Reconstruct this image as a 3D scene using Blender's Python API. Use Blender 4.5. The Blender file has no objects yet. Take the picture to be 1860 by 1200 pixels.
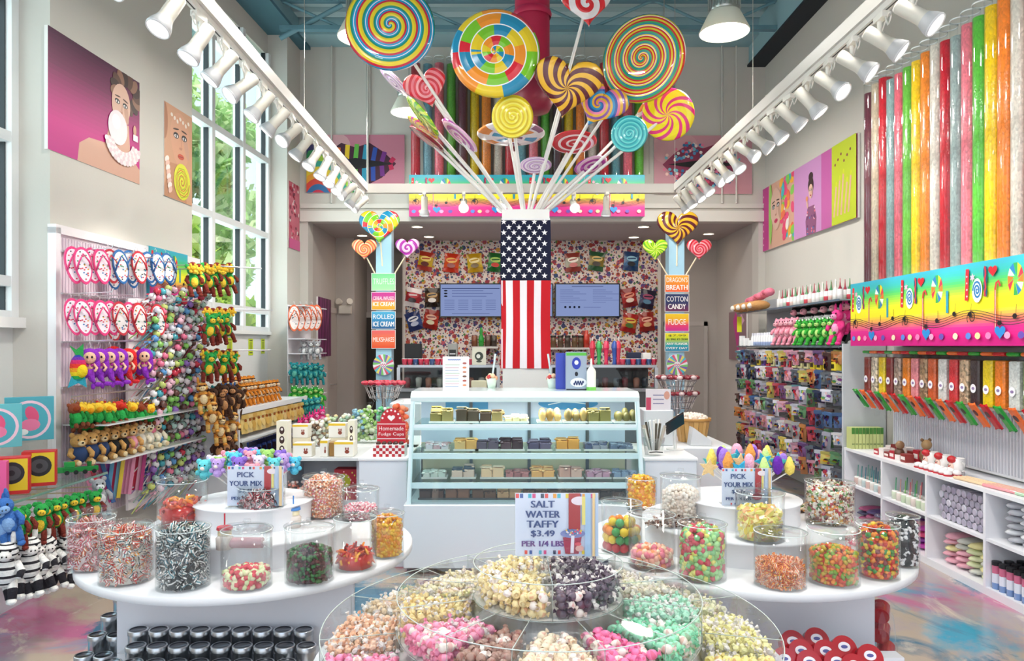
import bpy, math, random
import numpy as np
from mathutils import Matrix, Vector
rnd = random.Random(7)
PI = math.pi
SC = bpy.context.scene
COLL = SC.collection
def sl(c): return c/12.92 if c <= .04045 else ((c+.055)/1.055)**2.4
_hc = {}
def H(h):
    if not isinstance(h, str): return h
    if h not in _hc: _hc[h] = tuple(sl(int(h[i:i+2], 16)/255) for i in (0, 2, 4))
    return _hc[h]
# ------------------------------------------------------------------ camera, sky, lamps, exposure
F = 1343.0; CX = 915.0; CY = 628.0; EYE = 1.6
cam = bpy.data.objects.new('camera', bpy.data.cameras.new('camera')); COLL.objects.link(cam)
cam.location = (0, 0, EYE); cam.rotation_euler = (PI/2, 0, 0)
cam.data.sensor_width = 36; cam.data.lens = F/1860*36
cam.data.shift_x = 15/1860; cam.data.shift_y = 28/1860; cam.data.clip_start = .05
SC.camera = cam
vs_ = SC.view_settings; vs_.view_transform = 'Standard'; vs_.look = 'None'; vs_.gamma = 1; vs_.exposure = 0.0
W = bpy.data.worlds.new('sky'); SC.world = W; W.use_nodes = True
nt = W.node_tree; nt.nodes.clear()
wo = nt.nodes.new('ShaderNodeOutputWorld'); wb = nt.nodes.new('ShaderNodeBackground')
wr = nt.nodes.new('ShaderNodeValToRGB'); wt = nt.nodes.new('ShaderNodeTexCoord'); wsx = nt.nodes.new('ShaderNodeSeparateXYZ')
nt.links.new(wt.outputs['Generated'], wsx.inputs[0]); nt.links.new(wsx.outputs['Z'], wr.inputs[0]); nt.links.new(wr.outputs[0], wb.inputs[0]); nt.links.new(wb.outputs[0], wo.inputs[0])
wr.color_ramp.elements[0].position = 0; wr.color_ramp.elements[0].color = (.86, .93, 1, 1)
wr.color_ramp.elements[1].position = .8; wr.color_ramp.elements[1].color = (.5, .74, 1, 1)
wb.inputs[1].default_value = 1.9
def area(name, loc, rot, sx, sy, power, col=(1, 1, 1), shape='RECTANGLE', spread=180):
    l = bpy.data.lights.new(name, 'AREA'); l.shape = shape; l.size = sx
    if shape == 'RECTANGLE': l.size_y = sy
    l.energy = power; l.color = col; l.spread = math.radians(spread)
    o = bpy.data.objects.new(name, l); COLL.objects.link(o); o.location = loc; o.rotation_euler = rot
    o.visible_camera = False
    return o
# daylight entering by the glazed shop front behind the camera and by the tall windows on the left
area('shopfront_daylight', (0, -1.75, 2.4), (PI/2, 0, PI), 6.2, 4.2, 300, (.96, .98, 1)).visible_glossy = False
area('window_daylight', (-3.9, 3.6, 3.4), (0, -PI/2, 0), 3.2, 3.2, 70, (.93, .97, 1))
area('window_daylight', (-3.2, 8.25, 3.4), (0, -PI/2, 0), 3.2, 2.4, 70, (.93, .97, 1))
sun = bpy.data.objects.new('sun', bpy.data.lights.new('sun', 'SUN')); COLL.objects.link(sun); sun.data.energy = 7; sun.data.angle = .02
sun.rotation_euler = Vector((.12, -.3, .95)).to_track_quat('Z', 'Y').to_euler()
# ------------------------------------------------------------------ mesh collector
_tc = {}
def textgeo(s):
    if s in _tc: return _tc[s]
    cu = bpy.data.curves.new('t', 'FONT'); cu.body = s; cu.resolution_u = 3; cu.size = 1
    ob = bpy.data.objects.new('t', cu); COLL.objects.link(ob)
    dg = bpy.context.evaluated_depsgraph_get(); me = ob.evaluated_get(dg).to_mesh()
    V = np.array([tuple(v.co)[:2] for v in me.vertices]) if len(me.vertices) else np.zeros((1, 2))
    Fc = [tuple(p.vertices) for p in me.polygons]
    ob.evaluated_get(dg).to_mesh_clear(); bpy.data.objects.remove(ob); bpy.data.curves.remove(cu)
    V = V-V.min(0); w, h = V.max(0)
    _tc[s] = (V, Fc, max(w, .01), max(h, .01)); return _tc[s]
def ring(n, ph=0): return [(math.cos(2*PI*i/n+ph), math.sin(2*PI*i/n+ph)) for i in range(n)]
LAY = .00012
class M:
    def __init__(s): s.v = []; s.f = []; s.c = []; s.s = []; s.n = 0; s.T = None; s.lay = 0
    def add(s, vs, fs, col, sm=False):
        if s.T is not None:
            T = s.T; vs = [T@Vector(p) for p in vs]
        n = s.n; s.v.extend(tuple(p) for p in vs); s.n += len(vs)
        s.f.extend(tuple(i+n for i in f) for f in fs)
        if isinstance(col, list): s.c.extend(H(c) for c in col)
        else: s.c.extend([H(col)]*len(fs))
        s.s.extend([sm]*len(fs))
    def box(s, a, b, col):
        (x0, y0, z0), (x1, y1, z1) = a, b
        s.add([(x0, y0, z0), (x1, y0, z0), (x1, y1, z0), (x0, y1, z0), (x0, y0, z1), (x1, y0, z1), (x1, y1, z1), (x0, y1, z1)],
              [(3, 2, 1, 0), (4, 5, 6, 7), (0, 1, 5, 4), (1, 2, 6, 5), (2, 3, 7, 6), (3, 0, 4, 7)], col); return s
    def bx(s, c, d, col): return s.box((c[0]-d[0]/2, c[1]-d[1]/2, c[2]-d[2]/2), (c[0]+d[0]/2, c[1]+d[1]/2, c[2]+d[2]/2), col)
    def rbox(s, a, b, col, r=.01):   # box with chamfered upright edges and top/bottom lips
        (x0, y0, z0), (x1, y1, z1) = a, b
        def lp(i, z): return [(x0+r+i, y0+i, z), (x1-r-i, y0+i, z), (x1-i, y0+r+i, z), (x1-i, y1-r-i, z), (x1-r-i, y1-i, z), (x0+r+i, y1-i, z), (x0+i, y1-r-i, z), (x0+i, y0+r+i, z)]
        k = r*.6; L = lp(k, z0)+lp(0, z0+k)+lp(0, z1-k)+lp(k, z1)
        fs = [tuple(range(7, -1, -1)), tuple(range(24, 32))]
        for j in range(3):
            for i in range(8): fs.append((j*8+i, j*8+(i+1) % 8, j*8+8+(i+1) % 8, j*8+8+i))
        s.add(L, fs, col); return s
    def cyl(s, p0, p1, r0, r1, col, n=12, caps=True, sm=True):
        p0 = Vector(p0); p1 = Vector(p1); d = (p1-p0); q = d.to_track_quat('Z', 'Y').to_matrix() if d.length > 1e-6 else Matrix.Identity(3)
        R = ring(n); vs = [p0+q@Vector((c*r0, t*r0, 0)) for c, t in R]+[p1+q@Vector((c*r1, t*r1, 0)) for c, t in R]
        s.add(vs, [(i, (i+1) % n, n+(i+1) % n, n+i) for i in range(n)], col, sm)
        if caps: s.add(vs, [tuple(range(n-1, -1, -1)), tuple(range(n, 2*n))], col)
        return s
    def tube(s, pts, r, col, n=8, closed=False):
        pts = [Vector(p) for p in pts]; vs = []; k = len(pts); R = ring(n); up = Vector((0, 0, 1))
        for i, p in enumerate(pts):
            a = pts[(i-1) % k] if (i or closed) else p; b = pts[(i+1) % k] if (i < k-1 or closed) else p
            d = (b-a).normalized(); u = d.cross(up)
            if u.length < .05: u = d.cross(Vector((0, 1, 0)))
            u.normalize(); w = u.cross(d); rr = r[i] if isinstance(r, (list, tuple)) else r
            vs += [p+u*(c*rr)+w*(t*rr) for c, t in R]
        fs = []
        for j in range(k if closed else k-1):
            a = j*n; b = ((j+1) % k)*n
            for i in range(n): fs.append((a+i, a+(i+1) % n, b+(i+1) % n, b+i))
        if not closed: fs += [tuple(range(n-1, -1, -1)), tuple(range((k-1)*n, k*n))]
        s.add(vs, fs, col, True); return s
    def lathe(s, c, prof, col, n=24, sm=True, axis='z'):
        vs = []; fs = []; R = ring(n); cl = []
        for r, z in prof:
            for a, b in R:
                vs.append((c[0]+a*r, c[1]+b*r, c[2]+z) if axis == 'z' else (c[0]+a*r, c[1]-z, c[2]+b*r))
        for j in range(len(prof)-1):
            for i in range(n):
                fs.append((j*n+i, j*n+(i+1) % n, (j+1)*n+(i+1) % n, (j+1)*n+i)); cl.append(col[j] if isinstance(col, list) else col)
        s.add(vs, fs, cl, sm); return s
    def ell(s, c, r, col, n=10, m=6):
        if not isinstance(r, (tuple, list)): r = (r, r, r)
        vs = [(c[0], c[1], c[2]-r[2])]; R = ring(n)
        for j in range(1, m):
            t = PI*j/m; q = math.sin(t); z = -math.cos(t)
            vs += [(c[0]+a*q*r[0], c[1]+b*q*r[1], c[2]+z*r[2]) for a, b in R]
        vs.append((c[0], c[1], c[2]+r[2])); fs = []; L = len(vs)-1
        for i in range(n): fs.append((0, 1+(i+1) % n, 1+i))
        for j in range(m-2):
            a = 1+j*n
            for i in range(n): fs.append((a+i, a+(i+1) % n, a+n+(i+1) % n, a+n+i))
        a = 1+(m-2)*n
        for i in range(n): fs.append((a+i, a+(i+1) % n, L))
        s.add(vs, fs, col, True); return s
    def prism(s, pts, y0, y1, col):        # outline in x,z extruded along y
        n = len(pts); vs = [(x, y0, z) for x, z in pts]+[(x, y1, z) for x, z in pts]
        s.add(vs, [tuple(range(n)), tuple(range(2*n-1, n-1, -1))]+[(i, n+i, n+(i+1) % n, (i+1) % n) for i in range(n)], col); return s
    def flat(s, pts, col, y=None):         # printed shape in the x,z plane facing -y, each a hair in front of the last
        if y is None: s.lay += 1; y = -LAY*s.lay
        s.add([(x, y, z) for x, z in pts], [tuple(range(len(pts)))], col); return s
    def rect(s, x0, z0, x1, z1, col): return s.flat([(x0, z0), (x1, z0), (x1, z1), (x0, z1)], col)
    def disc(s, x, z, rx, rz, col, n=20, a=0):
        ca, sa = math.cos(a), math.sin(a)
        return s.flat([(x+c*rx*ca-t*rz*sa, z+c*rx*sa+t*rz*ca) for c, t in ring(n)], col)
    def star(s, x, z, r, col, k=5, q=.4, a=PI/2):
        return s.flat([(x+math.cos(a+i*PI/k)*(r if i % 2 == 0 else r*q), z+math.sin(a+i*PI/k)*(r if i % 2 == 0 else r*q)) for i in range(2*k)], col)
    def strip(s, pts, w, col):
        L = []; Rr = []; s.lay += 1; y = -LAY*s.lay
        for i, (x, z) in enumerate(pts):
            a = pts[max(i-1, 0)]; b = pts[min(i+1, len(pts)-1)]; dx, dz = b[0]-a[0], b[1]-a[1]; q = math.hypot(dx, dz) or 1
            ww = (w[i] if isinstance(w, list) else w)/2; L.append((x-dz/q*ww, y, z+dx/q*ww)); Rr.append((x+dz/q*ww, y, z-dx/q*ww))
        n = len(pts); s.add(L+Rr, [(n+i, n+i+1, i+1, i) for i in range(n-1)], col); return s
    def spiral(s, x, z, r, turns, w, col, sq=1):
        return s.strip([(x+r*t/30*math.cos(t/30*turns*2*PI)*sq, z+r*t/30*math.sin(t/30*turns*2*PI)) for t in range(1, 31)], w, col)
    def text(s, t, x, z, h, col, w=None, al='c', bold=0):   # centred on x, baseline z
        V, Fc, tw, th = textgeo(t); k = h/th; kx = k if w is None else w/tw
        ox = x-(tw*kx/2 if al == 'c' else 0)
        for dx in ([0] if not bold else [-bold, 0, bold]):
            s.lay += 1; y = -LAY*s.lay
            s.add([(ox+dx+a*kx, y, z+b*k) for a, b in V], Fc, col)
        return s
    def np_add(s, V, Fc, cols, sm=False):
        n = s.n; s.v.extend(map(tuple, V.tolist())); s.n += len(V)
        s.f.extend([tuple(i+n for i in f) for f in Fc]); s.c.extend(cols); s.s.extend([sm]*len(Fc))
def heart(r, n=28, sq=.92):
    o = []
    for i in range(n):
        t = 2*PI*i/n; x = 16*math.sin(t)**3; z = 13*math.cos(t)-5*math.cos(2*t)-2*math.cos(3*t)-math.cos(4*t)
        o.append((x/16*r, (z+2)/16*r*sq))
    return o[::-1]
def mesh(m, name):
    me = bpy.data.meshes.new(name); me.from_pydata(m.v, [], m.f)
    me.polygons.foreach_set('use_smooth', m.s)
    lt = np.zeros(len(m.f), dtype=np.int32); me.polygons.foreach_get('loop_total', lt)
    if len(m.f):
        C4 = np.ones((len(m.f), 4), dtype=np.float32); C4[:, :3] = np.array(m.c, dtype=np.float32)
        at = me.color_attributes.new('Col', 'FLOAT_COLOR', 'CORNER'); at.data.foreach_set('color', np.repeat(C4, lt, axis=0).ravel())
    me.update(); return me
# ------------------------------------------------------------------ materials
def mat(name):
    m = bpy.data.materials.new(name); m.use_nodes = True; t = m.node_tree; t.nodes.clear()
    return m, t, (lambda k, **a: _nd(t, k, a)), t.links.new
def _nd(t, k, a):
    n = t.nodes.new('ShaderNode'+k)
    for q, v in a.items(): setattr(n, q, v)
    return n
def colin(N, L):       # the thing's own colour: its colour attribute times its object tint
    a = N('Attribute', attribute_name='Col'); o = N('ObjectInfo'); x = N('MixRGB', blend_type='MULTIPLY'); x.inputs[0].default_value = 1
    L(a.outputs['Color'], x.inputs[1]); L(o.outputs['Color'], x.inputs[2]); return x.outputs[0]
def paint(name, rough=.6, metal=0, coat=0, bump=0, bs=40, sub=0):
    m, t, N, L = mat(name); b = N('BsdfPrincipled'); o = N('OutputMaterial'); L(b.outputs[0], o.inputs[0])
    c = colin(N, L); L(c, b.inputs['Base Color'])
    b.inputs['Roughness'].default_value = rough; b.inputs['Metallic'].default_value = metal; b.inputs['Coat Weight'].default_value = coat
    if bump:
        x = N('TexNoise'); x.inputs['Scale'].default_value = bs; tc = N('TexCoord'); L(tc.outputs['Object'], x.inputs['Vector'])
        q = N('Bump'); q.inputs['Strength'].default_value = bump; q.inputs['Distance'].default_value = .01; L(x.outputs['Fac'], q.inputs['Height']); L(q.outputs[0], b.inputs['Normal'])
    return m
MT = {}
MT['matte'] = paint('matte_paint', .85); MT['satin'] = paint('satin_finish', .45); MT['gloss'] = paint('glossy_plastic', .16, coat=.3)
MT['wall'] = paint('wall_paint', .9, bump=.05, bs=60); MT['metal'] = paint('brushed_metal', .28, metal=1); MT['plush'] = paint('plush_fabric', .95, bump=.8, bs=90)
MT['cloth'] = paint('cloth', .9, bump=.15, bs=25)
def emis(name, st):
    m, t, N, L = mat(name); e = N('Emission'); o = N('OutputMaterial'); L(colin(N, L), e.inputs[0]); e.inputs[1].default_value = st; L(e.outputs[0], o.inputs[0]); return m
MT['screen'] = emis('lit_screen', .9); MT['lamp'] = emis('lamp_face', 9); MT['bulb'] = emis('spot_bulb_face', 2.5); MT['bulbhot'] = emis('bright_bulb_face', 20)
def clear(name, tint, refl=.06, mx=.85, rough=.02):
    m, t, N, L = mat(name); tr = N('BsdfTransparent'); gl = N('BsdfGlossy'); mx_ = N('MixShader'); o = N('OutputMaterial'); lw = N('LayerWeight'); mr = N('MapRange')
    tr.inputs[0].default_value = (*H(tint), 1); gl.inputs['Roughness'].default_value = rough; lw.inputs[0].default_value = .35
    mr.inputs['From Min'].default_value = .3; mr.inputs['To Min'].default_value = refl; mr.inputs['To Max'].default_value = mx
    L(lw.outputs['Facing'], mr.inputs[0]); L(mr.outputs[0], mx_.inputs[0]); L(tr.outputs[0], mx_.inputs[1]); L(gl.outputs[0], mx_.inputs[2]); L(mx_.outputs[0], o.inputs[0]); return m
MT['acrylic'] = clear('clear_acrylic', 'fdfefe', .035, .32); MT['glass'] = clear('window_glass', 'eef8f6', .04, .35); MT['cglass'] = clear('case_glass', 'f0faf9', .04, .25)
MT['edge'] = paint('acrylic_edge', .2)
def floor_mat():
    m, t, N, L = mat('swirled_epoxy_floor'); b = N('BsdfPrincipled'); o = N('OutputMaterial'); L(b.outputs[0], o.inputs[0]); tc = N('TexCoord')
    mp = N('Mapping'); mp.inputs['Scale'].default_value = (.62, .4, 1); mp.inputs['Rotation'].default_value = (0, 0, -.6); L(tc.outputs['Object'], mp.inputs[0])
    prev = None
    def layer(sc, off, lo, hi, c, prev, dist=1.2):
        q = N('Mapping'); q.inputs['Location'].default_value = (off, off*.7, off); L(mp.outputs[0], q.inputs[0])
        n = N('TexNoise'); n.inputs['Scale'].default_value = sc; n.inputs['Detail'].default_value = 7; n.inputs['Distortion'].default_value = dist; n.inputs['Roughness'].default_value = .62; L(q.outputs[0], n.inputs['Vector'])
        r = N('MapRange'); r.inputs['From Min'].default_value = lo; r.inputs['From Max'].default_value = hi; L(n.outputs['Fac'], r.inputs[0])
        x = N('MixRGB'); L(r.outputs[0], x.inputs[0]); x.inputs[2].default_value = (*H(c), 1)
        if prev is None: x.inputs[1].default_value = (*H('bba998'), 1)
        else: L(prev, x.inputs[1])
        return x.outputs[0]
    c = layer(1.3, 0, .45, .62, 'a89aa8', None); c = layer(1.0, 4.1, .52, .62, 'c06a92', c); c = layer(.9, 9.3, .54, .62, '2fa3c4', c)
    c = layer(1.3, 17, .58, .66, 'b81e50', c); c = layer(2.2, 23, .58, .66, '3a6f8c', c); c = layer(3.5, 31, .6, .7, 'e0d2c2', c)
    L(c, b.inputs['Base Color']); b.inputs['Roughness'].default_value = .16; return m
MT['floor'] = floor_mat()
def grains(name, sc=90, lo=.8, hi=1.15, rough=.3):   # small candies seen through a clear wall
    m, t, N, L = mat(name); b = N('BsdfPrincipled'); o = N('OutputMaterial'); L(b.outputs[0], o.inputs[0]); tc = N('TexCoord'); v = N('TexVoronoi'); v.inputs['Scale'].default_value = sc
    L(tc.outputs['Object'], v.inputs['Vector']); sp = N('SeparateXYZ'); L(v.outputs['Color'], sp.inputs[0]); mr = N('MapRange'); mr.inputs['To Min'].default_value = lo; mr.inputs['To Max'].default_value = hi; L(sp.outputs[0], mr.inputs[0])
    x = N('VectorMath', operation='SCALE'); L(colin(N, L), x.inputs[0]); L(mr.outputs[0], x.inputs['Scale']); L(x.outputs[0], b.inputs['Base Color']); b.inputs['Roughness'].default_value = rough; b.inputs['Coat Weight'].default_value = .6; b.inputs['Coat Roughness'].default_value = .08
    q = N('Bump'); q.inputs['Strength'].default_value = .5; q.inputs['Distance'].default_value = .004; q.invert = True; L(v.outputs['Distance'], q.inputs['Height']); L(q.outputs[0], b.inputs['Normal']); return m
MT['grains'] = grains('small_candy_fill'); MT['mixgrains'] = grains('mixed_candy_fill', 60, .35, 1.5)
def wallpaper():
    m, t, N, L = mat('candy_print_wallpaper'); b = N('BsdfPrincipled'); o = N('OutputMaterial'); L(b.outputs[0], o.inputs[0]); tc = N('TexCoord'); prev = None
    for sc, th, off, stops in ((7.5, .27, 0, ('8e2438', '2c3a66', 'c08a2c', 'a03a2c', '5a3a7a', 'b04a5a')), (12, .24, 5.3, ('a02a30', '33406e', '7a3026', 'c0982e', '4c7a3a', '662a5a')), (20, .22, 9.1, ('4a3b66', '9a2c3a', '2a2a40', 'b8682c', '7a4060', '2f5a6a'))):
        mp = N('Mapping'); mp.inputs['Location'].default_value = (off, 0, off); mp.inputs['Rotation'].default_value = (0, off, 0); L(tc.outputs['Object'], mp.inputs[0])
        sx = N('SeparateXYZ'); L(mp.outputs[0], sx.inputs[0]); cb = N('CombineXYZ'); L(sx.outputs[0], cb.inputs[0]); L(sx.outputs[2], cb.inputs[1])
        v = N('TexVoronoi', voronoi_dimensions='2D'); v.inputs['Scale'].default_value = sc; v.inputs['Randomness'].default_value = .8; L(cb.outputs[0], v.inputs['Vector'])
        lt = N('Math', operation='LESS_THAN'); lt.inputs[1].default_value = th; L(v.outputs['Distance'], lt.inputs[0])
        sp = N('SeparateXYZ'); L(v.outputs['Color'], sp.inputs[0]); rp = N('ValToRGB'); rp.color_ramp.interpolation = 'CONSTANT'; L(sp.outputs[0], rp.inputs[0])
        e = rp.color_ramp.elements
        while len(e) < len(stops): e.new(.5)
        for i, c in enumerate(stops): e[i].position = i/len(stops); e[i].color = (*H(c), 1)
        x = N('MixRGB'); L(lt.outputs[0], x.inputs[0]); L(rp.outputs[0], x.inputs[2])
        if prev is None: x.inputs[1].default_value = (*H('d6c8c0'), 1)
        else: L(prev, x.inputs[1])
        prev = x.outputs[0]
    L(prev, b.inputs['Base Color']); b.inputs['Roughness'].default_value = .6; return m
MT['wallpaper'] = wallpaper()
def lolly(name, cols, turns=5, arms=1, seg=0, white=.1, twist=0, petals=0, wc='f4eef0'):
    """hard-candy swirl worked out from the object's own x,z position (radius 1)"""
    m, t, N, L = mat(name); b = N('BsdfPrincipled'); o = N('OutputMaterial'); L(b.outputs[0], o.inputs[0]); tc = N('TexCoord'); sx = N('SeparateXYZ'); L(tc.outputs['Object'], sx.inputs[0])
    def mt(op, a, c=None, d=None):
        n = N('Math', operation=op)
        for i, q in enumerate((a, c, d)):
            if q is None: continue
            if isinstance(q, (int, float)): n.inputs[i].default_value = q
            else: L(q, n.inputs[i])
        return n.outputs[0]
    X, Z = sx.outputs[0], sx.outputs[2]; r = mt('SQRT', mt('ADD', mt('MULTIPLY', X, X), mt('MULTIPLY', Z, Z))); th = mt('DIVIDE', mt('ARCTAN2', Z, X), 2*PI)
    rr = mt('POWER', r, .85) if not petals else r
    s = mt('ADD', mt('MULTIPLY', rr, turns), mt('MULTIPLY', th, arms)); fr = mt('FRACT', s)
    if petals: key = mt('FRACT', mt('ADD', mt('MULTIPLY', th, petals), mt('MULTIPLY', r, twist)))
    elif seg: key = mt('FRACT', mt('ADD', mt('MULTIPLY', th, seg), mt('MULTIPLY', mt('FLOOR', s), .37)))
    else: key = fr
    rp = N('ValToRGB'); rp.color_ramp.interpolation = 'CONSTANT'; L(key, rp.inputs[0]); e = rp.color_ramp.elements
    while len(e) < len(cols): e.new(.5)
    for i, c in enumerate(cols): e[i].position = i/len(cols); e[i].color = (*H(c), 1)
    out = rp.outputs[0]
    if white:
        lt = mt('LESS_THAN', fr, white); x = N('MixRGB'); L(lt, x.inputs[0]); L(out, x.inputs[1]); x.inputs[2].default_value = (*H(wc), 1); out = x.outputs[0]
    L(out, b.inputs['Base Color']); b.inputs['Roughness'].default_value = .22; b.inputs['Coat Weight'].default_value = .4
    q = N('Bump'); q.inputs['Strength'].default_value = .35; q.inputs['Distance'].default_value = .05; L(mt('PINGPONG', fr, .5), q.inputs['Height']); L(q.outputs[0], b.inputs['Normal'])
    return m
# ------------------------------------------------------------------ objects
def O(name, m, mt_='satin', parent=None, loc=(0, 0, 0), rot=(0, 0, 0), scale=1, tint=None):
    me = m if isinstance(m, bpy.types.Mesh) else mesh(m, name)
    if not me.materials: me.materials.append(MT[mt_] if isinstance(mt_, str) else mt_)
    o = bpy.data.objects.new(name, me); COLL.objects.link(o); o.location = loc; o.rotation_euler = rot
    o.scale = (scale,)*3 if isinstance(scale, (int, float)) else scale
    if parent is not None: o.parent = parent
    if tint: o.color = (*H(tint), 1)
    return o
def tag(o, label=None, cat=None, group=None, kind=None):
    for k, v in (('label', label), ('category', cat), ('group', group), ('kind', kind)):
        if v: o[k] = v
    return o
def T(name, label, cat, loc=(0, 0, 0), rz=0, group=None):
    o = bpy.data.objects.new(name, None); COLL.objects.link(o); o.location = loc; o.rotation_euler = (0, 0, rz); o.empty_display_size = .05
    return tag(o, label, cat, group)
def S(name, m, mt_='wall', parent=None): 
    o = O(name, m, mt_, parent)
    if parent is None: o['kind'] = 'structure'
    return o
def dup(root, loc=None, rz=None, label=None, tint=None, rot=None, scale=None):
    def cp(o, p):
        c = o.copy(); COLL.objects.link(c); c.parent = p
        for ch in kids.get(o.name, ()): cp(ch, c)
        return c
    kids = {}
    st = [root]
    while st:
        q = st.pop(); ch = list(q.children) if q.type == 'EMPTY' or len(q.children) else []
        kids[q.name] = ch; st += ch
    r = cp(root, None)
    if loc is not None: r.location = loc
    if rz is not None: r.rotation_euler = (0, 0, rz)
    if rot is not None: r.rotation_euler = rot
    if scale is not None: r.scale = (scale,)*3 if isinstance(scale, (int, float)) else scale
    if label: r['label'] = label
    if tint: r.color = (*H(tint), 1)
    return r
ORD = 'first second third fourth fifth sixth seventh eighth ninth tenth eleventh twelfth thirteenth fourteenth fifteenth sixteenth seventeenth eighteenth nineteenth twentieth'.split()
def nth(i): return ORD[i] if i < 20 else ('twenty-'+ORD[i-20] if i < 29 else ('thirtieth' if i == 29 else str(i+1)+'th'))
def P(px, py, Y): return ((px-CX)*Y/F, Y, EYE-(py-CY)*Y/F)      # reading a measured pixel at a known depth
LS = .067; LX = -3.39; LR = PI/2-math.atan(LS)
def LW(Y, d=0, z=0): return (LX+LS*Y+d, Y, z)
RX = 3.5; RR = -PI/2
# ================================================================== the room
WC = 'cbc7bf'
m = M(); m.box((-4.6, -2, -.1), (3.8, 13.3, 0), 'ffffff'); S('floor', m, 'floor')
# right wall
m = M(); m.box((RX, -2, 0), (RX+.2, 10, 5.34), WC); S('wall_right', m)
# left wall: frame of the tall windows, piers standing 0.25 in front of the glass
def lbox(m, Y0, Y1, d0, d1, z0, z1, c):
    a = LW(Y0)[0]; b = LW(Y1)[0]
    m.add([(a+d0, Y0, z0), (a+d1, Y0, z0), (b+d1, Y1, z0), (b+d0, Y1, z0), (a+d0, Y0, z1), (a+d1, Y0, z1), (b+d1, Y1, z1), (b+d0, Y1, z1)],
          [(3, 2, 1, 0), (4, 5, 6, 7), (0, 1, 5, 4), (1, 2, 6, 5), (2, 3, 7, 6), (3, 0, 4, 7)], c)
m = M()
lbox(m, 4.98, 6.18, -.4, 0, 0, 5.6, WC); lbox(m, 6.18, 7.0, -.4, -.03, 0, 5.6, WC); lbox(m, 9.42, 9.92, -.4, 0, 0, 5.6, WC)
lbox(m, -2, 2.0, -.4, 0, 0, 5.6, WC)
lbox(m, 2.0, 4.98, -.4, -.25, 0, 1.78, 'd6d8d6'); lbox(m, 7.0, 9.42, -.4, -.25, 0, 1.78, 'dcdcda'); lbox(m, 2.0, 9.42, -.4, -.25, 5.3, 5.6, WC)
S('wall_left', m)
def window(name, Y0, Y1, mulls):
    m = M(); g = M()
    for Y in mulls: lbox(m, Y-.035, Y+.035, -.33, -.21, 1.78, 5.3, 'e6e8e8')
    for Y in mulls: lbox(m, Y-.045, Y-.037, -.30, -.25, 1.78, 5.3, '1c2228')
    for z in (1.80, 2.03, 2.99, 3.94, 4.9): lbox(m, Y0, Y1, -.33, -.215, z-.035, z+.035, 'e2e5e6')
    lbox(g, Y0, Y1, -.285, -.28, 1.78, 5.3, 'ffffff')
    w = S(name, m, 'satin'); O('pane', g, 'glass', w); return w
window('window_1', 2.0, 4.98, (2.1, 2.9, 3.7, 4.5, 4.95)); window('window_2', 7.0, 9.42, (7.04, 7.84, 8.62, 9.38))
m = M(); lbox(m, 7.0, 9.42, -.25, -.2, 1.74, 1.78, 'e8e8e6'); lbox(m, 2.0, 4.98, -.25, -.16, 1.72, 1.79, 'e8e8e6'); S('trim_1', m, 'satin')
# back wall above the opening, with the trim line
m = M(); m.box((-2.9, 9.9, 3.28), (3.7, 10.15, 5.9), WC); m.box((-2.95, 9.9, 0), (-2.62, 10.15, 3.28), WC); m.box((3.41, 9.9, 0), (3.7, 10.15, 3.28), WC)
for x in (-1.78, 1.95): m.box((x-.008, 9.893, 3.9), (x+.008, 9.9, 5.8), 'b9b5ad')
S('wall_back', m)
m = M(); m.box((-2.72, 9.86, 3.26), (3.48, 9.9, 3.40), 'dad6ce'); m.box((-2.72, 9.87, 3.44), (3.48, 9.9, 3.50), 'd4d0c8'); S('trim_2', m, 'satin')
# alcove: side walls, ceiling, back
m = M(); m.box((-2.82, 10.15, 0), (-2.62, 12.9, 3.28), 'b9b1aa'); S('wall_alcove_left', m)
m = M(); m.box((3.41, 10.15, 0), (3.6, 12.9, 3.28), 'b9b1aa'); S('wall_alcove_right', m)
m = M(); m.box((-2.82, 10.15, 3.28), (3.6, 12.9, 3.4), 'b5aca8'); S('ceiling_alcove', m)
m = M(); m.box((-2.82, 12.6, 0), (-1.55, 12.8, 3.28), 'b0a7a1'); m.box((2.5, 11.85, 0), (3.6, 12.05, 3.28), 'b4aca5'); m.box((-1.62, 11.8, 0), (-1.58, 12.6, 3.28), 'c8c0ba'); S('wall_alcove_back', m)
m = M(); m.box((-1.58, 11.8, 0), (2.46, 11.95, 3.28), 'ffffff'); S('wall_wallpaper', m, 'wallpaper')
m = M(); m.box((-1.6, 11.77, .9), (-1.565, 11.8, 3.28), 'c9c2bd'); m.box((2.455, 11.76, .9), (2.5, 11.85, 3.28), 'd2ccc6'); S('trim_3', m, 'satin')
# doors
m = M(); m.box((-2.33, 12.56, 0), (-1.6, 12.6, 2.08), '2c2118'); d = S('door_1', m, 'satin')
h = M(); h.box((-2.42, 12.54, 0), (-2.33, 12.6, 2.17), 'b8b0aa'); h.box((-2.42, 12.54, 2.08), (-1.6, 12.6, 2.17), 'b8b0aa'); O('frame', h, 'satin', d)
m = M(); m.box((-2.615, 10.9, 0), (-2.6, 12.0, 2.1), 'aaa29c'); d = S('door_2', m, 'satin')
h = M(); h.cyl((-2.6, 11.1, 1.02), (-2.54, 11.1, 1.02), .012, .012, 'd8d8d8', 8); h.cyl((-2.55, 11.1, 1.02), (-2.55, 11.22, 1.02), .012, .012, 'd8d8d8', 8); O('door_handle', h, 'metal', d)
h = M(); h.box((-2.62, 10.82, 0), (-2.59, 10.9, 2.18), 'bcb4ae'); h.box((-2.62, 12.0, 0), (-2.59, 12.08, 2.18), 'bcb4ae'); h.box((-2.62, 10.9, 2.1), (-2.59, 12.0, 2.18), 'bcb4ae'); O('frame', h, 'satin', d)
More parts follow.
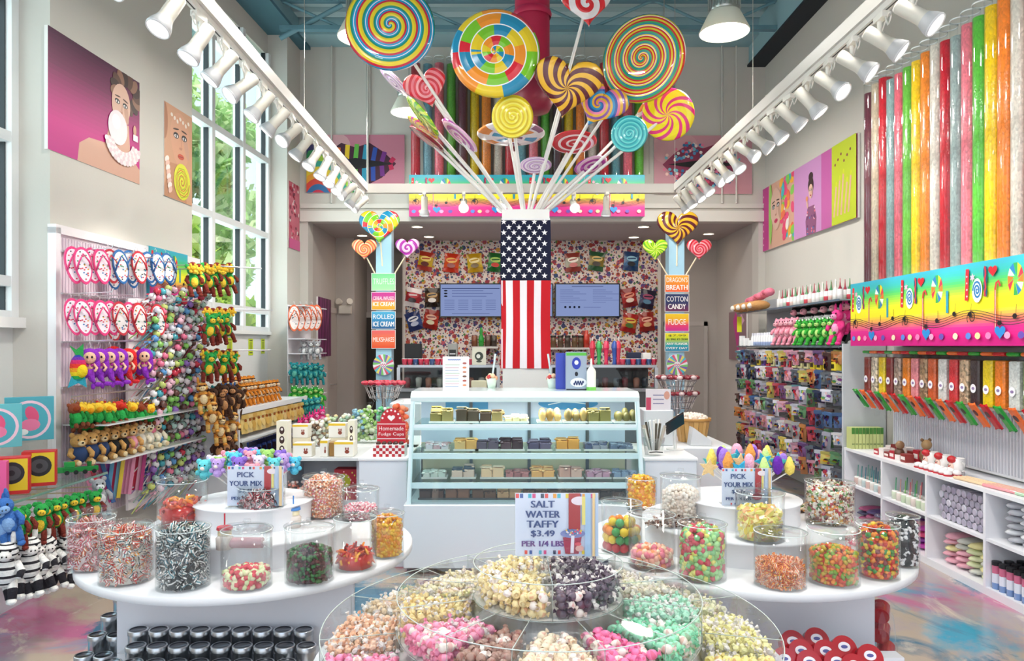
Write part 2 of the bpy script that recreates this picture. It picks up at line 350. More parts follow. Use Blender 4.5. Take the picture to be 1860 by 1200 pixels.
m = M(); m.box((2.62, 11.83, 0), (3.2, 11.85, 1.92), 'aca49d'); d = S('door_3', m, 'satin')
h = M(); h.box((2.56, 11.82, 0), (2.62, 11.85, 1.99), 'b8b0aa'); h.box((3.2, 11.82, 0), (3.26, 11.85, 1.99), 'b8b0aa'); h.box((2.56, 11.82, 1.92), (3.26, 11.85, 1.99), 'b8b0aa'); O('frame', h, 'satin', d)
for i, (px, py) in enumerate(((758, 411), (779, 429), (658, 427), (1169, 411), (1151, 430), (1287, 424))):
    Y = 1343*1.68/(CY-py); x = (px-CX)*Y/F
    t = T('recessed_light', ('small round recessed light in the alcove ceiling, %s of the three on the %s side' % (('nearest', 'middle', 'leftmost')[i % 3] if i < 3 else ('nearest', 'middle', 'rightmost')[i % 3], 'left' if i < 3 else 'right')), 'ceiling light', (x, Y, 3.28), 0, 'recessed lights in the alcove')
    O('trim_ring', M().lathe((0, 0, 0), [(.09, 0), (.1, -.012), (.075, -.012)], 'd8d0c8'), 'satin', t); O('lens', M().lathe((0, 0, 0), [(.075, -.008), (0, -.008)], 'ffe6c8'), 'lamp', t)
area('alcove_light', (.4, 10.9, 3.22), (0, 0, 0), 4.2, .9, 28, (1, .88, .76))
# blue steel roof
BL = '90b2ba'
m = M(); m.box((-4.6, -2, 5.86), (3.9, 10.3, 5.95), 'a6c0c4')
for i in range(40): m.box((-4.5, -1.8+i*.3, 5.80), (3.8, -1.65+i*.3, 5.86), 'aac2c6')
S('ceiling', m, 'matte')
m = M(); m.box((3.28, -2, 5.34), (3.5, 9.9, 5.8), BL); m.box((3.26, -2, 5.33), (3.54, 9.9, 5.36), '20262c'); m.box((3.5, -2, 5.36), (3.7, 9.9, 5.95), BL); S('trim_4', m, 'matte')
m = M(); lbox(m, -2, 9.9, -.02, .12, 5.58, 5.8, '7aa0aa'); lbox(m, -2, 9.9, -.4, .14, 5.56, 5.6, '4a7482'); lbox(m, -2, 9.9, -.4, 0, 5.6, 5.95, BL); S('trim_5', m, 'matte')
m = M(); m.box((-2.8, 9.5, 5.6), (3.5, 9.9, 5.86), BL); S('trim_6', m, 'matte')
for k, Y in enumerate((8.9, 6.6)):
    m = M(); x0 = LW(Y)[0]+.1
    for z in (5.42, 5.76): m.box((x0, Y-.04, z-.025), (3.3, Y+.04, z+.025), '5f8794')
    n = 8
    for i in range(n):
        a = x0+(3.3-x0)*i/n; b = x0+(3.3-x0)*(i+1)/n; za, zb = (5.42, 5.76) if i % 2 else (5.76, 5.42); m.cyl((a, Y, za), (b, Y, zb), .018, .018, '6f98a4', 6)
    m.cyl((x0, Y, 5.3), (x0+.75, Y, 5.7), .03, .03, '6f98a4', 6)
    tag(O('roof_joist', m, 'matte'), 'blue open web steel roof joist, %s from the back wall' % nth(k), 'joist', 'steel joists under the roof')
# conduits down the back wall
for k, px in enumerate((602, 668, 1312, 1338)):
    x = (px-CX)*9.85/F; m = M().cyl((x, 9.86, 3.5), (x, 9.86, 5.6), .012, .012, 'd4d0c8', 8)
    tag(O('conduit_pipe', m, 'satin'), 'thin pale conduit running up the back wall, %s from the left' % nth(k), 'pipe', 'conduits on the back wall')
# crimson duct
t = T('hanging_duct', 'crimson round duct hanging from the ceiling behind the giant lollipops', 'duct', (.27, 7.0, 3.8))
O('duct_pipe', M().cyl((0, 0, .25), (0, 0, 2.05), .165, .165, 'b01442', 28, False), 'satin', t)
O('collar', M().lathe((0, 0, 0), [(.175, .9), (.185, .93), (.175, .96), (.168, .97)], 'b41848', 28), 'satin', t)
O('end_bell', M().lathe((0, 0, 0), [(.165, .28), (.19, .2), (.2, .1), (.16, .02), (.05, 0), (0, 0)], '7a1030', 28), 'satin', t)
# outdoors: paving, trees
m = M(); m.box((-16, -3, -.2), (-3.95, 18, -.12), '8d9088'); S('ground_outside', m, 'matte')
LEAF = M(); 
def tree(x, y, h, r, cols, label, seed):
    q = np.random.RandomState(seed); t = T('tree', label, 'tree', (x, y, -.1), 0, 'trees outside the tall windows')
    tr = M(); tr.tube([(0, 0, 0), (.05, .05, h*.4), (0, .1, h*.8)], [.16, .12, .04], '5a4636', 8)
    for i in range(6):
        a = q.rand()*6.3; tr.tube([(0, 0, h*(.35+.08*i)), (math.cos(a)*r*.5, math.sin(a)*r*.5, h*(.5+.08*i))], [.05, .015], '5a4636', 6)
    O('trunk', tr, 'matte', t)
    m = M(); n = 7000; V = []; c = []
    for i in range(26):
        ca = q.rand()*6.3; cr = r*math.sqrt(q.rand())*.8; cz = h*(.3+.68*q.rand()); ctr = np.array((math.cos(ca)*cr, math.sin(ca)*cr, cz)); s = r*(.25+.25*q.rand())
        d = q.randn(n//26, 3); d /= np.linalg.norm(d, axis=1)[:, None]; p = ctr+d*s*(.6+.4*q.rand(n//26, 1))
        u = q.randn(n//26, 3)*.07; w = q.randn(n//26, 3)*.07
        V.append(np.stack((p-u, p-w, p+u, p+w), 1).reshape(-1, 3)); cc = [H(cols[j]) for j in q.randint(0, len(cols), n//26)]; c += cc
    V = np.concatenate(V); Fc = [(4*i, 4*i+1, 4*i+2, 4*i+3) for i in range(len(V)//4)]; m.np_add(V, Fc, c); O('foliage', m, 'leaf', t)
def leaf():
    m, t, N, L = mat('leaf'); d = N('BsdfDiffuse'); tl = N('BsdfTranslucent'); x = N('MixShader'); o = N('OutputMaterial'); c = colin(N, L); L(c, d.inputs[0]); L(c, tl.inputs[0]); x.inputs[0].default_value = .5; L(d.outputs[0], x.inputs[1]); L(tl.outputs[0], x.inputs[2]); L(x.outputs[0], o.inputs[0]); return m
MT['leaf'] = leaf()
G1 = ('d0dc68', 'a8c44c', 'e4e880', '90b044'); G2 = ('b4cc80', 'd0dca0', '9cbc70', 'e8ecb4'); G3 = ('88b060', 'a4c478', 'c0d084', '749850')
tree(-6.4, 11.5, 3.6, 1.5, G1, 'bright yellow green tree low behind the middle of the window', 1)
tree(-6.2, 14.5, 6.2, 1.7, G2, 'tall pale green tree by the right side of the window', 2)
tree(-8.5, 13.2, 3.9, 1.9, G3, 'darker green tree further off behind the left panes', 3)
tree(-8.4, 16.5, 4.6, 2.2, G2, 'pale green tree furthest beyond the window', 4)
tree(-5.0, 12.4, 2.6, .9, G1, 'short bright shrub like tree close to the glass', 5)
# street pole and orange sign outside
t = T('street_sign', 'orange sign on a thin dark pole seen through the window', 'sign', (-6.1, 11.0, -.1)); O('pole', M().cyl((0, 0, 0), (0, 0, 3.6), .02, .02, '3c4248', 6), 'satin', t); O('sign_panel', M().box((-.22, -.02, 3.25), (.22, .02, 3.42), 'e07838'), 'satin', t)
# ================================================================== hanging light frame, high bays
BXL, BXR, BZ, BY = -1.51, 1.887, 3.3, 8.2
t = T('lighting_frame', 'white rectangular beam frame hung over the shop to carry the track lights', 'lighting frame', (0, BY, BZ))
O('side_beam', M().box((BXL-.075, -8, .02), (BXL, 0, .10), 'c9c5bf'), 'satin', t)
O('side_beam', M().box((BXR, -8, .02), (BXR+.075, 0, .10), 'c9c5bf'), 'satin', t)
O('cross_beam', M().box((BXL-.075, 0, .0), (BXR+.075, .08, .10), 'c9c5bf'), 'satin', t)
for x in (BXL-.04, BXR+.035): O('track_rail', M().box((x-.018, -8, -.012), (x+.018, -.02, .02), 'e6e2dc').box((x-.004, -8, -.013), (x+.004, -.02, -.0115), '2a2a2a'), 'satin', t)
for x, y in ((BXL, -2.6), (BXL, -.05), (BXR, -.05), (BXR, -2.6), (.9, .04), (BXL, -5.5), (BXR, -5.5)): O('suspension_wire', M().cyl((x, y, .1), (x, y, 2.5), .003, .003, 'c8c4bc', 5), 'metal', t)
O('upper_rail', M().box((BXL-.3, -8, .33), (BXL-.24, -2.9, .39), 'e8e4dc'), 'satin', t)
def spot_proto():
    t = T('track_light', 'x', 'track light', (0, 0, 0), 0, 'white track spotlights under the side beams')
    O('track_adapter', M().box((-.018, -.05, -.03), (.018, .05, 0), 'ece8e0'), 'satin', t)
    O('yoke', M().cyl((0, .02, -.03), (0, .02, -.10), .012, .012, 'ece8e0', 8).bx((0, .02, -.10), (.03, .03, .03), 'e4e0d8'), 'satin', t)
    O('cable_loop', M().tube([(0, -.04, -.02)]+[(.01, -.05-.035*math.sin(a), -.05-.03*math.cos(a+.5)) for a in (0, .6, 1.2, 1.8, 2.4, 3)]+[(.0, .0, -.10)], .004, 'e8e4dc', 5), 'satin', t)
    m = M(); pr = [(.0, .08), (.032, .08), (.036, .07), (.036, -.05), (.04, -.07), (.052, -.10), (.058, -.125), (.056, -.135), (.05, -.13)]
    m.lathe((0, 0, 0), pr, ['cac5ba']*4+['b8b8ba']*2+['dcdcde', 'f0f0f0'], 18); h = O('spot_head', m, 'satin', t, (0, .02, -.12))
    O('bulb_face', M().lathe((0, 0, 0), [(.05, -.13), (.03, -.137), (0, -.138)], 'f4f2ee', 18), 'bulb', h)
    return t
sp = spot_proto(); first = True
def spots(x, ys, side, tilt, hot=()):
    global first
    for i, y in enumerate(ys):
        lab = 'white track spotlight on the %s beam, %s from the camera end' % (side, nth(i))
        t = sp if first else dup(sp)
        first = False; t.location = (x, y, BZ-.012); t['label'] = lab
        a = tilt+(rnd.random()-.5)*.5; b = -.35+(rnd.random()-.5)*.5
        t.rotation_euler = (0, 0, (rnd.random()-.5)*.3)
        h = [c for c in t.children if c.name.startswith('spot_head')][0]; h.rotation_euler = (b, a, 0)
        if i in hot:
            l = bpy.data.lights.new('spot_beam', 'SPOT'); l.energy = 60; l.spot_size = .9; l.spot_blend = .6; l.shadow_soft_size = .05; l.color = (1, .95, .88)
            lo = bpy.data.objects.new('spot_beam', l); COLL.objects.link(lo); lo.location = (x+.1*math.copysign(1, -tilt), y, BZ-.28); lo.rotation_euler = (b*.6, a*1.3, 0)
spots(BXR+.035, [3.46+.305*i for i in range(16)], 'right', -.62, (0, 1, 3, 5, 8))
spots(BXL-.04, [3.1+.33*i for i in range(16)], 'left', .55, (0, 2, 4, 8))
for k, px in enumerate((770, 842, 910, 1043, 1103)):
    x = (px-CX)*8.15/F; t = dup(sp, (x, 8.2, BZ-.0)); t['label'] = 'white spotlight under the cross beam, %s from the left' % nth(k); t['group'] = 'spotlights under the cross beam'
    h = [c for c in t.children if c.name.startswith('spot_head')][0]; h.rotation_euler = (-1.0 if k in (1, 2, 3) else .1, 0, 0)
    if k in (1, 2, 3):
        bf = h.children[0]; bf.data = bf.data.copy(); bf.data.materials[0] = MT['bulbhot']
def highbay(x, y, lab, z=4.18, pwr=50):
    t = T('high_bay_lamp', lab, 'ceiling lamp', (x, y, z), 0, 'white high bay lamps under the roof')
    O('reflector', M().lathe((0, 0, 0), [(.2, 0), (.205, .01), (.13, .16), (.12, .175), (.11, .16), (.19, .012)], 'dad8c8', 32), 'satin', t)
    m = M().lathe((0, 0, 0), [(.12, .175), (.125, .19), (.125, .3), (.1, .33), (.03, .345), (.03, .38), (0, .38)], 'a9aba6', 32)
    for i in range(24):
        a = i*PI/12; m.cyl((math.cos(a)*.127, math.sin(a)*.127, .19), (math.cos(a)*.127, math.sin(a)*.127, .3), .005, .005, 'c8cac6', 4)
    O('driver_housing', m, 'metal', t); O('diffuser', M().lathe((0, 0, 0), [(.198, .004), (.1, -.004), (0, -.006)], 'fff8ec', 32), 'lamp', t)
    O('suspension_rod', M().cyl((0, 0, .38), (0, 0, 5.78-z), .006, .006, '8a8c88', 6), 'satin', t)
    a = area('high_bay_light', (x, y, z-.03), (0, 0, 0), .38, 0, pwr, (1, .96, .9), 'DISK'); return t
highbay(1.82, 6.1, 'white high bay lamp nearest on the right, glowing below the blue roof')
highbay(-1.19, 6.2, 'white high bay lamp partly behind the largest lollipop on the upper left')
highbay(-1.05, 8.2, 'white high bay lamp lower left in front of the back wall')
highbay(1.8, 8.3, 'white high bay lamp at the back right behind the yellow and pink lollipop')
for x, y in ((-1.2, 3.6), (1.8, 3.6), (-1.2, 1.0), (1.8, 1.0)): highbay(x, y, 'white high bay lamp overhead on the %s, %s' % ('left' if x < 0 else 'right', 'above the round table' if y > 2 else 'above the entrance'))
# ================================================================== column with flag and giant lollipops
CYL = 6.4
t = T('structural_column', 'white square boxed column standing behind the bakery case', 'column', (.19, CYL+.2, 0))
O('shaft', M().box((-.2, -.2, 0), (.2, .2, 2.70), 'e6e4e0'), 'wall', t); O('capital', M().box((-.205, -.215, 2.70), (.205, .205, 2.78), 'e9e8e6'), 'satin', t)
m = M()
fx0, fx1, fz0, fz1, fzc = -.215, .215, 1.405, 2.70, 2.165     # flag hung vertically, wrapped round the column
cl = []
def drape(m, x0, x1, z0, z1, col, y=-.212, nx=2, nz=10):
    vs = []; 
    for j in range(nz+1):
        z = z0+(z1-z0)*j/nz
        for i in range(nx+1):
            x = x0+(x1-x0)*i/nx; vs.append((x*(1+.02*math.sin(z*6)), y-.006*math.sin(z*9+x*12)-.004*math.sin(x*40), z))
    m.add(vs, [(j*(nx+1)+i, j*(nx+1)+i+1, (j+1)*(nx+1)+i+1, (j+1)*(nx+1)+i) for j in range(nz) for i in range(nx)], col, True)
ws = (.043, .06, .062, .06, .062, .06, .083); x = fx0
for k, w_ in enumerate(ws): drape(m, x, x+w_, fz0, fzc, 'c41220' if k % 2 == 0 else 'f0e8ee'); x += w_
drape(m, fx0, fx1, fzc, fz1, '0c1030', nx=14, nz=16)
for s_ in (-1, 1):                                              # sides of the wrap
    m.box((s_*.205-.006, -.212, fz0), (s_*.205+.006, .1, fzc), 'f0e8ee' if s_ < 0 else 'c41220'); m.box((s_*.205-.006, -.212, fzc), (s_*.205+.006, .1, fz1), '0c1030')
for r in range(11):
    for c in range(5):
        z = fz1-.03-r*.0465; xx = -.19+c*.088+(.044 if r % 2 else 0)
        if xx > .205: continue
        y = -.2235-.006*math.sin(z*9+xx*12)-.004*math.sin(xx*40)
        m.add([(xx+math.cos(PI/2+i*PI/5)*(.027 if i % 2 == 0 else .011), y, z+math.sin(PI/2+i*PI/5)*(.027 if i % 2 == 0 else .011)) for i in range(10)], [tuple(range(10))], 'f4f2f4')
m.box((-.21, -.225, 2.685), (.21, -.205, 2.70), 'e8e8ea')
tag(O('american_flag', m, 'cloth', None, (.19, CYL+.2, 0)), 'american flag hung vertically on the white column with stars at top', 'flag')
LM = {}
RB = ('2aa0c8', '18807c', 'f0cc20', 'd81c3c', 'e8d028', '1c88b8')
LM['blue'] = lolly('swirl_blue_yellow', ('189ac8', '1e8a70', 'e8cc24', 'e8cc24', 'c8203c', '1a90c0'), 4.2, 1, 0, .06)
LM['seg'] = lolly('swirl_segments', ('78c020', 'e8c820', '1c88b0', 'f09020', '78c020', 'd81c30', 'f09020', 'e8c820', '1c88b0'), 4.2, 1, 1, .09)
LM['rb'] = lolly('swirl_rainbow', ('e8cc28', '1c7c94', '2a9c58', 'c8202c', 'e8cc28', 'd03024'), 5, 1, 0, .05)
LM['redwhite'] = lolly('swirl_red_white', ('e02028', 'e02028', 'f4e8e8'), 2.3, 1, 0, .2)
LM['pinkheart'] = lolly('swirl_pink_red', ('e87888', 'c81c30', 'f0a0a8', 'd02838'), 2.4, 1, 0, 0)
LM['yellow'] = lolly('swirl_yellow', ('e8d414', 'f0e458', 'd8b810'), 5, 1, 0, 0)
LM['choc'] = lolly('swirl_brown_gold', ('5a1420', 'e8b028', '5a1420', 'e8b028'), 2, 1, 0, 0, 1.3, 5)
LM['rainheart'] = lolly('swirl_rainbow_heart', ('e8b028', '2090c8', '2858a8', 'e878a0', 'e8b028', '8a50a0'), 2, 1, 0, 0)
LM['teal'] = lolly('swirl_teal', ('38b0b4', '68d0cc', '2898a4'), 5, 1, 0, 0)
LM['yelpink'] = lolly('swirl_yellow_pink', ('f0dc10', 'f0dc10', 'e02878', 'f0dc10', 'd83080'), 2, 1, 0, 0, 1.2, 5)
LM['multi'] = lolly('swirl_white_multi', ('f4f0ee', '40a0c8', 'f4f0ee', 'e89040', 'f4f0ee', '90607c'), 2.5, 1, 2, .2)
LM['red'] = lolly('swirl_red', ('c81828', 'f0dcdc', 'c81828'), 3, 1, 0, 0)
LM['lav'] = lolly('swirl_lavender', ('d8b8e0', 'f0e4f4', 'b890cc'), 3, 1, 0, .1)
LM['purple'] = lolly('swirl_purple', ('b028a0', 'f0c8e0', 'e8b8d8', 'a02898'), 2.5, 1, 0, 0)
LM['green'] = lolly('swirl_green', ('b8e020', '60b018', 'e8f060', '80c828'), 2, 1, 0, 0, 1.0, 8)
LM['dkred'] = lolly('swirl_dark_red', ('8c1424', 'c03040', '701020'), 3, 1, 0, 0)
LM['orange'] = lolly('swirl_orange_heart', ('f0b060', 'e85838', 'f4d0a0', 'e86848'), 2.6, 1, 0, 0)
def candy_mesh(kind, th=.2):
    m = M(); n = 40
    if kind == 'round': outs = [(math.cos(2*PI*i/n), math.sin(2*PI*i/n)) for i in range(n)]
    else: outs = heart(1, n)[::-1]; outs = [(x, z) for x, z in outs]
    lv = [(.0, -th*.5), (.35, -th*.49), (.65, -th*.44), (.85, -th*.34), (.95, -th*.2), (1, 0), (.95, th*.2), (.85, th*.34), (.5, th*.47), (0, th*.5)]
    vs = [(x*s_, y, z*s_) for s_, y in lv for x, z in outs]; fs = []
    for j in range(len(lv)-1):
        for i in range(n): fs.append((j*n+i, j*n+(i+1) % n, (j+1)*n+(i+1) % n, (j+1)*n+i))
    m.add(vs, fs, 'ffffff', True); return mesh(m, 'candy_'+kind)
CM = {}
def candy(parent, kind, style, r, loc, rot, sx=1):
    k = (kind, style)
    if k not in CM:
        me = candy_mesh(kind); me.materials.append(LM[style]); CM[k] = me
    return O('candy_head', CM[k], None, parent, loc, rot, (r*sx, r, r))
TOP = Vector((.19, CYL+.15, 2.78))
def giant(px, py, Y, rpx, kind, style, label, yaw=0, pitch=0, roll=0, bx=0, sq=1, foot=None):
    c = Vector(P(px, py, Y)); r = rpx*Y/F; t = T('giant_lollipop', label, 'lollipop', TOP, 0, 'giant lollipops fanned out of the column top')
    hd = candy(t, kind, style, r, c-TOP, (pitch, roll, yaw), sq)
    f = Vector((bx*.17, -.05+.1*abs(bx), -.05)); d = (c-TOP); e = d-(d-f).normalized()*r*.5+Vector((0, .04*r, 0))
    O('stick', M().cyl(f, e, .013, .013, 'eceae6', 10), 'satin', t)
giant(709, 48, 5.6, 81, 'round', 'blue', 'largest blue yellow and red spiral giant lollipop at upper left', .1, 0, .3, -.5)
giant(900, 97, 5.6, 81, 'round', 'seg', 'giant round lollipop with green orange and blue blocks left of centre', 0, 0, 0, -.1)
giant(1066, 8, 5.9, 48, 'heart', 'redwhite', 'red and white giant heart lollipop at the top edge', .1, 0, -.1, .2)
giant(1168, 107, 5.8, 78, 'round', 'rb', 'giant rainbow spiral lollipop leaning right at upper right', -.45, .1, .35, .5)
giant(775, 162, 5.9, 40, 'heart', 'pinkheart', 'pink and red giant heart lollipop below the largest spiral', .1, .3, -.35, -.5, 1, )
giant(931, 212, 5.7, 38, 'round', 'yellow', 'small yellow spiral giant lollipop at the centre', 0, .25, 0, 0)
giant(1030, 160, 5.6, 63, 'heart', 'choc', 'brown and gold striped giant heart lollipop at the centre', 0, .35, .15, .2)
giant(1088, 190, 5.85, 50, 'heart', 'rainheart', 'blue pink and orange giant heart lollipop right of the brown one', -.1, .1, .5, .4)
giant(1143, 243, 5.8, 33, 'round', 'teal', 'small translucent teal spiral giant lollipop on the right', -.2, .1, 0, .6)
giant(1213, 208, 6.1, 46, 'round', 'yelpink', 'yellow giant lollipop with pink flames furthest right', -.3, .3, .4, .7, 1.05)
giant(928, 243, 6.3, 62, 'round', 'multi', 'white giant lollipop with blue and orange patches seen nearly edge on', 0, 1.5, 0, 0)
giant(1042, 258, 6.3, 42, 'round', 'red', 'red and white spiral giant lollipop tipped back right of centre', 0, 1.33, 0, .3)
giant(973, 300, 6.4, 29, 'round', 'lav', 'pale lavender giant lollipop tipped back low at the centre', 0, 1.28, 0, .1)
giant(1073, 300, 6.4, 31, 'round', 'purple', 'purple and pink giant lollipop tipped back low on the right', 0, 1.3, -.25, .35)
giant(768, 212, 6.1, 44, 'round', 'green', 'yellow green giant lollipop seen edge on at the left', 0, 1.5, .85, -.7)
giant(835, 246, 6.1, 42, 'round', 'purple', 'pink and purple giant lollipop seen edge on left of centre', 0, 1.5, .7, -.4)
giant(775, 252, 6.3, 38, 'round', 'dkred', 'dark red giant lollipop seen edge on at far left', 0, 1.6, .6, -.8)
giant(717, 148, 6.4, 36, 'round', 'lav', 'pale striped giant lollipop half behind the largest spiral', 0, 1.5, .7, -.7)
giant(1187, 178, 6.5, 44, 'round', 'multi', 'white striped giant lollipop edge on behind the rainbow spiral', 0, 1.45, -.8, .7)
giant(768, 232, 6.5, 34, 'round', 'yelpink', 'yellow and pink giant lollipop edge on below the green one', 0, 1.55, .6, -.8)
# ================================================================== blue posts with stacked menu signs
def signpanel(w, h, draw, name='sign_panel', parent=None, loc=(0, 0, 0), frame='e8e4e0', th=.012):
    m = M(); m.box((-w/2-.006, 0, -.006), (w/2+.006, th, h+.006), frame); draw(m, w, h); return O(name, m, 'satin', parent, loc)
def grad(m, w, h, cs, x0=None, n=12):
    x0 = -w/2 if x0 is None else x0
    for i in range(n):
        f = i/(n-1)*(len(cs)-1); a = int(min(f, len(cs)-1.001)); q = f-a; A, B = H(cs[a]), H(cs[a+1])
        m.add([(x0, -.0003, h*i/n), (x0+w, -.0003, h*i/n), (x0+w, -.0003, h*(i+1)/n), (x0, -.0003, h*(i+1)/n)], [(0, 1, 2, 3)], tuple(A[k]*(1-q)+B[k]*q for k in range(3)))
def logo(m, x, z, r):
    for i in range(24):
        a = i*2*PI/24; c = ('e85a7a', '58c0d8', 'f0e070', '8a6ac0', '80d070', 'f4f0f4')[i % 6]; m.lay += 0
        m.flat([(x+math.cos(a)*r*.3, z+math.sin(a)*r*.3), (x+math.cos(a+.3)*r, z+math.sin(a+.3)*r), (x+math.cos(a+.56)*r, z+math.sin(a+.56)*r), (x+math.cos(a+.26)*r*.3, z+math.sin(a+.26)*r*.3)], c, -.0008)
    m.disc(x, z, r*.62, r*.45, 'f4eef4'); m.strip([(x-r*.5+r*.1*i, z+r*.08*(-1)**i) for i in range(11)], r*.09, 'd03a6a'); m.strip([(x-r*.3+r*.1*i, z-r*.2+r*.05*(-1)**i) for i in range(7)], r*.07, '7a4aa0')
def post(px, signs, hearts, side):
    Y = 9.55; x = (px-CX)*Y/F; t = T('display_post', 'pale blue post on the %s side of the alcove opening with menu signs' % side, 'post', (x, Y, 0))
    O('shaft', M().box((-.1, 0, 0), (.1, .2, 3.24), '9fc8dc'), 'satin', t)
    O('decal', (lambda m: (logo(m, 0, 0, .135), m)[1])(M()), 'satin', t, (0, -.03, EYE-(662-CY)*Y/F))
    O('decal_backing', M().cyl((0, -.028, 0), (0, -.005, 0), .135, .135, 'f0f0f0', 24), 'satin', t, (0, 0, EYE-(662-CY)*Y/F))
    for (y0, y1, cs, lines, nm) in signs:
        z0 = EYE-(y1-CY)*Y/F; h = (y1-y0)*Y/F; w = .30; 
        s = T('menu_sign', nm, 'sign', (x, Y-.02, z0), 0, 'menu signs stacked on the %s post' % side)
        def dr(m, w, h): 
            grad(m, w, h, cs)
            for (tx, zz, hh, c) in lines: m.text(tx, 0, h*zz, h*hh, c, w*.9 if len(tx) > 5 else w*.75, bold=.0015)
        signpanel(w, h, dr, 'sign_panel', s)
    for (hx, hy, r, st, nm) in hearts:
        g = T('heart_lollipop', nm, 'lollipop', (x, Y-.03, 2.43), 0, 'heart lollipops on the %s post' % side); c = Vector(P(hx, hy, Y-.03))-Vector((x, Y-.03, 2.43))
        candy(g, 'heart', st, r*Y/F, c, (0, 0, 0)); O('stick', M().cyl((c.x*.35, .03, .05 if abs(c.x) > .1 else .2), (c.x*.9, .03, c.z-.1), .009, .009, 'e8d8b8', 8), 'satin', g)
WH = 'f8f4f0'
post(697, [(497, 527, ('a0e0a0', '70c888'), [('TRUFFLES', .35, .36, 'd8ecd8')], 'green truffles sign at the top of the left post'),
           (531, 562, ('f0a020', 'f0a828', 'c83890', 'c03088'), [('CEREAL INFUSED', .56, .2, WH), ('ICE CREAM', .2, .24, WH)], 'magenta and orange cereal infused ice cream sign on the left post'),
           (566, 597, ('1a5a90', '2884b8', '48a8d0'), [('ROLLED', .58, .26, WH), ('ICE CREAM', .14, .28, WH)], 'blue rolled ice cream sign on the left post'),
           (600, 632, ('e85020', 'f07848', 'e86060'), [('MILKSHAKES', .36, .26, WH)], 'orange red milkshakes sign lowest on the left post')],
     [(689, 412, 37, 'seg', 'large rainbow heart lollipop on top of the left post'), (662, 453, 23, 'orange', 'small orange heart lollipop left of the left post'), (740, 451, 22, 'purple', 'small purple heart lollipop right of the left post')], 'left')
post(1229, [(500, 530, ('e85c28', 'e88820', 'e8a030'), [("DRAGON'S", .58, .3, WH), ('BREATH', .12, .3, WH)], "orange dragons breath sign at the top of the right post"),
            (534, 565, ('682050', '1c2c5c', '1c2c5c'), [('COTTON', .56, .3, WH), ('CANDY', .12, .3, WH)], 'dark blue cotton candy sign on the right post'),
            (570, 601, ('d02890', 'e83c68', 'f0b020', 'f0c820'), [('FUDGE', .36, .34, WH)], 'yellow and pink fudge sign on the right post'),
            (605, 637, ('1890b8', '28a8b0', 'c8dc30', 'f0e020'), [('$7.99', .8, .12, '2a3a2a'), ('ALL SMALL ICE CREAM', .6, .11, '2a3a2a'), ('ANY FLAVOR', .34, .12, WH), ('EVERY DAY', .1, .12, WH)], 'yellow to teal price sign lowest on the right post')],
     [(1231, 414, 38, 'choc', 'large brown and gold heart lollipop on top of the right post'), (1190, 453, 23, 'green', 'small lime heart lollipop left of the right post'), (1270, 453, 23, 'pinkheart', 'small red and pink heart lollipop right of the right post')], 'right')
# ================================================================== music banners with printed sweets
def banner(name, label, w, loc, rz, reps):
    m = M(); h = .54; m.box((-w/2, 0, 0), (w/2, .03, h), '3cb0c0'); grad(m, w, h, ('c8107c', 'd81880', 'e02890', 'f09060', 'f4e020', 'f0e820', 'a0d838', '48c060', '30b0a8', '30a8c0'), None, 30); m.lay = 2; K = 1.5
    u = w/reps
    for k in range(reps):
        x = -w/2+u*k; X = lambda f: x+u*f
        m.strip([(X(.05), h*.55), (X(.05)+.012, h*.93)], .034, 'd82030')
        for j in range(4): m.star(X(.05)+.006, h*(.6+.08*j), .01, 'f4f0f0', 4)
        m.star(X(.13), h*.82, .03, 'f4b0c8', 6); m.disc(X(.19), h*.66, .05, .078, 'e8f0f4'); m.spiral(X(.19), h*.66, .062, 2.5, .014, '1c70a8', .7)
        m.strip([(X(.29)+.006*math.sin(i*2), h*(.58+.05*i)) for i in range(8)], .03, '1c4a6c'); m.strip([(X(.29)-.006*math.sin(i*2), h*(.58+.05*i)) for i in range(8)], .014, 'c82838')
        m.flat([(X(.38)+a, h*.86+b) for a, b in heart(.042)], 'd01828')
        m.strip([(X(.41), h*.18), (X(.41), h*.66), (X(.41)+.01, h*.72), (X(.41)+.03, h*.74), (X(.41)+.045, h*.68)], .018, 'c83838'); m.strip([(X(.41)+.001, h*.2), (X(.41)+.001, h*.64)], .004, 'f4f0e0')
        cols = ('e03048', 'f0d020', '30a050', '2878b8', 'f0ece8', 'e87828')
        for i in range(12):
            a = i*PI/6; m.flat([(X(.62)+math.cos(a)*.018, h*.74+math.sin(a)*.022), (X(.62)+math.cos(a+.3)*.07, h*.74+math.sin(a+.3)*.10), (X(.62)+math.cos(a+.8)*.07, h*.74+math.sin(a+.8)*.10)], cols[i % 6], -.0014)
        m.strip([(X(.78), h*.42), (X(.78), h*.7)], .028, '2890a8')
        for j in range(4): m.strip([(X(i/12), h*(.38-.03*j)+.028*math.sin(i/12*2*PI+1)) for i in range(13)], .004, '2c2a2c')
        for (fx, fz) in ((.1, .38), (.46, .26), (.63, .33), (.88, .4)):
            m.disc(X(fx), h*fz, .02, .016, '181418'); m.strip([(X(fx)+.011, h*fz), (X(fx)+.016, h*fz+.07)], .004, '181418')
        m.spiral(X(.1)+.02, h*.34, .05, 1.6, .007, '181418')
        for (fx, c) in ((.08, '5888d8'), (.2, 'f0d8a0'), (.33, 'f080b8'), (.55, 'f4a0c8'), (.7, '6a50b0'), (.9, 'f0e0c0')): m.disc(X(fx), h*.12, .027, .022, c); m.strip([(X(fx)-.028, h*.11), (X(fx)+.028, h*.13)], .006, c)
        m.flat([(X(.47)+a, h*.15+b) for a, b in heart(.05)], '2888d0')
    t = T(name, label, 'banner', loc, rz); O('printed_panel', m, 'satin', t); return t
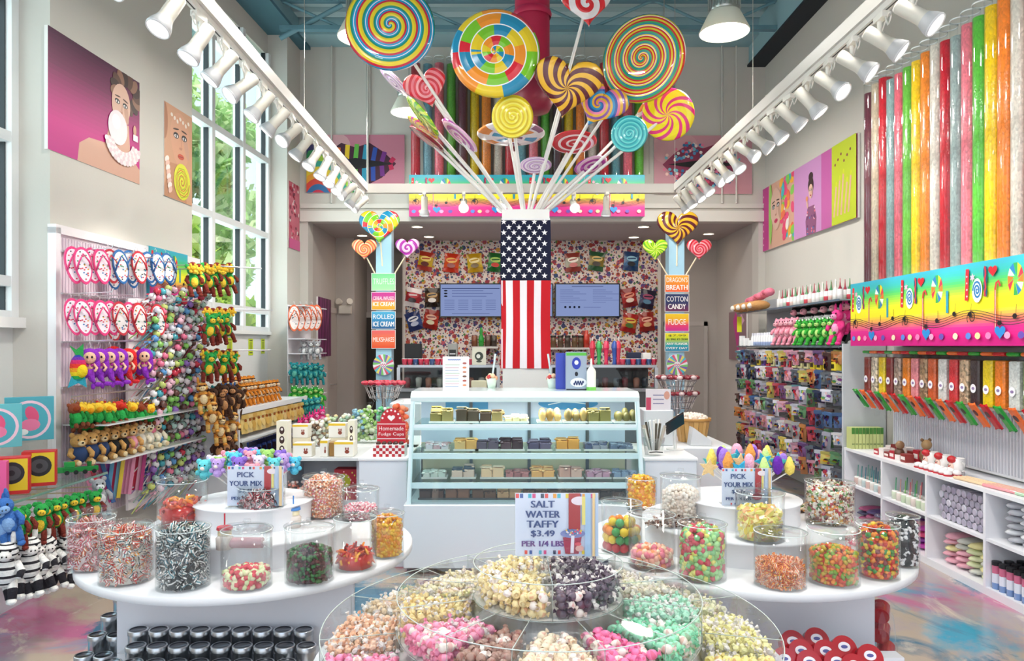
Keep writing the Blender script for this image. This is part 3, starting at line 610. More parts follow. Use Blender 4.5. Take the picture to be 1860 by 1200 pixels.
banner('music_banner', 'long rainbow banner of sweets and music notes above the right dispensers', 3.2, (3.05, 4.9, 1.6), RR, 4)
m = M().box((3.09, 3.2, 1.6), (RX, 6.5, 1.63), 'd8d4d0').box((3.09, 3.2, 2.11), (RX, 6.5, 2.14), 'd8d4d0').box((3.09, 6.47, 1.63), (RX, 6.5, 2.11), 'e4e0dc')
tag(O('banner_canopy', m, 'satin'), 'pale boxed canopy shelf fixed to the right wall behind the long banner', 'canopy')
x0 = (743-CX)*9.6/F; x1 = (1171-CX)*9.6/F
banner('music_banner', 'rainbow banner of sweets and music notes high on the back wall', x1-x0, ((x0+x1)/2, 9.6, 3.28), 0, 4)
tag(O('banner_ledge', M().box((x0, 9.64, 3.29), (x1, 9.86, 3.32), 'd8d4d0').box((x0, 9.64, 3.79), (x1, 9.86, 3.81), 'd8d4d0'), 'satin'), 'pale ledge box behind the high rainbow banner on the back wall', 'ledge')
# ================================================================== clear candy tubes
def tubes(spec, r, z0, z1, where, rz, xyf, gr):
    m = M(); m.lathe((0, 0, 0), [(r, 0), (r, z1-z0)], 'ffffff', 18); sh = mesh(m, 'tube_shell'); sh.materials.append(MT['acrylic'])
    fi = mesh(M().lathe((0, 0, 0), [(0, .004), (r*.93, .004), (r*.93, 1), (0, 1)], 'ffffff', 18), 'fill'); fi.materials.append(MT['grains'])
    rim = mesh(M().lathe((0, 0, 0), [(r, -.01), (r*1.03, -.01), (r*1.03, 0), (r, 0)], 'e8ecec', 18), 'rim'); rim.materials.append(MT['edge'])
    for i, (c, nm, top, x, y) in enumerate(spec):
        t = T('candy_tube', 'clear tube of %s candy %s' % (nm, where(i)), 'candy tube', (x, y, z0), rz, gr)
        O('clear_tube', sh, None, t); f = O('candy_fill', fi, None, t, scale=(1, 1, (z1-z0)*top), tint=c); O('top_rim', rim, None, t, (0, 0, z1-z0))
cyc = [('6a3040', 'maroon'), ('c8b8a0', 'beige'), ('c82030', 'red'), ('8ca8a8', 'grey blue'), ('e06878', 'salmon pink'), ('68b840', 'green'), ('f0c818', 'yellow'), ('f08828', 'orange'), ('d8d0c4', 'off white'), ('c8182c', 'red'), ('98aaa8', 'grey green'), ('e87888', 'pink'), ('58b838', 'green'), ('f0c808', 'yellow'), ('f08020', 'orange'), ('d0c8bc', 'off white'), ('d02434', 'red'), ('90a8a8', 'grey'), ('e87080', 'pink'), ('60b840', 'green'), ('f0c818', 'yellow')]
tubes([(c, n, .93+.04*rnd.random(), 3.24, 6.52-.126*i) for i, (c, n) in enumerate(cyc)], .0605, 2.14, 3.92, lambda i: 'on the right wall, %s from the back' % nth(i), 0, None, 'clear candy tubes on the right wall')
bc = [('c02838', 'red'), ('70a0b0', 'blue'), ('e06878', 'pink'), ('60a838', 'green'), ('60303c', 'brown'), ('d8b820', 'yellow'), ('e08028', 'orange'), ('c8c0b4', 'white'), ('b82030', 'red'), ('5898a8', 'teal'), ('d86478', 'pink'), ('50a030', 'green'), ('402030', 'dark brown'), ('d0b020', 'yellow'), ('e07828', 'orange'), ('d0c8c0', 'white'), ('b81c2c', 'red'), ('58909c', 'teal'), ('d86070', 'pink'), ('58b030', 'green')]
tubes([(c, n, .94, (755+21.4*i-CX)*9.72/F, 9.72+.04*(i % 2)) for i, (c, n) in enumerate(bc)], .066, 3.82, 5.4, lambda i: 'high on the back wall, %s from the left' % nth(i), 0, None, 'clear candy tubes on the back wall')
# ================================================================== printed pictures
def poster(name, label, w, h, loc, rz, draw, edge='e4e0dc'):
    m = M(); m.box((-w/2, 0, 0), (w/2, .025, h), edge); m.lay = 1; draw(m, w, h)
    t = T(name, label, 'picture', loc, rz); O('printed_canvas', m, 'satin', t); return t
SK = 'd2a58e'; SKD = 'b9836c'; HR = '4a3028'
def clipx(pts, x0, x1, z0, z1): return [(min(max(x, x0), x1), min(max(z, z0), z1)) for x, z in pts]
def EL(x, z, rx, rz, a=0, n=24):
    ca, sa = math.cos(a), math.sin(a); return [(x+c*rx*ca-t*rz*sa, z+c*rx*sa+t*rz*ca) for c, t in ring(n)]
def face(m, cx, cz, s, a=0, hair=HR, skin=SK, shadow='141018', lip='c84860', C=None):
    cl = (lambda p: clipx(p, *C)) if C else (lambda p: p)
    def loc(x, z): ca, sa = math.cos(a), math.sin(a); return (cx+(x*ca-z*sa)*s, cz+(x*sa+z*ca)*s)
    def E(x, z, rx, rz, col, r=0): X, Z = loc(x, z); m.flat(cl(EL(X, Z, rx*s, rz*s, a+r)), col)
    E(0, .1, .62, .8, skin); m.flat(cl([loc(x, z) for x, z in ((-.55, -.1), (-.42, -.6), (-.16, -.88), (.16, -.88), (.42, -.6), (.55, -.1))]), skin)
    E(.38, -.15, .14, .4, 'c39680', .3)
    for k in (-1, 1):
        E(k*.26, .14, .17, .1, shadow); E(k*.26, .12, .12, .055, 'f0e8e4'); E(k*.26, .12, .05, .055, '3a4a50'); E(k*.26, .34, .19, .03, '4a3024', k*-.12)
    m.strip(cl([loc(.06, .1), loc(.05, -.12), loc(.1, -.22)]), .03*s, SKD); E(0, -.24, .1, .045, SKD); E(0, -.5, .2, .09, lip); E(0, -.5, .19, .012, '7a1c30')
def pic_bubble(m, w, h):
    grad(m, w, h, ('b8107c', 'c0087c', 'a00868', '6c0848', '4a0a38'), None, 24); m.lay = 3; C = (-w/2, w/2, 0, h)
    for i in range(7): m.flat(clipx(EL(w*.14, h*.3, w*(.42-.05*i), h*(.36-.045*i)), *C), tuple((1-i/6)*a+i/6*b for a, b in zip(H('900860'), H('c4108c')))) if i == 99 else None
    m.flat(clipx([(-w*.22, 0), (-w*.2, h*.16), (-w*.1, h*.24), (w*.08, h*.26), (w*.14, h*.5), (w*.36, h*.52), (w*.38, h*.24), (w*.5, h*.14), (w*.5, 0)], *C), 'cfa08a')
    for i in range(26):
        a = i*.42; m.flat(clipx(EL(w*.33+math.cos(a)*w*.14, h*.82+math.sin(a)*h*.13, w*.06, h*.05, a), *C), ('5a3c30', '3a2420', '8a6450')[i % 3])
    face(m, w*.26, h*.66, h*.24, -.08, C=C, skin='d8b09c')
    m.flat(clipx(EL(w*.43, h*.5, w*.02, h*.05), *C), 'c89880'); m.flat(clipx([(w*.41, h*.4), (w*.47, h*.4), (w*.47, h*.46), (w*.41, h*.46)], *C), 'f0eaea')
    m.flat(clipx(EL(w*.22, h*.45, w*.115, h*.16), *C), 'ece0e4'); m.flat(clipx(EL(w*.2, h*.5, w*.05, h*.07), *C), 'f8f2f4')
    for j in range(3):
        for i in range(16): a = PI*(1.05+i/17); m.flat(clipx(EL(w*.28+math.cos(a)*w*(.13+.035*j), h*.34+math.sin(a)*h*(.12+.04*j), w*.022, h*.026), *C), ('f0e4e4', 'e2ccd0')[(i+j) % 2])
poster('wall_picture', 'large print of a woman blowing a bubble on magenta background', 1.1, .83, LW(5.5, .005, 2.92), LR, pic_bubble)
def pic_lolly(m, w, h):
    C = (-w/2, w/2, 0, h); m.rect(-w/2, 0, w/2, h, 'c89878'); m.flat(clipx(EL(-w*.5, h*.8, w*.12, h*.2), *C), 'a87050')
    m.flat([(-w/2, 0), (-w/2, h*.1), (-w*.3, h*.38), (w*.1, h*.4), (w*.3, 0)], 'b88464'); face(m, w*.06, h*.66, h*.34, .06, C=C, skin='cf9a7c', lip='c05038')
    for i in range(7): m.flat(clipx(EL(w*(-.25+.1*i), h*(.9-.02*(i % 3)), w*.04, h*.02, i), *C), 'e8dcd0')
    m.disc(w*.12, h*.22, w*.3, h*.2, 'd8d838'); m.spiral(w*.12, h*.22, h*.19, 4, .012, 'a8b028', .9); m.spiral(w*.12, h*.22, h*.17, 3, .008, 'c84840', .9)
    for i in range(8): m.flat(clipx(EL(-w*.42+i*.008, h*(.4-.045*i), w*.08, h*.03, .6), *C), ('f0e0d8', 'e0b8a8')[i % 2])
poster('wall_picture', 'narrow print of a face with glitter eyes licking a yellow lollipop', .50, .83, LW(6.73, -.02, 2.92), LR, pic_lolly)
def pic_small(m, w, h):
    m.rect(-w/2, 0, w/2, h, 'c86478'); q = random.Random(3)
    for i in range(60): m.flat(clipx(EL((q.random()-.5)*w*.8, q.random()*h, .02, .03, q.random()*3), -w/2, w/2, 0, h), q.choice(('e8d0d0', 'b02040', 'e87890', 'f0e8e8', '802040')))
    m.rect(-w/2, 0, w/2, h*.15, 'd05890')
poster('wall_picture', 'narrow red and pink confetti print on the pier by the alcove', .40, .86, LW(9.66, .005, 2.86), LR, pic_small)
def pic_rainbow(m, w, h):
    C = (-w/2, w/2, 0, h); m.rect(-w/2, 0, w/2, h, '28183c')
    for i, c in enumerate(('30a050', 'f0c828', '28a060', 'e8d838', 'f08828', '2878a8', 'd82838', 'f0b030')):
        m.flat(clipx(EL(-w*.3, -h*.05, w*(.62-.07*i), h*(.8-.09*i)), *C), c)
def rot_lips(m, w, h, cols, dots=False):
    C = (-w/2, w/2, 0, h); m.rect(-w/2, 0, w/2, h, 'c8909a' if dots else 'c0788c'); q = random.Random(5)
    m.flat(clipx(EL(-w*.3, h*.8, w*.25, h*.3), *C), 'cf9ca2')
    out = [(-.46, .5), (-.32, .7), (-.16, .86), (0, .78), (.16, .86), (.32, .7), (.46, .5), (.3, .26), (.12, .12), (-.12, .12), (-.3, .26)]
    m.flat([(x*w*.9, z*h) for x, z in out], '40102c' if not dots else '8a3050')
    if dots:
        for i in range(230):
            x, z = (q.random()-.5)*.88, q.random()*.78+.1
            if (x/.46)**2+((z-.5)/.4)**2 < 1 and abs(z-.5) > .1-.2*abs(x)*.3: m.disc(x*w*.9, z*h, .022, .022, q.choice(('4890c0', 'e8e0dc', 'e07898', '70b8c8', 'f0c8c0', '3070a0', 'd04868')), 8)
        m.flat([(-.36*w, .5*h), (0, .58*h), (.36*w, .5*h), (0, .42*h)], '181014')
    else:
        for i, c in enumerate(cols):
            x = -.42+.84*i/(len(cols)-1); k = 1-(x/.5)**2
            m.strip([(x*w*.85, (.5+.06*k)*h), (x*w*.9+.02, (.5+.34*k)*h)], .06, c); m.strip([(x*w*.85, (.5-.06*k)*h), (x*w*.9-.01, (.5-.36*k)*h)], .06, c)
        m.flat([(-.38*w, .5*h), (0, .6*h), (.38*w, .5*h), (0, .4*h)], '120810')
x0, x1 = P(557, 350, 9.88), P(735, 245, 9.88); hh = x1[2]-x0[2]; xm = (568+70)/2
a = P(557, 350, 9.87)
def pic_lipsL(m, w, h):
    rot_lips(m, w, h, ('8a2040', 'd02838', 'f07828', 'f0c820', '60b040', '2890b0', '2848a0', '702880', 'c02050')); C = (-w/2, w/2, 0, h)
    for i, c in enumerate(('30205c', '2f9050', 'a8d030', '30a890', 'e8c828', 'f0a028', 'd84030', '2868a0', 'c82848')): m.flat(clipx(EL(-w*.38, -h*.1, w*(.44-.045*i), h*(.95-.1*i)), *C), c)
poster('wall_picture', 'print of glossy rainbow lips behind rainbow hair on the back wall', x1[0]-x0[0], hh, ((x0[0]+x1[0])/2, 9.87, x0[2]), 0, pic_lipsL)
x0, x1 = P(1188, 352, 9.87), P(1366, 246, 9.87)
poster('wall_picture', 'print of lips covered in beads on the right of the back wall', x1[0]-x0[0], x1[2]-x0[2], ((x0[0]+x1[0])/2, 9.87, x0[2]), 0, lambda m, w, h: rot_lips(m, w, h, (), True))
def pic_right(m, w, h):
    C = (-w/2, w/2, 0, h); q = random.Random(9); m.rect(-w/2, 0, w/2, h, 'c03088'); a = -w/2
    # left to right: magenta strip with dots, face with colour splash, woman on lilac, hand on lime
    for i in range(8): m.disc(a+w*.03, h*(.1+.11*i), .014, .014, 'f0a8d0', 10)
    m.rect(a+w*.1, 0, a+w*.42, h, 'd8a890')
    for i in range(46): m.flat(clipx(EL(a+w*(.26+.16*q.random()), h*q.random(), .05, .07, q.random()*3), a+w*.1, a+w*.42, 0, h), q.choice(('e84878', '38b8c0', 'f0b038', 'f07048', '80c850', 'f4e8e0')))
    m.flat(clipx(EL(a+w*.13, h*.55, .06, .4), a+w*.1, a+w*.42, 0, h), '9ac860'); face(m, a+w*.2, h*.58, h*.36, .05, C=(a+w*.1, a+w*.42, 0, h), skin='dcb4a0', lip='d03868')
    m.rect(a+w*.42, 0, a+w*.8, h, 'c890c4'); m.rect(a+w*.7, 0, a+w*.8, h, 'c060a4'); cx = a+w*.6
    m.flat([(cx-.13, 0), (cx-.15, h*.2), (cx-.09, h*.38), (cx+.09, h*.38), (cx+.15, h*.2), (cx+.13, 0)], '8a5078')
    for i in range(22): m.disc(cx-.11+.22*q.random(), h*.34*q.random()+.01, .017, .013, q.choice(('e87888', '5078b0', 'e8c8d0', '603068')), 8)
    m.flat(EL(cx, h*.66, .075, .1), '3c2a2c'); m.flat(EL(cx, h*.78, .06, .05), '3c2a2c'); face(m, cx, h*.58, .09, 0, skin='e0b8a4', lip='b82848'); m.flat(EL(cx-.09, h*.42, .02, .05, .3), 'dcb09c'); m.disc(cx-.1, h*.5, .03, .03, 'e09060')
    m.rect(a+w*.8, 0, w/2, h, 'c0d028')
    for i in range(5): m.strip([(a+w*(.82+.03*i), h*.1), (a+w*(.84+.03*i), h*(.5+.06*(i % 3)))], .035, 'dcae94'); m.disc(a+w*(.84+.03*i), h*(.5+.06*(i % 3)), .018, .03, 'd0d820', 10)
    for i in range(6): m.disc(a+w*(.83+.025*i), h*(.75+.05*(i % 3)), .016, .016, '802848', 8)
poster('wall_picture', 'long candy portrait print on the right wall showing three women', 2.70, .83, (RX-.03, 8.60, 2.86), RR, pic_right)
def pic_purple(c1, c2):
    def f(m, w, h):
        m.rect(-w/2, 0, w/2, h, c1); q = random.Random(4)
        for i in range(9): x = -w/2+w*(.08+.1*i); m.strip([(x+.03*math.sin(j*.9+i), h*j/8) for j in range(9)], [.01+.03*q.random() for _ in range(9)], c2 if i % 2 else '401830')
    return f
poster('wall_picture', 'tall dark purple streaked print on the left alcove wall', .78, .84, (-2.59, 10.7, 1.45), PI/2, pic_purple('6a2058', '9a4880'))
def pic_pink(m, w, h):
    m.rect(-w/2, 0, w/2, h, '8a6a70'); m.flat([(-w*.1, h), (w*.15, h*.7), (w*.05, h*.3), (w*.2, h*.05), (w*.02, h*.1), (-w*.12, h*.5), (-w*.25, h*.8)], 'b83080'); m.flat([(w*.2, h*.95), (w*.4, h*.8), (w*.1, h*.6)], 'd8a0b8')
poster('wall_picture', 'brown print with a pink streak on the right alcove wall', .8, .70, (3.38, 10.7, 1.4), -PI/2, pic_pink)
# ================================================================== loose candy
def ico():
    p = (1+5**.5)/2; v = np.array([(-1, p, 0), (1, p, 0), (-1, -p, 0), (1, -p, 0), (0, -1, p), (0, 1, p), (0, -1, -p), (0, 1, -p), (p, 0, -1), (p, 0, 1), (-p, 0, -1), (-p, 0, 1)], float); v /= np.linalg.norm(v[0])
    f = [(0, 11, 5), (0, 5, 1), (0, 1, 7), (0, 7, 10), (0, 10, 11), (1, 5, 9), (5, 11, 4), (11, 10, 2), (10, 7, 6), (7, 1, 8), (3, 9, 4), (3, 4, 2), (3, 2, 6), (3, 6, 8), (3, 8, 9), (4, 9, 5), (2, 4, 11), (6, 2, 10), (8, 6, 7), (9, 8, 1)]
    return v, f
IV, IF = ico()
def shape(kind, q=None):
    m = M()
    if kind == 'lump': return IV*np.array((.5, .42, .4)), IF, [0]*20
    if kind == 'ball': m.ell((0, 0, 0), .5, 'ffffff', 9, 6); return np.array(m.v), m.f, [0]*len(m.f)
    if kind == 'bean': m.ell((0, 0, 0), (.5, .3, .3), 'ffffff', 6, 4); return np.array(m.v), m.f, [0]*len(m.f)
    if kind == 'taffy':
        V = [IV*np.array((.42, .33, .33))]; Fc = list(IF); g = [0]*10+[1]*10; n = 12
        for s_ in (-1, 1):
            vs = [(s_*.38, 0, 0)]+[(s_*.72, .2*math.cos(a), .2*math.sin(a)) for a in (0, 1.25, 2.5, 3.77, 5.0)]; V.append(np.array(vs)); Fc += [(n, n+1+i, n+1+(i+1) % 5) for i in range(5)]; g += [1]*5; n += 6
        return np.concatenate(V), Fc, g
    if kind == 'ring': m.tube([(math.cos(a)*.36, math.sin(a)*.36, 0) for a in [i*PI/4 for i in range(8)]], .14, 'ffffff', 5, True); return np.array(m.v), m.f, [0 if i % 10 < 5 else 1 for i in range(len(m.f))]
    if kind == 'worm': m.tube([(-.6, .1, 0), (-.3, -.15, .05), (0, .05, .12), (.3, .15, .02), (.6, -.1, 0)], [.08, .13, .13, .13, .07], 'ffffff', 5); n = len(m.f); return np.array(m.v), m.f, [0 if i < n/2 else 1 for i in range(n)]
    if kind == 'strip':
        vs = []; Fc = []; g = []
        for i in range(6):
            x = -.8+.32*i; z = .16*math.sin(i*1.3)
            for y in (-.2, -.07, .07, .2): vs.append((x, y, z))
        for i in range(5):
            for j in range(3): a = i*4+j; Fc.append((a, a+1, a+5, a+4)); g.append(j % 2)
        return np.array(vs), Fc, g
    if kind == 'slice':
        vs = [(0, -.15, -.15), (0, .15, -.15)]+[(math.cos(a)*.5, y, math.sin(a)*.5-.15) for a in [PI*i/6 for i in range(7)] for y in (-.15, .15)]
        Fc = [tuple(2+2*i for i in range(7)), tuple(3+2*i for i in range(6, -1, -1))]+[(2+2*i, 3+2*i, 5+2*i, 4+2*i) for i in range(6)]+[(2, 14, 15, 3)]; return np.array(vs), Fc, [0, 0]+[1]*7
    if kind == 'twist':
        m.tube([(-.5, 0, 0), (-.25, .06, .05), (0, 0, 0), (.25, -.06, .05), (.5, 0, 0)], .13, 'ffffff', 6); return np.array(m.v), m.f, [i % 2 for i in range(len(m.f))]
SHC = {}
def rotm(q, n):
    u = q.randn(n, 4); u /= np.linalg.norm(u, axis=1)[:, None]; w, x, y, z = u.T
    return np.stack([np.stack([1-2*(y*y+z*z), 2*(x*y-z*w), 2*(x*z+y*w)], -1), np.stack([2*(x*y+z*w), 1-2*(x*x+z*z), 2*(y*z-x*w)], -1), np.stack([2*(x*z-y*w), 2*(y*z+x*w), 1-2*(x*x+y*y)], -1)], 1)
def scatter(m, kind, pts, size, pal, seed, flatz=1.0):
    q = np.random.RandomState(seed); V, Fc, g = SHC.setdefault(kind, shape(kind)); n = len(pts); R = rotm(q, n); sz = size*(.8+.4*q.rand(n))
    A = np.einsum('nij,vj->nvi', R, V)*sz[:, None, None]; A[:, :, 2] *= flatz; A += np.array(pts)[:, None, :]; nv = len(V)
    F2 = [tuple(i+k*nv for i in f) for k in range(n) for f in Fc]; ch = q.randint(0, len(pal), n); P2 = [(H(a), H(b)) for a, b in pal]
    m.np_add(A.reshape(-1, 3), F2, [P2[ch[k]][j] for k in range(n) for j in g], kind in ('ball', 'bean', 'ring', 'worm', 'lump'))
def heap(label, loc, R, h, kind, pal, size, seed, mound=.25, name='loose_candy', cat='candy', mtn='gloss', dens=1.0, core=None):
    if kind == 'strip': core = pal[0][1]; dens = 1.55
    q = np.random.RandomState(seed); m = M(); c = core or pal[0][0]; m.lathe((0, 0, 0), [(0, .002), (R*.84, .002), (R*.84, h*.82), (R*.6, h*.86), (0, h*(.86+mound*.3))], c, 20); pts = []
    na = int(2*PI*R/(size*.62)*dens); nz = max(1, int(h/(size*.55)*dens))
    for j in range(nz):
        for i in range(na):
            a = 2*PI*(i+q.rand())/na; r = R-size*.42*(1+.5*q.rand()); pts.append((math.cos(a)*r, math.sin(a)*r, size*.35+(h-size*.45)*(j+.8*q.rand())/nz))
    nt_ = int(PI*R*R/(size*size*.42)*dens)
    for i in range(nt_):
        r = (R-size*.45)*math.sqrt(q.rand()); a = q.rand()*6.3; pts.append((math.cos(a)*r, math.sin(a)*r, h*(.9+mound*(1-(r/R)**2))-size*.2*q.rand()))
    n0 = m.n; scatter(m, kind, pts, size, pal, seed+1)
    for i in range(n0, m.n):
        x, y, z = m.v[i]; r = math.hypot(x, y)
        if r > R-.001: m.v[i] = (x*(R-.001)/r, y*(R-.001)/r, max(z, .001))
        elif z < .001: m.v[i] = (x, y, .001)
    o = O(name, m, mtn, None, loc); return tag(o, label, cat, None, 'stuff')
JM = {}
def jar(loc, r, h, label, tilt=0, lid=True, knob=True):
    k = (round(r, 3), round(h, 3))
    if k not in JM:
        a = mesh(M().lathe((0, 0, 0), [(0, 0), (r, 0), (r, h), (r-.0025, h), (r-.0025, .003), (0, .003)], 'ffffff', 40), 'jar_body'); a.materials.append(MT['acrylic'])
        e = mesh(M().lathe((0, 0, 0), [(r-.0025, h-.001), (r+.0008, h-.001), (r+.0008, h+.001), (r-.0025, h+.001)], 'dfe8e8', 40), 'jar_rim'); e.materials.append(MT['edge'])
        l = mesh(M().lathe((0, 0, 0), [(0, .006), (r*.7, .005), (r*1.03, 0), (r*1.03, -.003), (0, .002)], 'ffffff', 40).tube([(math.cos(i*PI/16)*r*1.03, math.sin(i*PI/16)*r*1.03, -.001) for i in range(32)], .0013, 'ffffff', 4, True), 'lid'); l.materials.append(MT['acrylic'])
        kb = mesh(M().lathe((0, 0, 0), [(0, .005), (.008, .006), (.007, .014), (.014, .022), (.012, .03), (0, .032)], 'ffffff', 14), 'knob'); kb.materials.append(MT['acrylic']); JM[k] = (a, e, l, kb)
    a, e, l, kb = JM[k]; t = T('candy_jar', label, 'jar', loc, 0, 'clear acrylic candy jars'); O('jar_body', a, None, t); O('rim', e, None, t)
    if lid:
        o = O('lid', l, None, t, (0, 0, h+.006), (tilt, .05, 0)); 
        if knob: O('knob', kb, None, o)
    return t
PAL = dict(
 bw=[('f4f0ec', '14181a'), ('2a6c7c', 'f0ece8'), ('101418', 'f4f0ec'), ('f4f0ec', '3c8c98'), ('141414', 'e8e4e0')],
 mixr=[('e85028', 'f8f0e4'), ('f4a030', 'f8f4ec'), ('f4ece4', 'b02028'), ('c82830', 'f4ece0'), ('f4ece4', '2c6c78'), ('f8f0e0', '202020')],
 rose=[('d05060', 'f4e4e0'), ('f0a0a8', 'f8f0ec'), ('f8ece8', 'c03040'), ('d0683c', 'f4e0d4')],
 melon=[('c83848', 'e8d8c0'), ('d8e0a8', 'c04050'), ('e04858', 'a8c878'), ('e8e0b8', 'b83048')],
 cherry=[('4a1018', '2c6c28'), ('1c5c28', '6c1420'), ('3c0c14', '881c28'), ('286c30', '28501c')],
 worms=[('c01c18', 'e85c18'), ('e88018', 'c82018'), ('f0a828', 'd04818'), ('8c1010', 'd83018')],
 corn=[('f0a020', 'e86818'), ('f8c838', 'd86020'), ('f0902c', 'f8e080'), ('e8b030', 'a03040')],
 redblk=[('a01c2c', 'f4e0e0'), ('f4e8e4', '18141a'), ('14141a', 'b02434'), ('f0d0d0', 'c0283c')],
 peach=[('f8b098', 'fce8d8'), ('f0905c', 'fce0c8'), ('e8788c', 'f8e8e0'), ('f8d8b8', 'f0a070')],
 gum=[('f0cc18', 'f0cc18'), ('209038', '209038'), ('f08820', 'f08820'), ('d02030', 'd02030'), ('f0d828', 'f0d828')],
 grn=[('98cc78', '98cc78'), ('d84858', 'd84858'), ('a8dc90', 'a8dc90'), ('e8e070', 'e8e070'), ('c83048', 'c83048'), ('88c888', '88c888')],
 orng=[('f07830', 'fce0c0'), ('e85820', 'f8d060'), ('f8b060', 'c03020'), ('f4e8d0', 'e86828')],
 bears=[('d84018', 'd84018'), ('e88818', 'e88818'), ('c8a818', 'c8a818'), ('e06010', 'e06010'), ('78a020', '78a020')],
 multi=[('d83020', 'd83020'), ('f09020', 'f09020'), ('3c9038', '3c9038'), ('e8c828', 'e8c828'), ('e05818', 'e05818'), ('802020', '802020')],
 dark=[('16161c', 'f4f0ec'), ('202024', '202024'), ('f0ecec', '16161c')],
 cream=[('f8ece0', 'f0dcd0'), ('f4e4d8', 'f8f4ec'), ('f0dccc', 'f0e0d4')],
 yelo=[('f4e878', 'f0b870'), ('f0d840', 'f8f0c0'), ('f8f0a0', 'e8e060'), ('f0a868', 'f8e8a0')],
 wrap=[('f0a040', 'f8f0e0'), ('38783c', 'f4e8d8'), ('c83848', 'f8ece4'), ('e8d8c8', '803020'), ('78b048', 'f4ecd8')],
 brn=[('7c4838', 'd8c0b0'), ('c8b0a0', '5c3830'), ('e8e0dc', '8c6858')],
 pnk=[('f4a0b0', 'f8e0dc'), ('f07890', 'f8ecec')])
CZ = .75
def on(px, yb, D, r):      # centre of a round thing whose front foot is seen at (px, yb) on a surface D below the eye
    Y = 1343*D/(yb-628)+r; return ((px-CX)*Y/F, Y)
def table(x, y, side):
    t = T('display_table', 'round white two tiered display table on the %s, loaded with candy jars' % side, 'table', (x, y, 0))
    m = M().lathe((0, 0, 0), [(0, .715), (.66, .715), (.673, .72), (.673, .745), (.668, .75), (0, .75)], 'e9e9ec', 72); O('table_top', m, 'satin', t)
    s = 1 if side == 'left' else -1
    O('front_panel', M().box((-.40 if s > 0 else -.5, -.36, .0), (.5 if s > 0 else .40, -.34, .715), 'dcdce2'), 'satin', t)
    O('side_panel', M().box((-.02, -.6, 0), (.0, -.36, .715), 'e0e0e6') if 0 else M().box((-s*.40-.01, -.34, 0), (-s*.40+.01, .4, .715), 'd6d6dc'), 'satin', t)
    O('bottom_shelf', M().lathe((0, 0, 0), [(0, .05), (.62, .05), (.62, .08), (0, .08)], 'e4e4e8', 48), 'satin', t)
    O('middle_tier', M().lathe((0, 0, 0), [(.41, .75), (.41, .835), (.42, .84), (.42, .85), (0, .85)], 'e8e8ec', 60), 'satin', t)
    O('upper_tier', M().lathe((0, 0, 0), [(.24, .85), (.24, .935), (.25, .94), (.25, .945), (0, .945)], 'ececf0', 48), 'satin', t)
    return t
LTX, LTY, RTX, RTY = -1.07, 3.17, 1.03, 3.21
table(LTX, LTY, 'left'); table(RTX, RTY, 'right')
def J(px, yb, z, r, h, fh, kind, pk, size, seed, what, where, tilt=0, lid=True, mound=.25, dens=1.0):
    where = where.replace('on the middle tier', 'middle tier').replace('at the ', '').replace('at right of the ', 'right side of ').replace('on the right table', 'right table').replace('at left of the ', 'left side of '); x, y = on(px, yb, EYE-z, r); z += .001
    jar((x, y, z), r, h, 'jar of %s, %s' % (what, where), tilt, lid)
    if pk: heap('%s in the jar, %s' % (what, where), (x, y, z+.003), r-.004, fh, kind, PAL[pk], size, seed, mound, dens=dens)
J(166, 1043, CZ, .085, .19, .15, 'strip', 'rose', .03, 11, 'pink and red sour belts', 'at the far left of the left table', .3)
J(229, 1069, CZ, .092, .19, .165, 'strip', 'mixr', .03, 12, 'orange white and red wrapped sweets', 'second from left on the left table', .1)
J(333, 1079, CZ, .092, .205, .18, 'strip', 'bw', .034, 13, 'black white and teal sour belts', 'at the front of the left table')
J(448, 1079, CZ, .088, .20, .055, 'lump', 'melon', .026, 14, 'few red and green melon chews', 'front of the left table')
J(562, 1067, CZ, .088, .19, .105, 'lump', 'cherry', .02, 15, 'dark red and green berries', 'front right of the left table')
J(645, 1042, CZ, .082, .19, .06, 'worm', 'worms', .045, 16, 'red and orange gummy worms', 'on the right part of the left table')
J(703, 1017, CZ, .07, .17, .14, 'bean', 'corn', .022, 17, 'orange and yellow sugared corn', 'at the far right of the left table')
J(331, 966, .85, .10, .19, .10, 'worm', 'worms', .07, 21, 'large yellow blue and red gummy snakes', 'on the middle tier at left', 0, mound=.1)
J(475, 970, .85, .095, .17, .14, 'strip', 'redblk', .034, 22, 'red white and black wrapped taffy strips', 'on the middle tier below the price sign')
J(588, 945, .85, .09, .17, .15, 'ring', 'peach', .026, 23, 'peach and pink gummy rings', 'on the middle tier at right of the left table')
J(655, 950, .85, .08, .13, .05, 'ring', 'pnk', .024, 24, 'pale pink gummy rings', 'low behind the worms on the left table')
J(1129, 1010, CZ, .085, .20, 0, 'ball', None, .05, 31, 'large coloured gumballs', 'at the left end of the right table')
J(1184, 1040, CZ, .09, .20, .06, 'lump', 'peach', .03, 32, 'orange and peach chews', 'beside the gumballs on the right table')
J(1275, 1063, CZ, .088, .20, .165, 'lump', 'grn', .032, 33, 'green red and yellow sugared gumdrops', 'at the front left of the right table')
J(1417, 1077, CZ, .09, .19, .075, 'strip', 'orng', .022, 34, 'orange and white sour pieces', 'at the front of the right table')
J(1514, 1071, CZ, .09, .19, .11, 'bean', 'bears', .024, 35, 'amber orange gummy bears', 'front right of the right table', .25)
J(1595, 1058, CZ, .075, .19, .165, 'lump', 'multi', .024, 36, 'red orange and green fruit chews', 'at the right of the right table')
J(1640, 1034, CZ, .06, .19, .16, 'lump', 'dark', .022, 37, 'black and white liquorice', 'at the far right of the right table')
J(1236, 955, .85, .085, .19, .13, 'lump', 'cream', .024, 41, 'cream white sweets', 'on the middle tier at left of the right table')
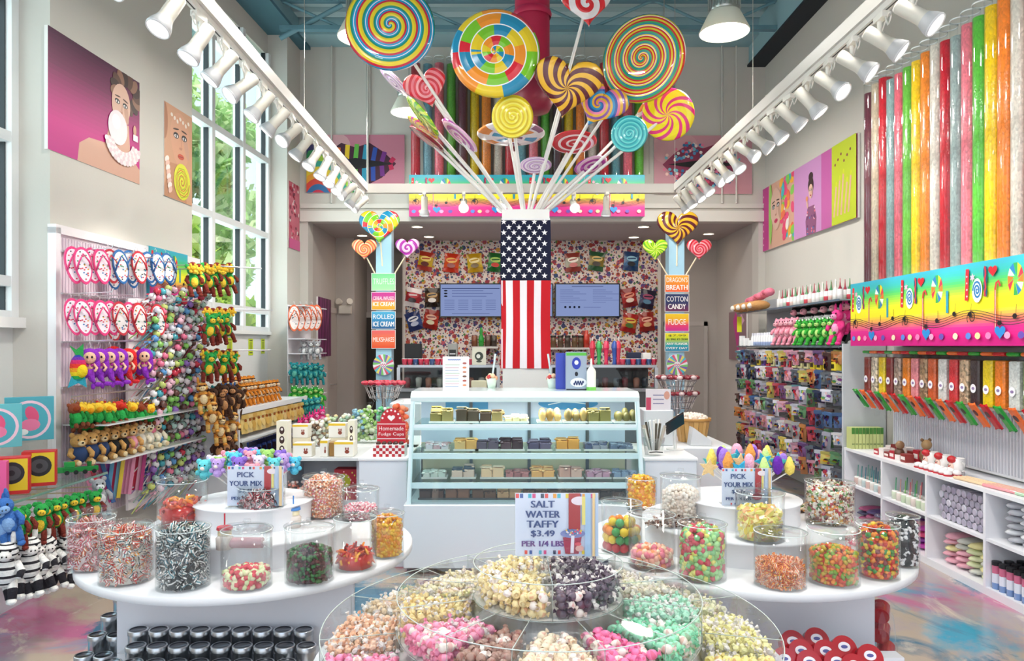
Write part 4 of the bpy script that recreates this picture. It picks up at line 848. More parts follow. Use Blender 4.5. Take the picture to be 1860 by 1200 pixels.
J(1380, 990, .85, .092, .18, .11, 'slice', 'yelo', .034, 42, 'yellow and orange sour slices', 'on the middle tier under the right price sign')
J(1507, 958, .85, .10, .17, .14, 'taffy', 'wrap', .03, 43, 'green orange and red wrapped sweets', 'on the middle tier at right of the right table')
J(1165, 930, .75, .08, .16, .15, 'bean', 'corn', .026, 44, 'yellow and red sugared corn', 'behind the gumballs on the right table')
# gumballs, each one its own ball
gx, gy = on(1129, 1010, EYE-CZ, .085); q = random.Random(8); gm = {}
ball = mesh(M().ell((0, 0, 0), .0185, 'ffffff', 14, 9), 'gumball'); ball.materials.append(MT['gloss'])
names = {'f0cc18': 'yellow', '209038': 'green', 'f08820': 'orange', 'c82030': 'red', '38a050': 'light green'}
for L_ in range(4):
    for k in range(12 if L_ < 3 else 7):
        a = k*2*PI/(12 if L_ < 3 else 7)+L_*.26; r = .062 if L_ < 3 else .04; c = q.choice(list(names)[:3]*2+['38a050'] if L_ else ['c82030', 'f08820', 'c82030'])
        tag(O('gumball', ball, None, None, (gx+math.cos(a)*r, gy+math.sin(a)*r, CZ+.0235+L_*.033), tint=c), '%s gumball in the jar at the left end of the right table' % names[c], 'gumball', '%s gumballs in the jar' % names[c])
# scattered loose sweets on the tiers
def spill(label, cx, cy, z, R, kind, pk, size, n, seed):
    q = np.random.RandomState(seed); pts = [(R*math.sqrt(q.rand())*math.cos(a), R*.5*math.sqrt(q.rand())*math.sin(a), size*.35+size*.6*q.rand()*(i % 2)) for i, a in enumerate(q.rand(n)*6.3)]
    m = M(); scatter(m, kind, pts, size, PAL[pk], seed, .8); tag(O('loose_candy', m, 'gloss', None, (cx, cy, z)), label, 'candy', None, 'stuff')
spill('brown and cream wrapped sweets heaped on the right middle tier', .72, 3.08, .85, .11, 'taffy', 'brn', .034, 90, 5)
spill('heap of pale wrapped sweets at the back right of the right table', 1.37, 3.36, .85, .10, 'taffy', 'wrap', .03, 90, 6)
spill('wrapped sweets spread behind the jars at the right of the right table', 1.45, 3.2, .75, .16, 'taffy', 'pnk', .03, 90, 7)
spill('pile of cherry lollipop wrappers beyond the left table sign', -.98, 3.5, .85, .14, 'taffy', 'rose', .03, 110, 8)
# little capped straws jars and scoops
def minijar(x, y, z, c, lab):
    t = T('party_jar', lab, 'jar', (x, y, z)); O('jar_body', M().lathe((0, 0, 0), [(.0, 0), (.03, 0), (.032, .04), (.022, .052), (.0, .052)], 'e0d4cc', 16), 'gloss', t); O('cap', M().cyl((0, 0, .052), (0, 0, .07), .025, .024, 'e8dcb8', 16), 'satin', t); O('straw', M().cyl((0, 0, .07), (0, 0, .13), .003, .003, c, 6).cyl((0, 0, .072), (0, 0, .082), .03, .028, c, 12), 'satin', t)
x, y = on(408, 1000, .75, .03); minijar(x, y, .85, 'c83848', 'small jar with red straw lid at the front of the middle tier, left table')
x, y = on(533, 960, .75, .03); minijar(x, y, .85, '4c88d0', 'small jar with blue straw lid between two jars on the left table')
def wrapped(px, yb, c, lab, L=.12):
    x, y = on(px, yb, .75, .03); t = T('wrapped_candy_roll', lab, 'candy', (x, y, .872)); O('roll', M().cyl((-L/2, 0, 0), (L/2, 0, 0), .02, .02, c, 12), 'gloss', t); O('clear_wrapper', M().cyl((-L/2, 0, 0), (-L/2-.03, 0, 0), .006, .022, 'f0f0f0', 10).cyl((L/2, 0, 0), (L/2+.03, 0, 0), .006, .022, 'f0f0f0', 10), 'gloss', t)
wrapped(448, 1000, 'c8a0a8', 'clear wrapped pink roll of sweets on the edge of the left middle tier')
# price signs
NV = '2c4a86'
def flags(m, w, z, h, n):
    for i in range(n):
        x = -w/2+w*(i+.5)/n; c = ('e85050', '3a5ca8', 'f0a030', '38b0c8', 'd84888', 'f4d848', '2c3c5c')[i % 7]
        if i % 3 != 2: m.rect(x-w*.02, z, x+w*.02, z+h, c)
def taffysign(m, w, h):
    m.rect(-w/2, 0, w/2, h, 'd8e0f4'); flags(m, w, h*.92, h*.07, 20); flags(m, w*.8, h*.03, h*.06, 14); x = -w*.17
    for tx, z, hh, ww in (('SALT', .77, .11, .28), ('WATER', .61, .11, .41), ('TAFFY', .455, .11, .38), ('$3.49', .30, .11, .28), ('PER 1/4 LBS', .155, .09, .5)): m.text(tx, x, h*z, h*hh, NV if z > .2 else '5a3c86', w*ww, bold=.0012)
    m.rect(w*.14, h*.42, w*.28, h, 'b02834'); m.disc(w*.27, h*.88, w*.10, h*.07, 'f0e0ec'); m.strip([(w*.37, 0), (w*.37, h)], w*.07, 'a8c8e8'); m.strip([(w*.44, 0), (w*.44, h)], w*.03, 'f4d098'); m.strip([(w*.475, 0), (w*.475, h)], w*.03, 'b8cce8'); m.strip([(w*.32, h*.5), (w*.32, h*.95)], w*.04, 'f0e080')
    m.flat([(w*.07, h*.3), (w*.3, h*.34), (w*.26, h*.04), (w*.1, h*.04)], 'a02440'); m.disc(w*.19, h*.36, w*.15, h*.07, '7c88c0'); m.strip([(w*.18, h*.05), (w*.19, h*.33)], w*.04, 'e8e4f0')
    for i in range(26): m.disc(w*(.09+.2*rnd.random()), h*(.34+.09*rnd.random()), w*.012, h*.016, rnd.choice(('f4e8e8', 'e85070', '4878b0', 'f0c850')), 8)
    m.disc(w*.27, h*.13, w*.05, h*.05, 'e0a8a0'); m.disc(w*.25, h*.2, w*.04, h*.03, 'd84858')
def pricesign(label, px0, px1, py0, py1, Y, draw, base_z, rz=0):
    x0, _, zt = P(px0, py0, Y); x1, _, zb = P(px1, py1, Y); w, h = x1-x0, zt-zb; t = T('price_sign', label, 'sign', ((x0+x1)/2, Y, base_z), rz)
    m = M(); m.box((-w/2, 0, 0), (w/2, .001, h), 'e8ecf4'); draw(m, w, h); s = O('printed_card', m, 'satin', t, (0, 0, zb-base_z))
    O('acrylic_holder', M().box((-w/2-.003, -.013, zb-base_z-.003), (w/2+.003, -.011, zt-base_z+.003), 'ffffff').box((-w/2, -.04, 0), (w/2, .05, .003), 'ffffff').box((-w/2, .003, 0), (w/2, .006, zb-base_z+.02), 'ffffff'), 'acrylic', t); return t
pricesign('salt water taffy price sign standing on the front centre bins', 936, 1087, 895, 1009, 2.26, taffysign, .915)
def mixsign(m, w, h):
    m.rect(-w/2, 0, w/2, h, 'd8e0f4'); flags(m, w, h*.92, h*.06, 16); flags(m, w*.7, h*.03, h*.05, 9); x = -w*.17
    for tx, z, hh, ww in (('PICK', .72, .13, .3), ('YOUR MIX', .5, .13, .58), ('$3.49', .32, .11, .26), ('PER 1/4 LBS', .15, .08, .5)): m.text(tx, x, h*z, h*hh, NV, w*ww, bold=.0009)
    m.rect(w*.16, h*.35, w*.28, h, 'b82834'); m.disc(w*.3, h*.87, w*.09, h*.07, 'f4e4ec'); m.strip([(w*.38, 0), (w*.38, h)], w*.05, 'b8cce8'); m.strip([(w*.45, 0), (w*.45, h)], w*.05, 'f4d098'); m.strip([(w*.31, h*.45), (w*.31, h*.8)], w*.04, 'f0e080'); m.disc(w*.2, h*.25, w*.1, h*.09, 'c85068')
pricesign('pick your mix price sign on the left table', 413, 515, 846, 918, 3.0, mixsign, .946, 0)
pricesign('pick your mix price sign on the right table', 1311, 1402, 850, 918, 3.04, mixsign, .946, 0)
# bouquets of plush topped candy sticks
def bouquet(cx, cy, z, side, cols, n, kind, seed, H0):
    q = random.Random(seed); t = T('stick_holder', 'clear pot holding plush topped candy sticks on the %s table' % side, 'pot', (cx, cy, z)); O('pot', M().lathe((0, 0, 0), [(0, 0), (.05, 0), (.075, .09), (.072, .09), (.048, .004), (0, .004)], 'ffffff', 24), 'acrylic', t)
    for i in range(n):
        a = i*2.4; r = .16*math.sqrt((i+.5)/n); c, nm = cols[i % len(cols)]; hx, hy, hz = math.cos(a)*r*1.25, math.sin(a)*r*.8, H0+.05*(1-(r/.16)**2)+.02*q.random()
        g = T('plush_candy_stick', '%s candy stick on the %s table, %s from the bouquet middle' % (nm, side, nth(i)), 'candy stick', (cx, cy, z), 0, 'plush topped candy sticks')
        O('stick', M().cyl((hx*.18, hy*.18, .01), (hx, hy, hz), .003, .003, 'f0ece8', 6), 'satin', g); m = M(); s_ = .024+.006*q.random()
        if kind == 'bear':
            m.ell((0, 0, 0), s_, c, 10, 7); m.ell((-s_*.8, 0, s_*.7), s_*.42, c, 8, 5); m.ell((s_*.8, 0, s_*.7), s_*.42, c, 8, 5); m.ell((0, -s_*.8, -s_*.2), (s_*.4, s_*.3, s_*.3), 'f0e4dc', 8, 5)
            for k in (-1, 1): m.ell((k*s_*.35, -s_*.88, s_*.25), s_*.12, '181418', 6, 4); m.ell((k*s_*.9, -s_*.2, -s_*.9), s_*.4, c, 8, 5)
            m.ell((0, 0, -s_*1.3), s_*.75, c, 9, 6)
        elif i % 3 == 0: m.T = Matrix.Rotation(q.random()*3, 4, 'Z'); m.ell((0, 0, .01), (s_*.95, s_*.8, s_*1.5), c, 9, 7); m.ell((0, 0, .032), s_*.45, c, 8, 5)
        elif i % 3 == 1: m.T = Matrix.Rotation(q.random()-.5, 4, 'Y'); m.prism([(x*1.0, zz) for x, zz in [(math.cos(PI/2+k*PI/5)*(s_*1.5 if k % 2 == 0 else s_*.7), math.sin(PI/2+k*PI/5)*(s_*1.5 if k % 2 == 0 else s_*.7)) for k in range(10)]], -.006, .006, c)
        else: m.lathe((0, 0, 0), [(0, -.03), (.02, -.015), (.024, .01), (.008, .05), (0, .055)], c, 8)
        O('plush_head', m, 'plush', g, (hx, hy, hz+.01))
bouquet(-1.09, 3.2, .946, 'left', [('58c0e0', 'sky blue bear'), ('8a68c8', 'violet bear'), ('f4a0b0', 'pink bear'), ('e8d8f0', 'pale lilac bear'), ('68d0d8', 'turquoise bear'), ('a0d070', 'lime bear'), ('c0a0e0', 'lavender bear')], 26, 'bear', 3, .115)
bouquet(1.07, 3.26, .946, 'right', [('6a28a8', 'purple sweet'), ('38a8d0', 'blue star'), ('f0a050', 'orange drop'), ('a078d8', 'lilac sweet'), ('50c0c8', 'teal star'), ('c8e890', 'lime drop'), ('f4b0c8', 'pink sweet'), ('e8c890', 'gold star'), ('f0d868', 'yellow drop')], 30, 'mix', 4, .10)
# ================================================================== centre taffy table
TX, TY = .133, 2.236
t = T('taffy_table', 'round white table in the front centre carrying three tiers of clear taffy bins', 'table', (TX, TY, 0))
O('table_top', M().lathe((0, 0, 0), [(0, .635), (.70, .635), (.70, .665), (0, .665)], 'e8e8ec', 72), 'satin', t); O('pedestal', M().box((-.35, -.35, 0), (.35, .35, .635), 'dcdce0'), 'satin', t)
TIERS = ((.458, .670, .67, .775, .735), (.229, .452, .76, .862, .825), (.0, .224, .848, .95, .915))
def wallm(r0, r1, z0, z1):
    return M().lathe((0, 0, 0), [(r0, z1), (r0, z0), (r1, z0), (r1, z1)] if r0 > 0 else [(0, z0), (r1, z0), (r1, z1)], 'ffffff', 96)
secs = (None, [14.5, 37, 68, 105, 145], None)
BNDS = ([-172, -140, -108, -76, -44, -14, 14, 44, 76, 108, 140, 172], [-145, -105, -70, -38, -14.5, 14.5, 38, 70, 105, 145], [0, 180])
TCOL = {0: ['e8d8b8', 'e8d0b0', 'f0c0a0', 'f898c0', 'f0c0a0', 'f0e0c4', 'f0e0c4', 'f4e898', 'f0e8a8', 'e8e0c0', 'e4dcc8', 'e8d8b8'],
        1: ['e8dcb8', 'f0d898', 'f8a0c0', 'a88478', 'f0e0c4', 'f880b4', '98e4c0', 'b8e8d0', 'e8e0cc', 'e4dcd0'], 2: ['f0dca8', '685868']}
NMS = {'e8d0b0': 'tan', 'f0c0a0': 'peach', 'f898c0': 'bright pink', 'f0e0c4': 'vanilla cream', 'f4e898': 'yellow', 'f0e8a8': 'pale yellow', 'e8e0c0': 'straw', 'e4dcc8': 'ivory', 'e8dcb8': 'cream', 'f0d898': 'butter yellow', 'f8a0c0': 'pink', 'a88478': 'chocolate brown', 'f880b4': 'hot pink', '98e4c0': 'mint green', 'b8e8d0': 'pale mint', 'e8e0cc': 'pale cream', 'e4dcd0': 'off white', 'f0dca8': 'cream and yellow', '685868': 'dark purple', 'd8c8b0': 'beige', 'e8d8b8': 'cream', 'e0d8b8': 'pale cream', 'e0c8a0': 'tan', 'e8b890': 'peach', 'f080b8': 'bright pink', 'e86898': 'rose', 'f0e090': 'yellow', 'e8dc90': 'pale yellow', 'dcd4a8': 'straw', 'd8d0b8': 'ivory', 'd8ccb8': 'ivory', 'e0d0a8': 'cream', 'e8cc88': 'butter yellow', 'f088b0': 'pink', 'a07870': 'chocolate brown', 'e4d4b4': 'vanilla cream', 'f05c98': 'hot pink', '80d8b0': 'mint green', 'a8dcc0': 'pale mint', 'e0d8c0': 'pale cream', 'd8d0c0': 'off white', 'e8d49c': 'cream and yellow', '584858': 'dark purple'}
TN = ('bottom', 'middle', 'top')
b = T('taffy_bins', 'three tiered round clear acrylic bins filled with wrapped taffy in the front centre', 'candy bins', (TX, TY, 0))
for k, (r0, r1, z0, z1, zf) in enumerate(TIERS):
    O('tier_tray', wallm(r0, r1, z0, z1), 'acrylic', b)
    rm = M().tube([(math.cos(i*PI/48)*r1, math.sin(i*PI/48)*r1, z1) for i in range(96)], .0016, 'c8d2ce', 5, True).tube([(math.cos(i*PI/48)*r1, math.sin(i*PI/48)*r1, z0) for i in range(96)], .0014, 'b0bab6', 5, True)
    O('tray_rim', rm, 'edge', b)
    for a in BNDS[k]:
        A = math.radians(a-90); c, s_ = math.cos(A), math.sin(A); n = Vector((-s_, c, 0))*.0015
        p = [Vector((c*max(r0, .001), s_*max(r0, .001), z)) for z in (z0, z1)]+[Vector((c*r1, s_*r1, z)) for z in (z1, z0)]
        m = M(); m.add([x+n for x in p]+[x-n for x in p], [(0, 1, 2, 3), (7, 6, 5, 4), (1, 5, 6, 2)], 'ffffff'); O('divider', m, 'acrylic', b)
        m = M().tube([p[1], p[2], p[3]], .0015, 'c0cac6', 4); O('divider_edge', m, 'edge', b)
    O('tray_floor', M().lathe((0, 0, 0), [(r0, z0+.002), (r1-.002, z0+.002)], 'e0dcd8', 60), 'satin', b)
    if k < 2:      # hinged clear lids over the sectors
        bs = BNDS[k]
        for i in range(len(bs)-1):
            a0, a1 = math.radians(bs[i]+1.2-90), math.radians(bs[i+1]-1.2-90); pts = []; n = 10; rin = r0+.004; ro = r1-.004
            for j in range(n+1):
                a = a0+(a1-a0)*j/n; pts.append((math.cos(a)*rin, math.sin(a)*rin, z1+.018)); pts.append((math.cos(a)*ro, math.sin(a)*ro, z1+.002))
            m = M(); m.add(pts, [(2*j, 2*j+1, 2*j+3, 2*j+2) for j in range(n)], 'ffffff', True); lid = O('bin_lid', m, 'acrylic', b)
            am = (a0+a1)/2; rk = r1-.05; O('lid_knob', M().lathe((math.cos(am)*rk, math.sin(am)*rk, z1+.006), [(0, .0), (.012, .001), (.01, .008), (.014, .016), (0, .02)], 'ffffff', 12), 'acrylic', lid)
def taffy_mesh(seed):
    q = np.random.RandomState(seed); m = M(); V = IV*np.array((.5, .42, .38))*(1+.12*q.randn(12, 1)*.5)
    m.ell((0, 0, 0), (.0165, .0135, .013), 'ffffff', 8, 6)
    for i, f in enumerate(m.f):
        if i % 8 in (2, 5) and q.rand() < .75: m.c[i] = H('f0c8c8')
    for s_ in (-1, 1):
        pts = [(s_*.012, 0, 0)]+[(s_*(.021+.003*q.rand()), .008*math.cos(a), .008*math.sin(a)) for a in (0, 1.05, 2.1, 3.14, 4.2, 5.2)]; m.add(pts, [(0, 1+i, 1+(i+1) % 6) for i in range(6)], 'f4ece8')
    me = mesh(m, 'taffy'); me.materials.append(MT['wax']); return me
MT['wax'] = paint('waxed_wrapper', .38)
TMS = [taffy_mesh(i) for i in range(5)]
cand = []; deep = {}
q = random.Random(21)
for k, (r0, r1, z0, z1, zf) in enumerate(TIERS):
    bs = BNDS[k]; ns = len(bs)
    for i in range(ns):
        a0 = bs[i]; a1 = bs[(i+1) % ns]; a1 = a1 if a1 > a0 else a1+360; col = TCOL[k][i % len(TCOL[k])] if k < 2 else TCOL[2][i]
        if k == 2: a0, a1 = (0, 180) if i == 1 else (180, 360); col = TCOL[2][1] if i == 1 else TCOL[2][0]
        ra, rb = r0+.018, r1-.016; st = .025
        def cells(z, jit, layer):
            r = ra
            while r <= rb:
                L = r*math.radians(a1-a0)-.03; n = max(1, int(L/st))
                for j in range(n):
                    a = math.radians(a0-90)+(.015+L*(j+.5)/n)/r; yield (TX+math.cos(a)*r+q.uniform(-jit, jit), TY+math.sin(a)*r+q.uniform(-jit, jit), z+q.uniform(-.004, .006), layer)
                r += st*.92
        nm = '%s taffy' % NMS[col]
        if k == 2 and i == 1: a0, a1 = 0, 180
        for lay in range(3):
            for (x, y, z, l_) in cells(zf-.012-lay*.019, .004, lay):
                py = 628+1343*(1.6-z)/y; px = 915+1343*x/y; rr = math.hypot(x-TX, y-TY)
                vis = (py < 1215 and (lay == 0 or (rr > r1-.04 and y < TY)))
                (cand.append((y, x, z, col, k, i)) if vis else deep.setdefault(col, []).append((x, y, z)) if py < 1300 and lay < 2 else None)
cand.sort(key=lambda c: c[0]); lead = cand[:300]; rest = cand[300:]
for (y, x, z, col, k, i) in lead:
    o = O('taffy', q.choice(TMS), None, None, (x, y, z), (q.uniform(-.6, .6), q.uniform(-.6, .6), q.uniform(0, 6.3)), tint=col if q.random() < .8 else 'f0e4dc')
    tag(o, 'wrapped %s taffy in the %s tier of the front centre bins' % (NMS[col], TN[k]), 'taffy', '%s taffy in the %s tier' % (NMS[col], TN[k]))
    if o.color[0] > .8 and o.color[2] > .65: o['label'] = 'pale wrapped taffy among the %s pieces in the %s tier' % (NMS[col], TN[k]); o['group'] = 'pale taffy among the %s in the %s tier' % (NMS[col], TN[k])
m = M()
for (y, x, z, col, k, i) in rest: deep.setdefault(col, []).append((x, y, z))
for col, pts in deep.items(): scatter(m, 'taffy', [(p[0], p[1], p[2]) for p in pts], .032, [(col, 'f0e8e4'), (col, col)], 77)
tag(O('taffy_heap', m, 'wax'), 'rest of the wrapped taffy deeper and further back in the front centre bins', 'taffy', None, 'stuff')
# ================================================================== tins under the side tables
def tin_mesh():
    t = T('candy_tin', 'x', 'tin', (0, 0, 0), 0, 'silver lidded candy tins')
    O('tin_body', M().lathe((0, 0, 0), [(0, 0), (.034, 0), (.034, .07)], 'c8ccd0', 24), 'metal', t)
    O('tin_lid', M().lathe((0, 0, 0), [(.036, .06), (.036, .076), (.034, .078), (.030, .078), (.029, .073), (.0, .073)], ['b8bcc0', 'e8eaec', 'd0d4d8', '50545a', '868a90'], 24), 'metal', t); return t
tin = tin_mesh(); first = True
def place_tins(rows, where, n0=0):
    global first
    k = 0
    for (x, y, z) in rows:
        t = tin if first else dup(tin); first = False; t.location = (x, y, z); k += 1
        t['label'] = 'silver lidded tin %s, %s counted row by row' % (where, nth(k-1))
st = M(); rows = []
for r in range(5):
    zz = .47-.028*r; yy = 2.75-.077*r; x0 = -1.36+.04*(r % 2)-.01*r; n = 9
    st.box((-1.42, yy-.036, .081), (-.68, yy+.038, zz), 'e4e4e8'); rows += [(x0+.077*j, yy, zz) for j in range(n)]
tag(O('stepped_riser', st, 'satin'), 'white stepped riser under the front of the left table holding tins', 'riser'); place_tins(rows, 'on the steps under the left table')
st = M(); rows = []
for r in range(5):
    zz = .46-.05*r; yy = 3.14-.078*r; st.box((-1.66, yy-.038, .081), (-1.485, yy+.038, zz), 'e4e4e8'); rows += [(-1.62+.076*j-.01*r, yy, zz) for j in range(2)]
tag(O('stepped_riser', st, 'satin'), 'white stepped riser left of the front panel under the left table', 'riser'); place_tins(rows, 'left of the panel under the left table')
# red round tins standing on edge
def redtin(x, y, z, lab, rx=.55, ry=0):
    t = T('round_gift_tin', lab, 'tin', (x, y, z), 0, 'red round tins under the right table'); t.rotation_euler = (-rx, ry, 0)
    O('tin_body', M().cyl((0, 0, 0), (0, .03, 0), .042, .042, 'a01824', 28), 'gloss', t); m = M().cyl((0, -.006, 0), (0, 0, 0), .044, .044, 'b01c28', 28); m.disc(0, .006, .021, .016, 'f0eaf0', 20, 0); 
    for i in range(len(m.v)-20, len(m.v)): m.v[i] = (m.v[i][0], -.0065, m.v[i][2])
    n0 = len(m.v); m.disc(0, .006, .012, .006, '5a5a9a', 14)
    for i in range(n0, len(m.v)): m.v[i] = (m.v[i][0], -.007, m.v[i][2])
    O('tin_lid', m, 'gloss', t); return t
k = 0
for (px, py) in ((1440, 1168), (1483, 1163), (1533, 1178), (1455, 1185), (1500, 1186), (1580, 1194), (1425, 1200), (1470, 1205), (1520, 1205), (1551, 1212)):
    Y = 2.62-.14*(py-1163)/50; x, y, z = P(px, py, Y); k += 1; redtin(x, y, z, 'red round tin with oval label under the right table, %s of the pile' % nth(k-1))
m = M()
for r in range(4): m.box((.95, 2.44+.06*r, .081), (1.42, 2.50+.06*r, .36+.045*r), 'e4e4e8')
tag(O('stepped_riser', m, 'satin'), 'white stepped riser under the front of the right table holding red tins', 'riser')
t = T('gift_bag', 'clear bag of red tins hanging at the right side of the right table', 'bag', (1.50, 2.95, .2)); O('clear_bag', M().lathe((0, 0, 0), [(0, 0), (.055, .01), (.065, .2), (.05, .33), (.01, .38)], 'ffffff', 20), 'acrylic', t)
for i, (dx, dz) in enumerate(((0, .25), (.02, .17), (-.01, .08), (.0, .33))): O('red_tin', M().cyl((dx-.01, -.02, dz), (dx+.02, .03, dz+.02), .035, .035, 'a81824', 18), 'gloss', t)
# ================================================================== bakery case
BX0, BX1, BF = -.68, .99, 5.2; BM = (BX0+BX1)/2
t = T('bakery_case', 'glass fronted bakery display case with fudge on four levels in front of the flag column', 'display case', (BM, BF, 0)); hw = (BX1-BX0)/2
O('base_cabinet', M().rbox((-hw-.02, -.05, .05), (hw, .75, .49), 'dfe3ea', .008), 'satin', t)
O('kick_plate', M().box((-hw+.08, .0, 0), (hw-.04, .7, .05), '18181c'), 'satin', t)
m = M(); 
for x in (-hw, hw-.03):
    m.add([(x, -.03, .49), (x+.03, -.03, .49), (x+.03, .2, 1.2), (x, .2, 1.2), (x, .0, .49), (x+.03, .0, .49), (x+.03, .23, 1.2), (x, .23, 1.2)], [(0, 1, 2, 3), (7, 6, 5, 4), (0, 3, 7, 4), (1, 5, 6, 2)], 'b8ccd4')
    m.box((x, .70, .49), (x+.03, .75, 1.25), 'b8ccd4')
O('corner_posts', m, 'metal', t) if 0 else None
for i, x in enumerate((-hw, hw-.03)):
    m = M(); m.add([(x, -.03, .49), (x+.03, -.03, .49), (x+.03, .2, 1.2), (x, .2, 1.2), (x, .0, .49), (x+.03, .0, .49), (x+.03, .23, 1.2), (x, .23, 1.2)], [(0, 1, 2, 3), (7, 6, 5, 4), (0, 3, 7, 4), (1, 5, 6, 2)], 'cfdfe6'); O('front_post', m, 'satin', t)
    O('side_glass', M().add([(x+.015, -.02, .5), (x+.015, .72, .5), (x+.015, .72, 1.24), (x+.015, .22, 1.24)], [(0, 1, 2, 3)], 'ffffff') or 0, 'cglass', t) if 0 else None
    g = M(); g.add([(x+.012, -.02, .5), (x+.012, .72, .5), (x+.012, .72, 1.24), (x+.012, .22, 1.24)], [(0, 1, 2, 3)], 'ffffff'); O('side_glass', g, 'cglass', t)
g = M(); g.add([(-hw+.02, -.028, .5), (hw-.02, -.028, .5), (hw-.02, .2, 1.2), (-hw+.02, .2, 1.2)], [(0, 1, 2, 3)], 'ffffff'); O('front_glass', g, 'cglass', t)
m = M(); pr = [(-.03+.23, 1.19), (.19, 1.225), (.21, 1.25), (.26, 1.265), (.75, 1.265), (.75, 1.235), (.26, 1.235), (.23, 1.2)]
m.add([(-hw, y, z) for y, z in pr]+[(hw, y, z) for y, z in pr], [tuple(range(7, -1, -1)), tuple(range(8, 16))]+[(i, i+8, (i+1) % 8+8, (i+1) % 8)[::-1] for i in range(8)], 'dfeef0'); O('curved_top', m, 'gloss', t)
O('light_strip', M().box((-hw+.04, .24, 1.222), (hw-.04, .28, 1.234), 'f4fff8'), 'screen', t)
O('back_panel', M().box((-hw+.02, .72, .5), (hw-.02, .735, .83), 'c8b89c').box((-hw+.02, .72, .83), (hw-.02, .735, 1.235), 'bccbe0'), 'satin', t)
O('deck', M().box((-hw+.02, -.01, .49), (hw-.02, .72, .505), '9aa8b0'), 'satin', t)
SH = ((.62, .05), (.82, .105), (1.02, .16))
for z, y in SH:
    sh = O('glass_shelf', M().box((-hw+.03, y, z), (hw-.03, .70, z+.008), 'ffffff'), 'cglass', t); O('front_rail', M().box((-hw+.03, y-.022, z-.028), (hw-.03, y, z+.012), 'e2eff6'), 'gloss', sh)
for x in (-.26, .03, .32): O('support_strip', M().box((x*1.6-.012, .70, .5), (x*1.6+.012, .72, 1.2), '4c5058'), 'satin', t)
O('name_plate', (lambda m: (m.flat([(x*.24, z*.05) for x, z in [(math.cos(a)*1.0, math.sin(a)) for a in [i*PI/12 for i in range(24)]]], '2c88c0'), m.strip([(-.16, -.01), (-.05, .012), (.06, .008), (.16, -.006)], .008, 'e0f0f8'), m)[2])(M()), 'satin', t, (.36, .715, 1.14))
O('name_plate', M().box((-.20, 0, -.035), (.14, .004, .04), '3c88b8'), 'satin', t, (-.42, .715, 1.13))
area('case_light', (BM, BF+.3, 1.215), (0, 0, 0), 1.5, .1, 12, (1, .97, .92)).data.cycles.cast_shadow = True
def tray(px, z, dy, kind, cols, lab, w=.15, hgt=.05, seed=0):
    Y = BF+dy; x = (px-CX)*Y/F; q = random.Random(seed); w = .19 if z < .55 else w; t = T('fudge_tray', lab, 'fudge', (x, Y, z), 0, 'trays of fudge and treats in the bakery case')
    O('tray', M().box((-w/2, -.06, 0), (w/2, .08, .004), cols[2]).box((-w/2, -.062, 0), (w/2, -.06, .014), cols[2]).box((-w/2, .078, 0), (w/2, .08, .014), cols[2]), 'satin', t)
    n = 3 if kind != 'slab' else 2
    for i in range(n):
        for j in range(2):
            m = M(); x0 = -w/2+.008+(w-.016)*i/n; y0 = -.055+.065*j; hh = hgt*(.75+.4*q.random()); c = cols[q.randint(0, 1)]
            if kind == 'ball': m.ell((x0+w/n/2, y0+.03, .005+hh/2), (w/n*.46, .03, hh/2), c, 9, 6)
            else: m.rbox((x0, y0, .005), (x0+(w-.02)/n-.002, y0+.06, .005+hh*.9), c, .006); [m.ell((x0+q.random()*(w-.02)/n, y0+.06*q.random(), .005+hh*(.75+.2*q.random())), (.016, .014, .01), cols[q.randint(0, 1)], 6, 4) for _ in range(5)]; m.rbox((x0+.002, y0+.003, .005+hh), (x0+(w-.02)/n-.006, y0+.056, .009+hh), cols[1] if c == cols[0] else cols[0], .008)
            O('fudge_piece', m, 'satin', t)
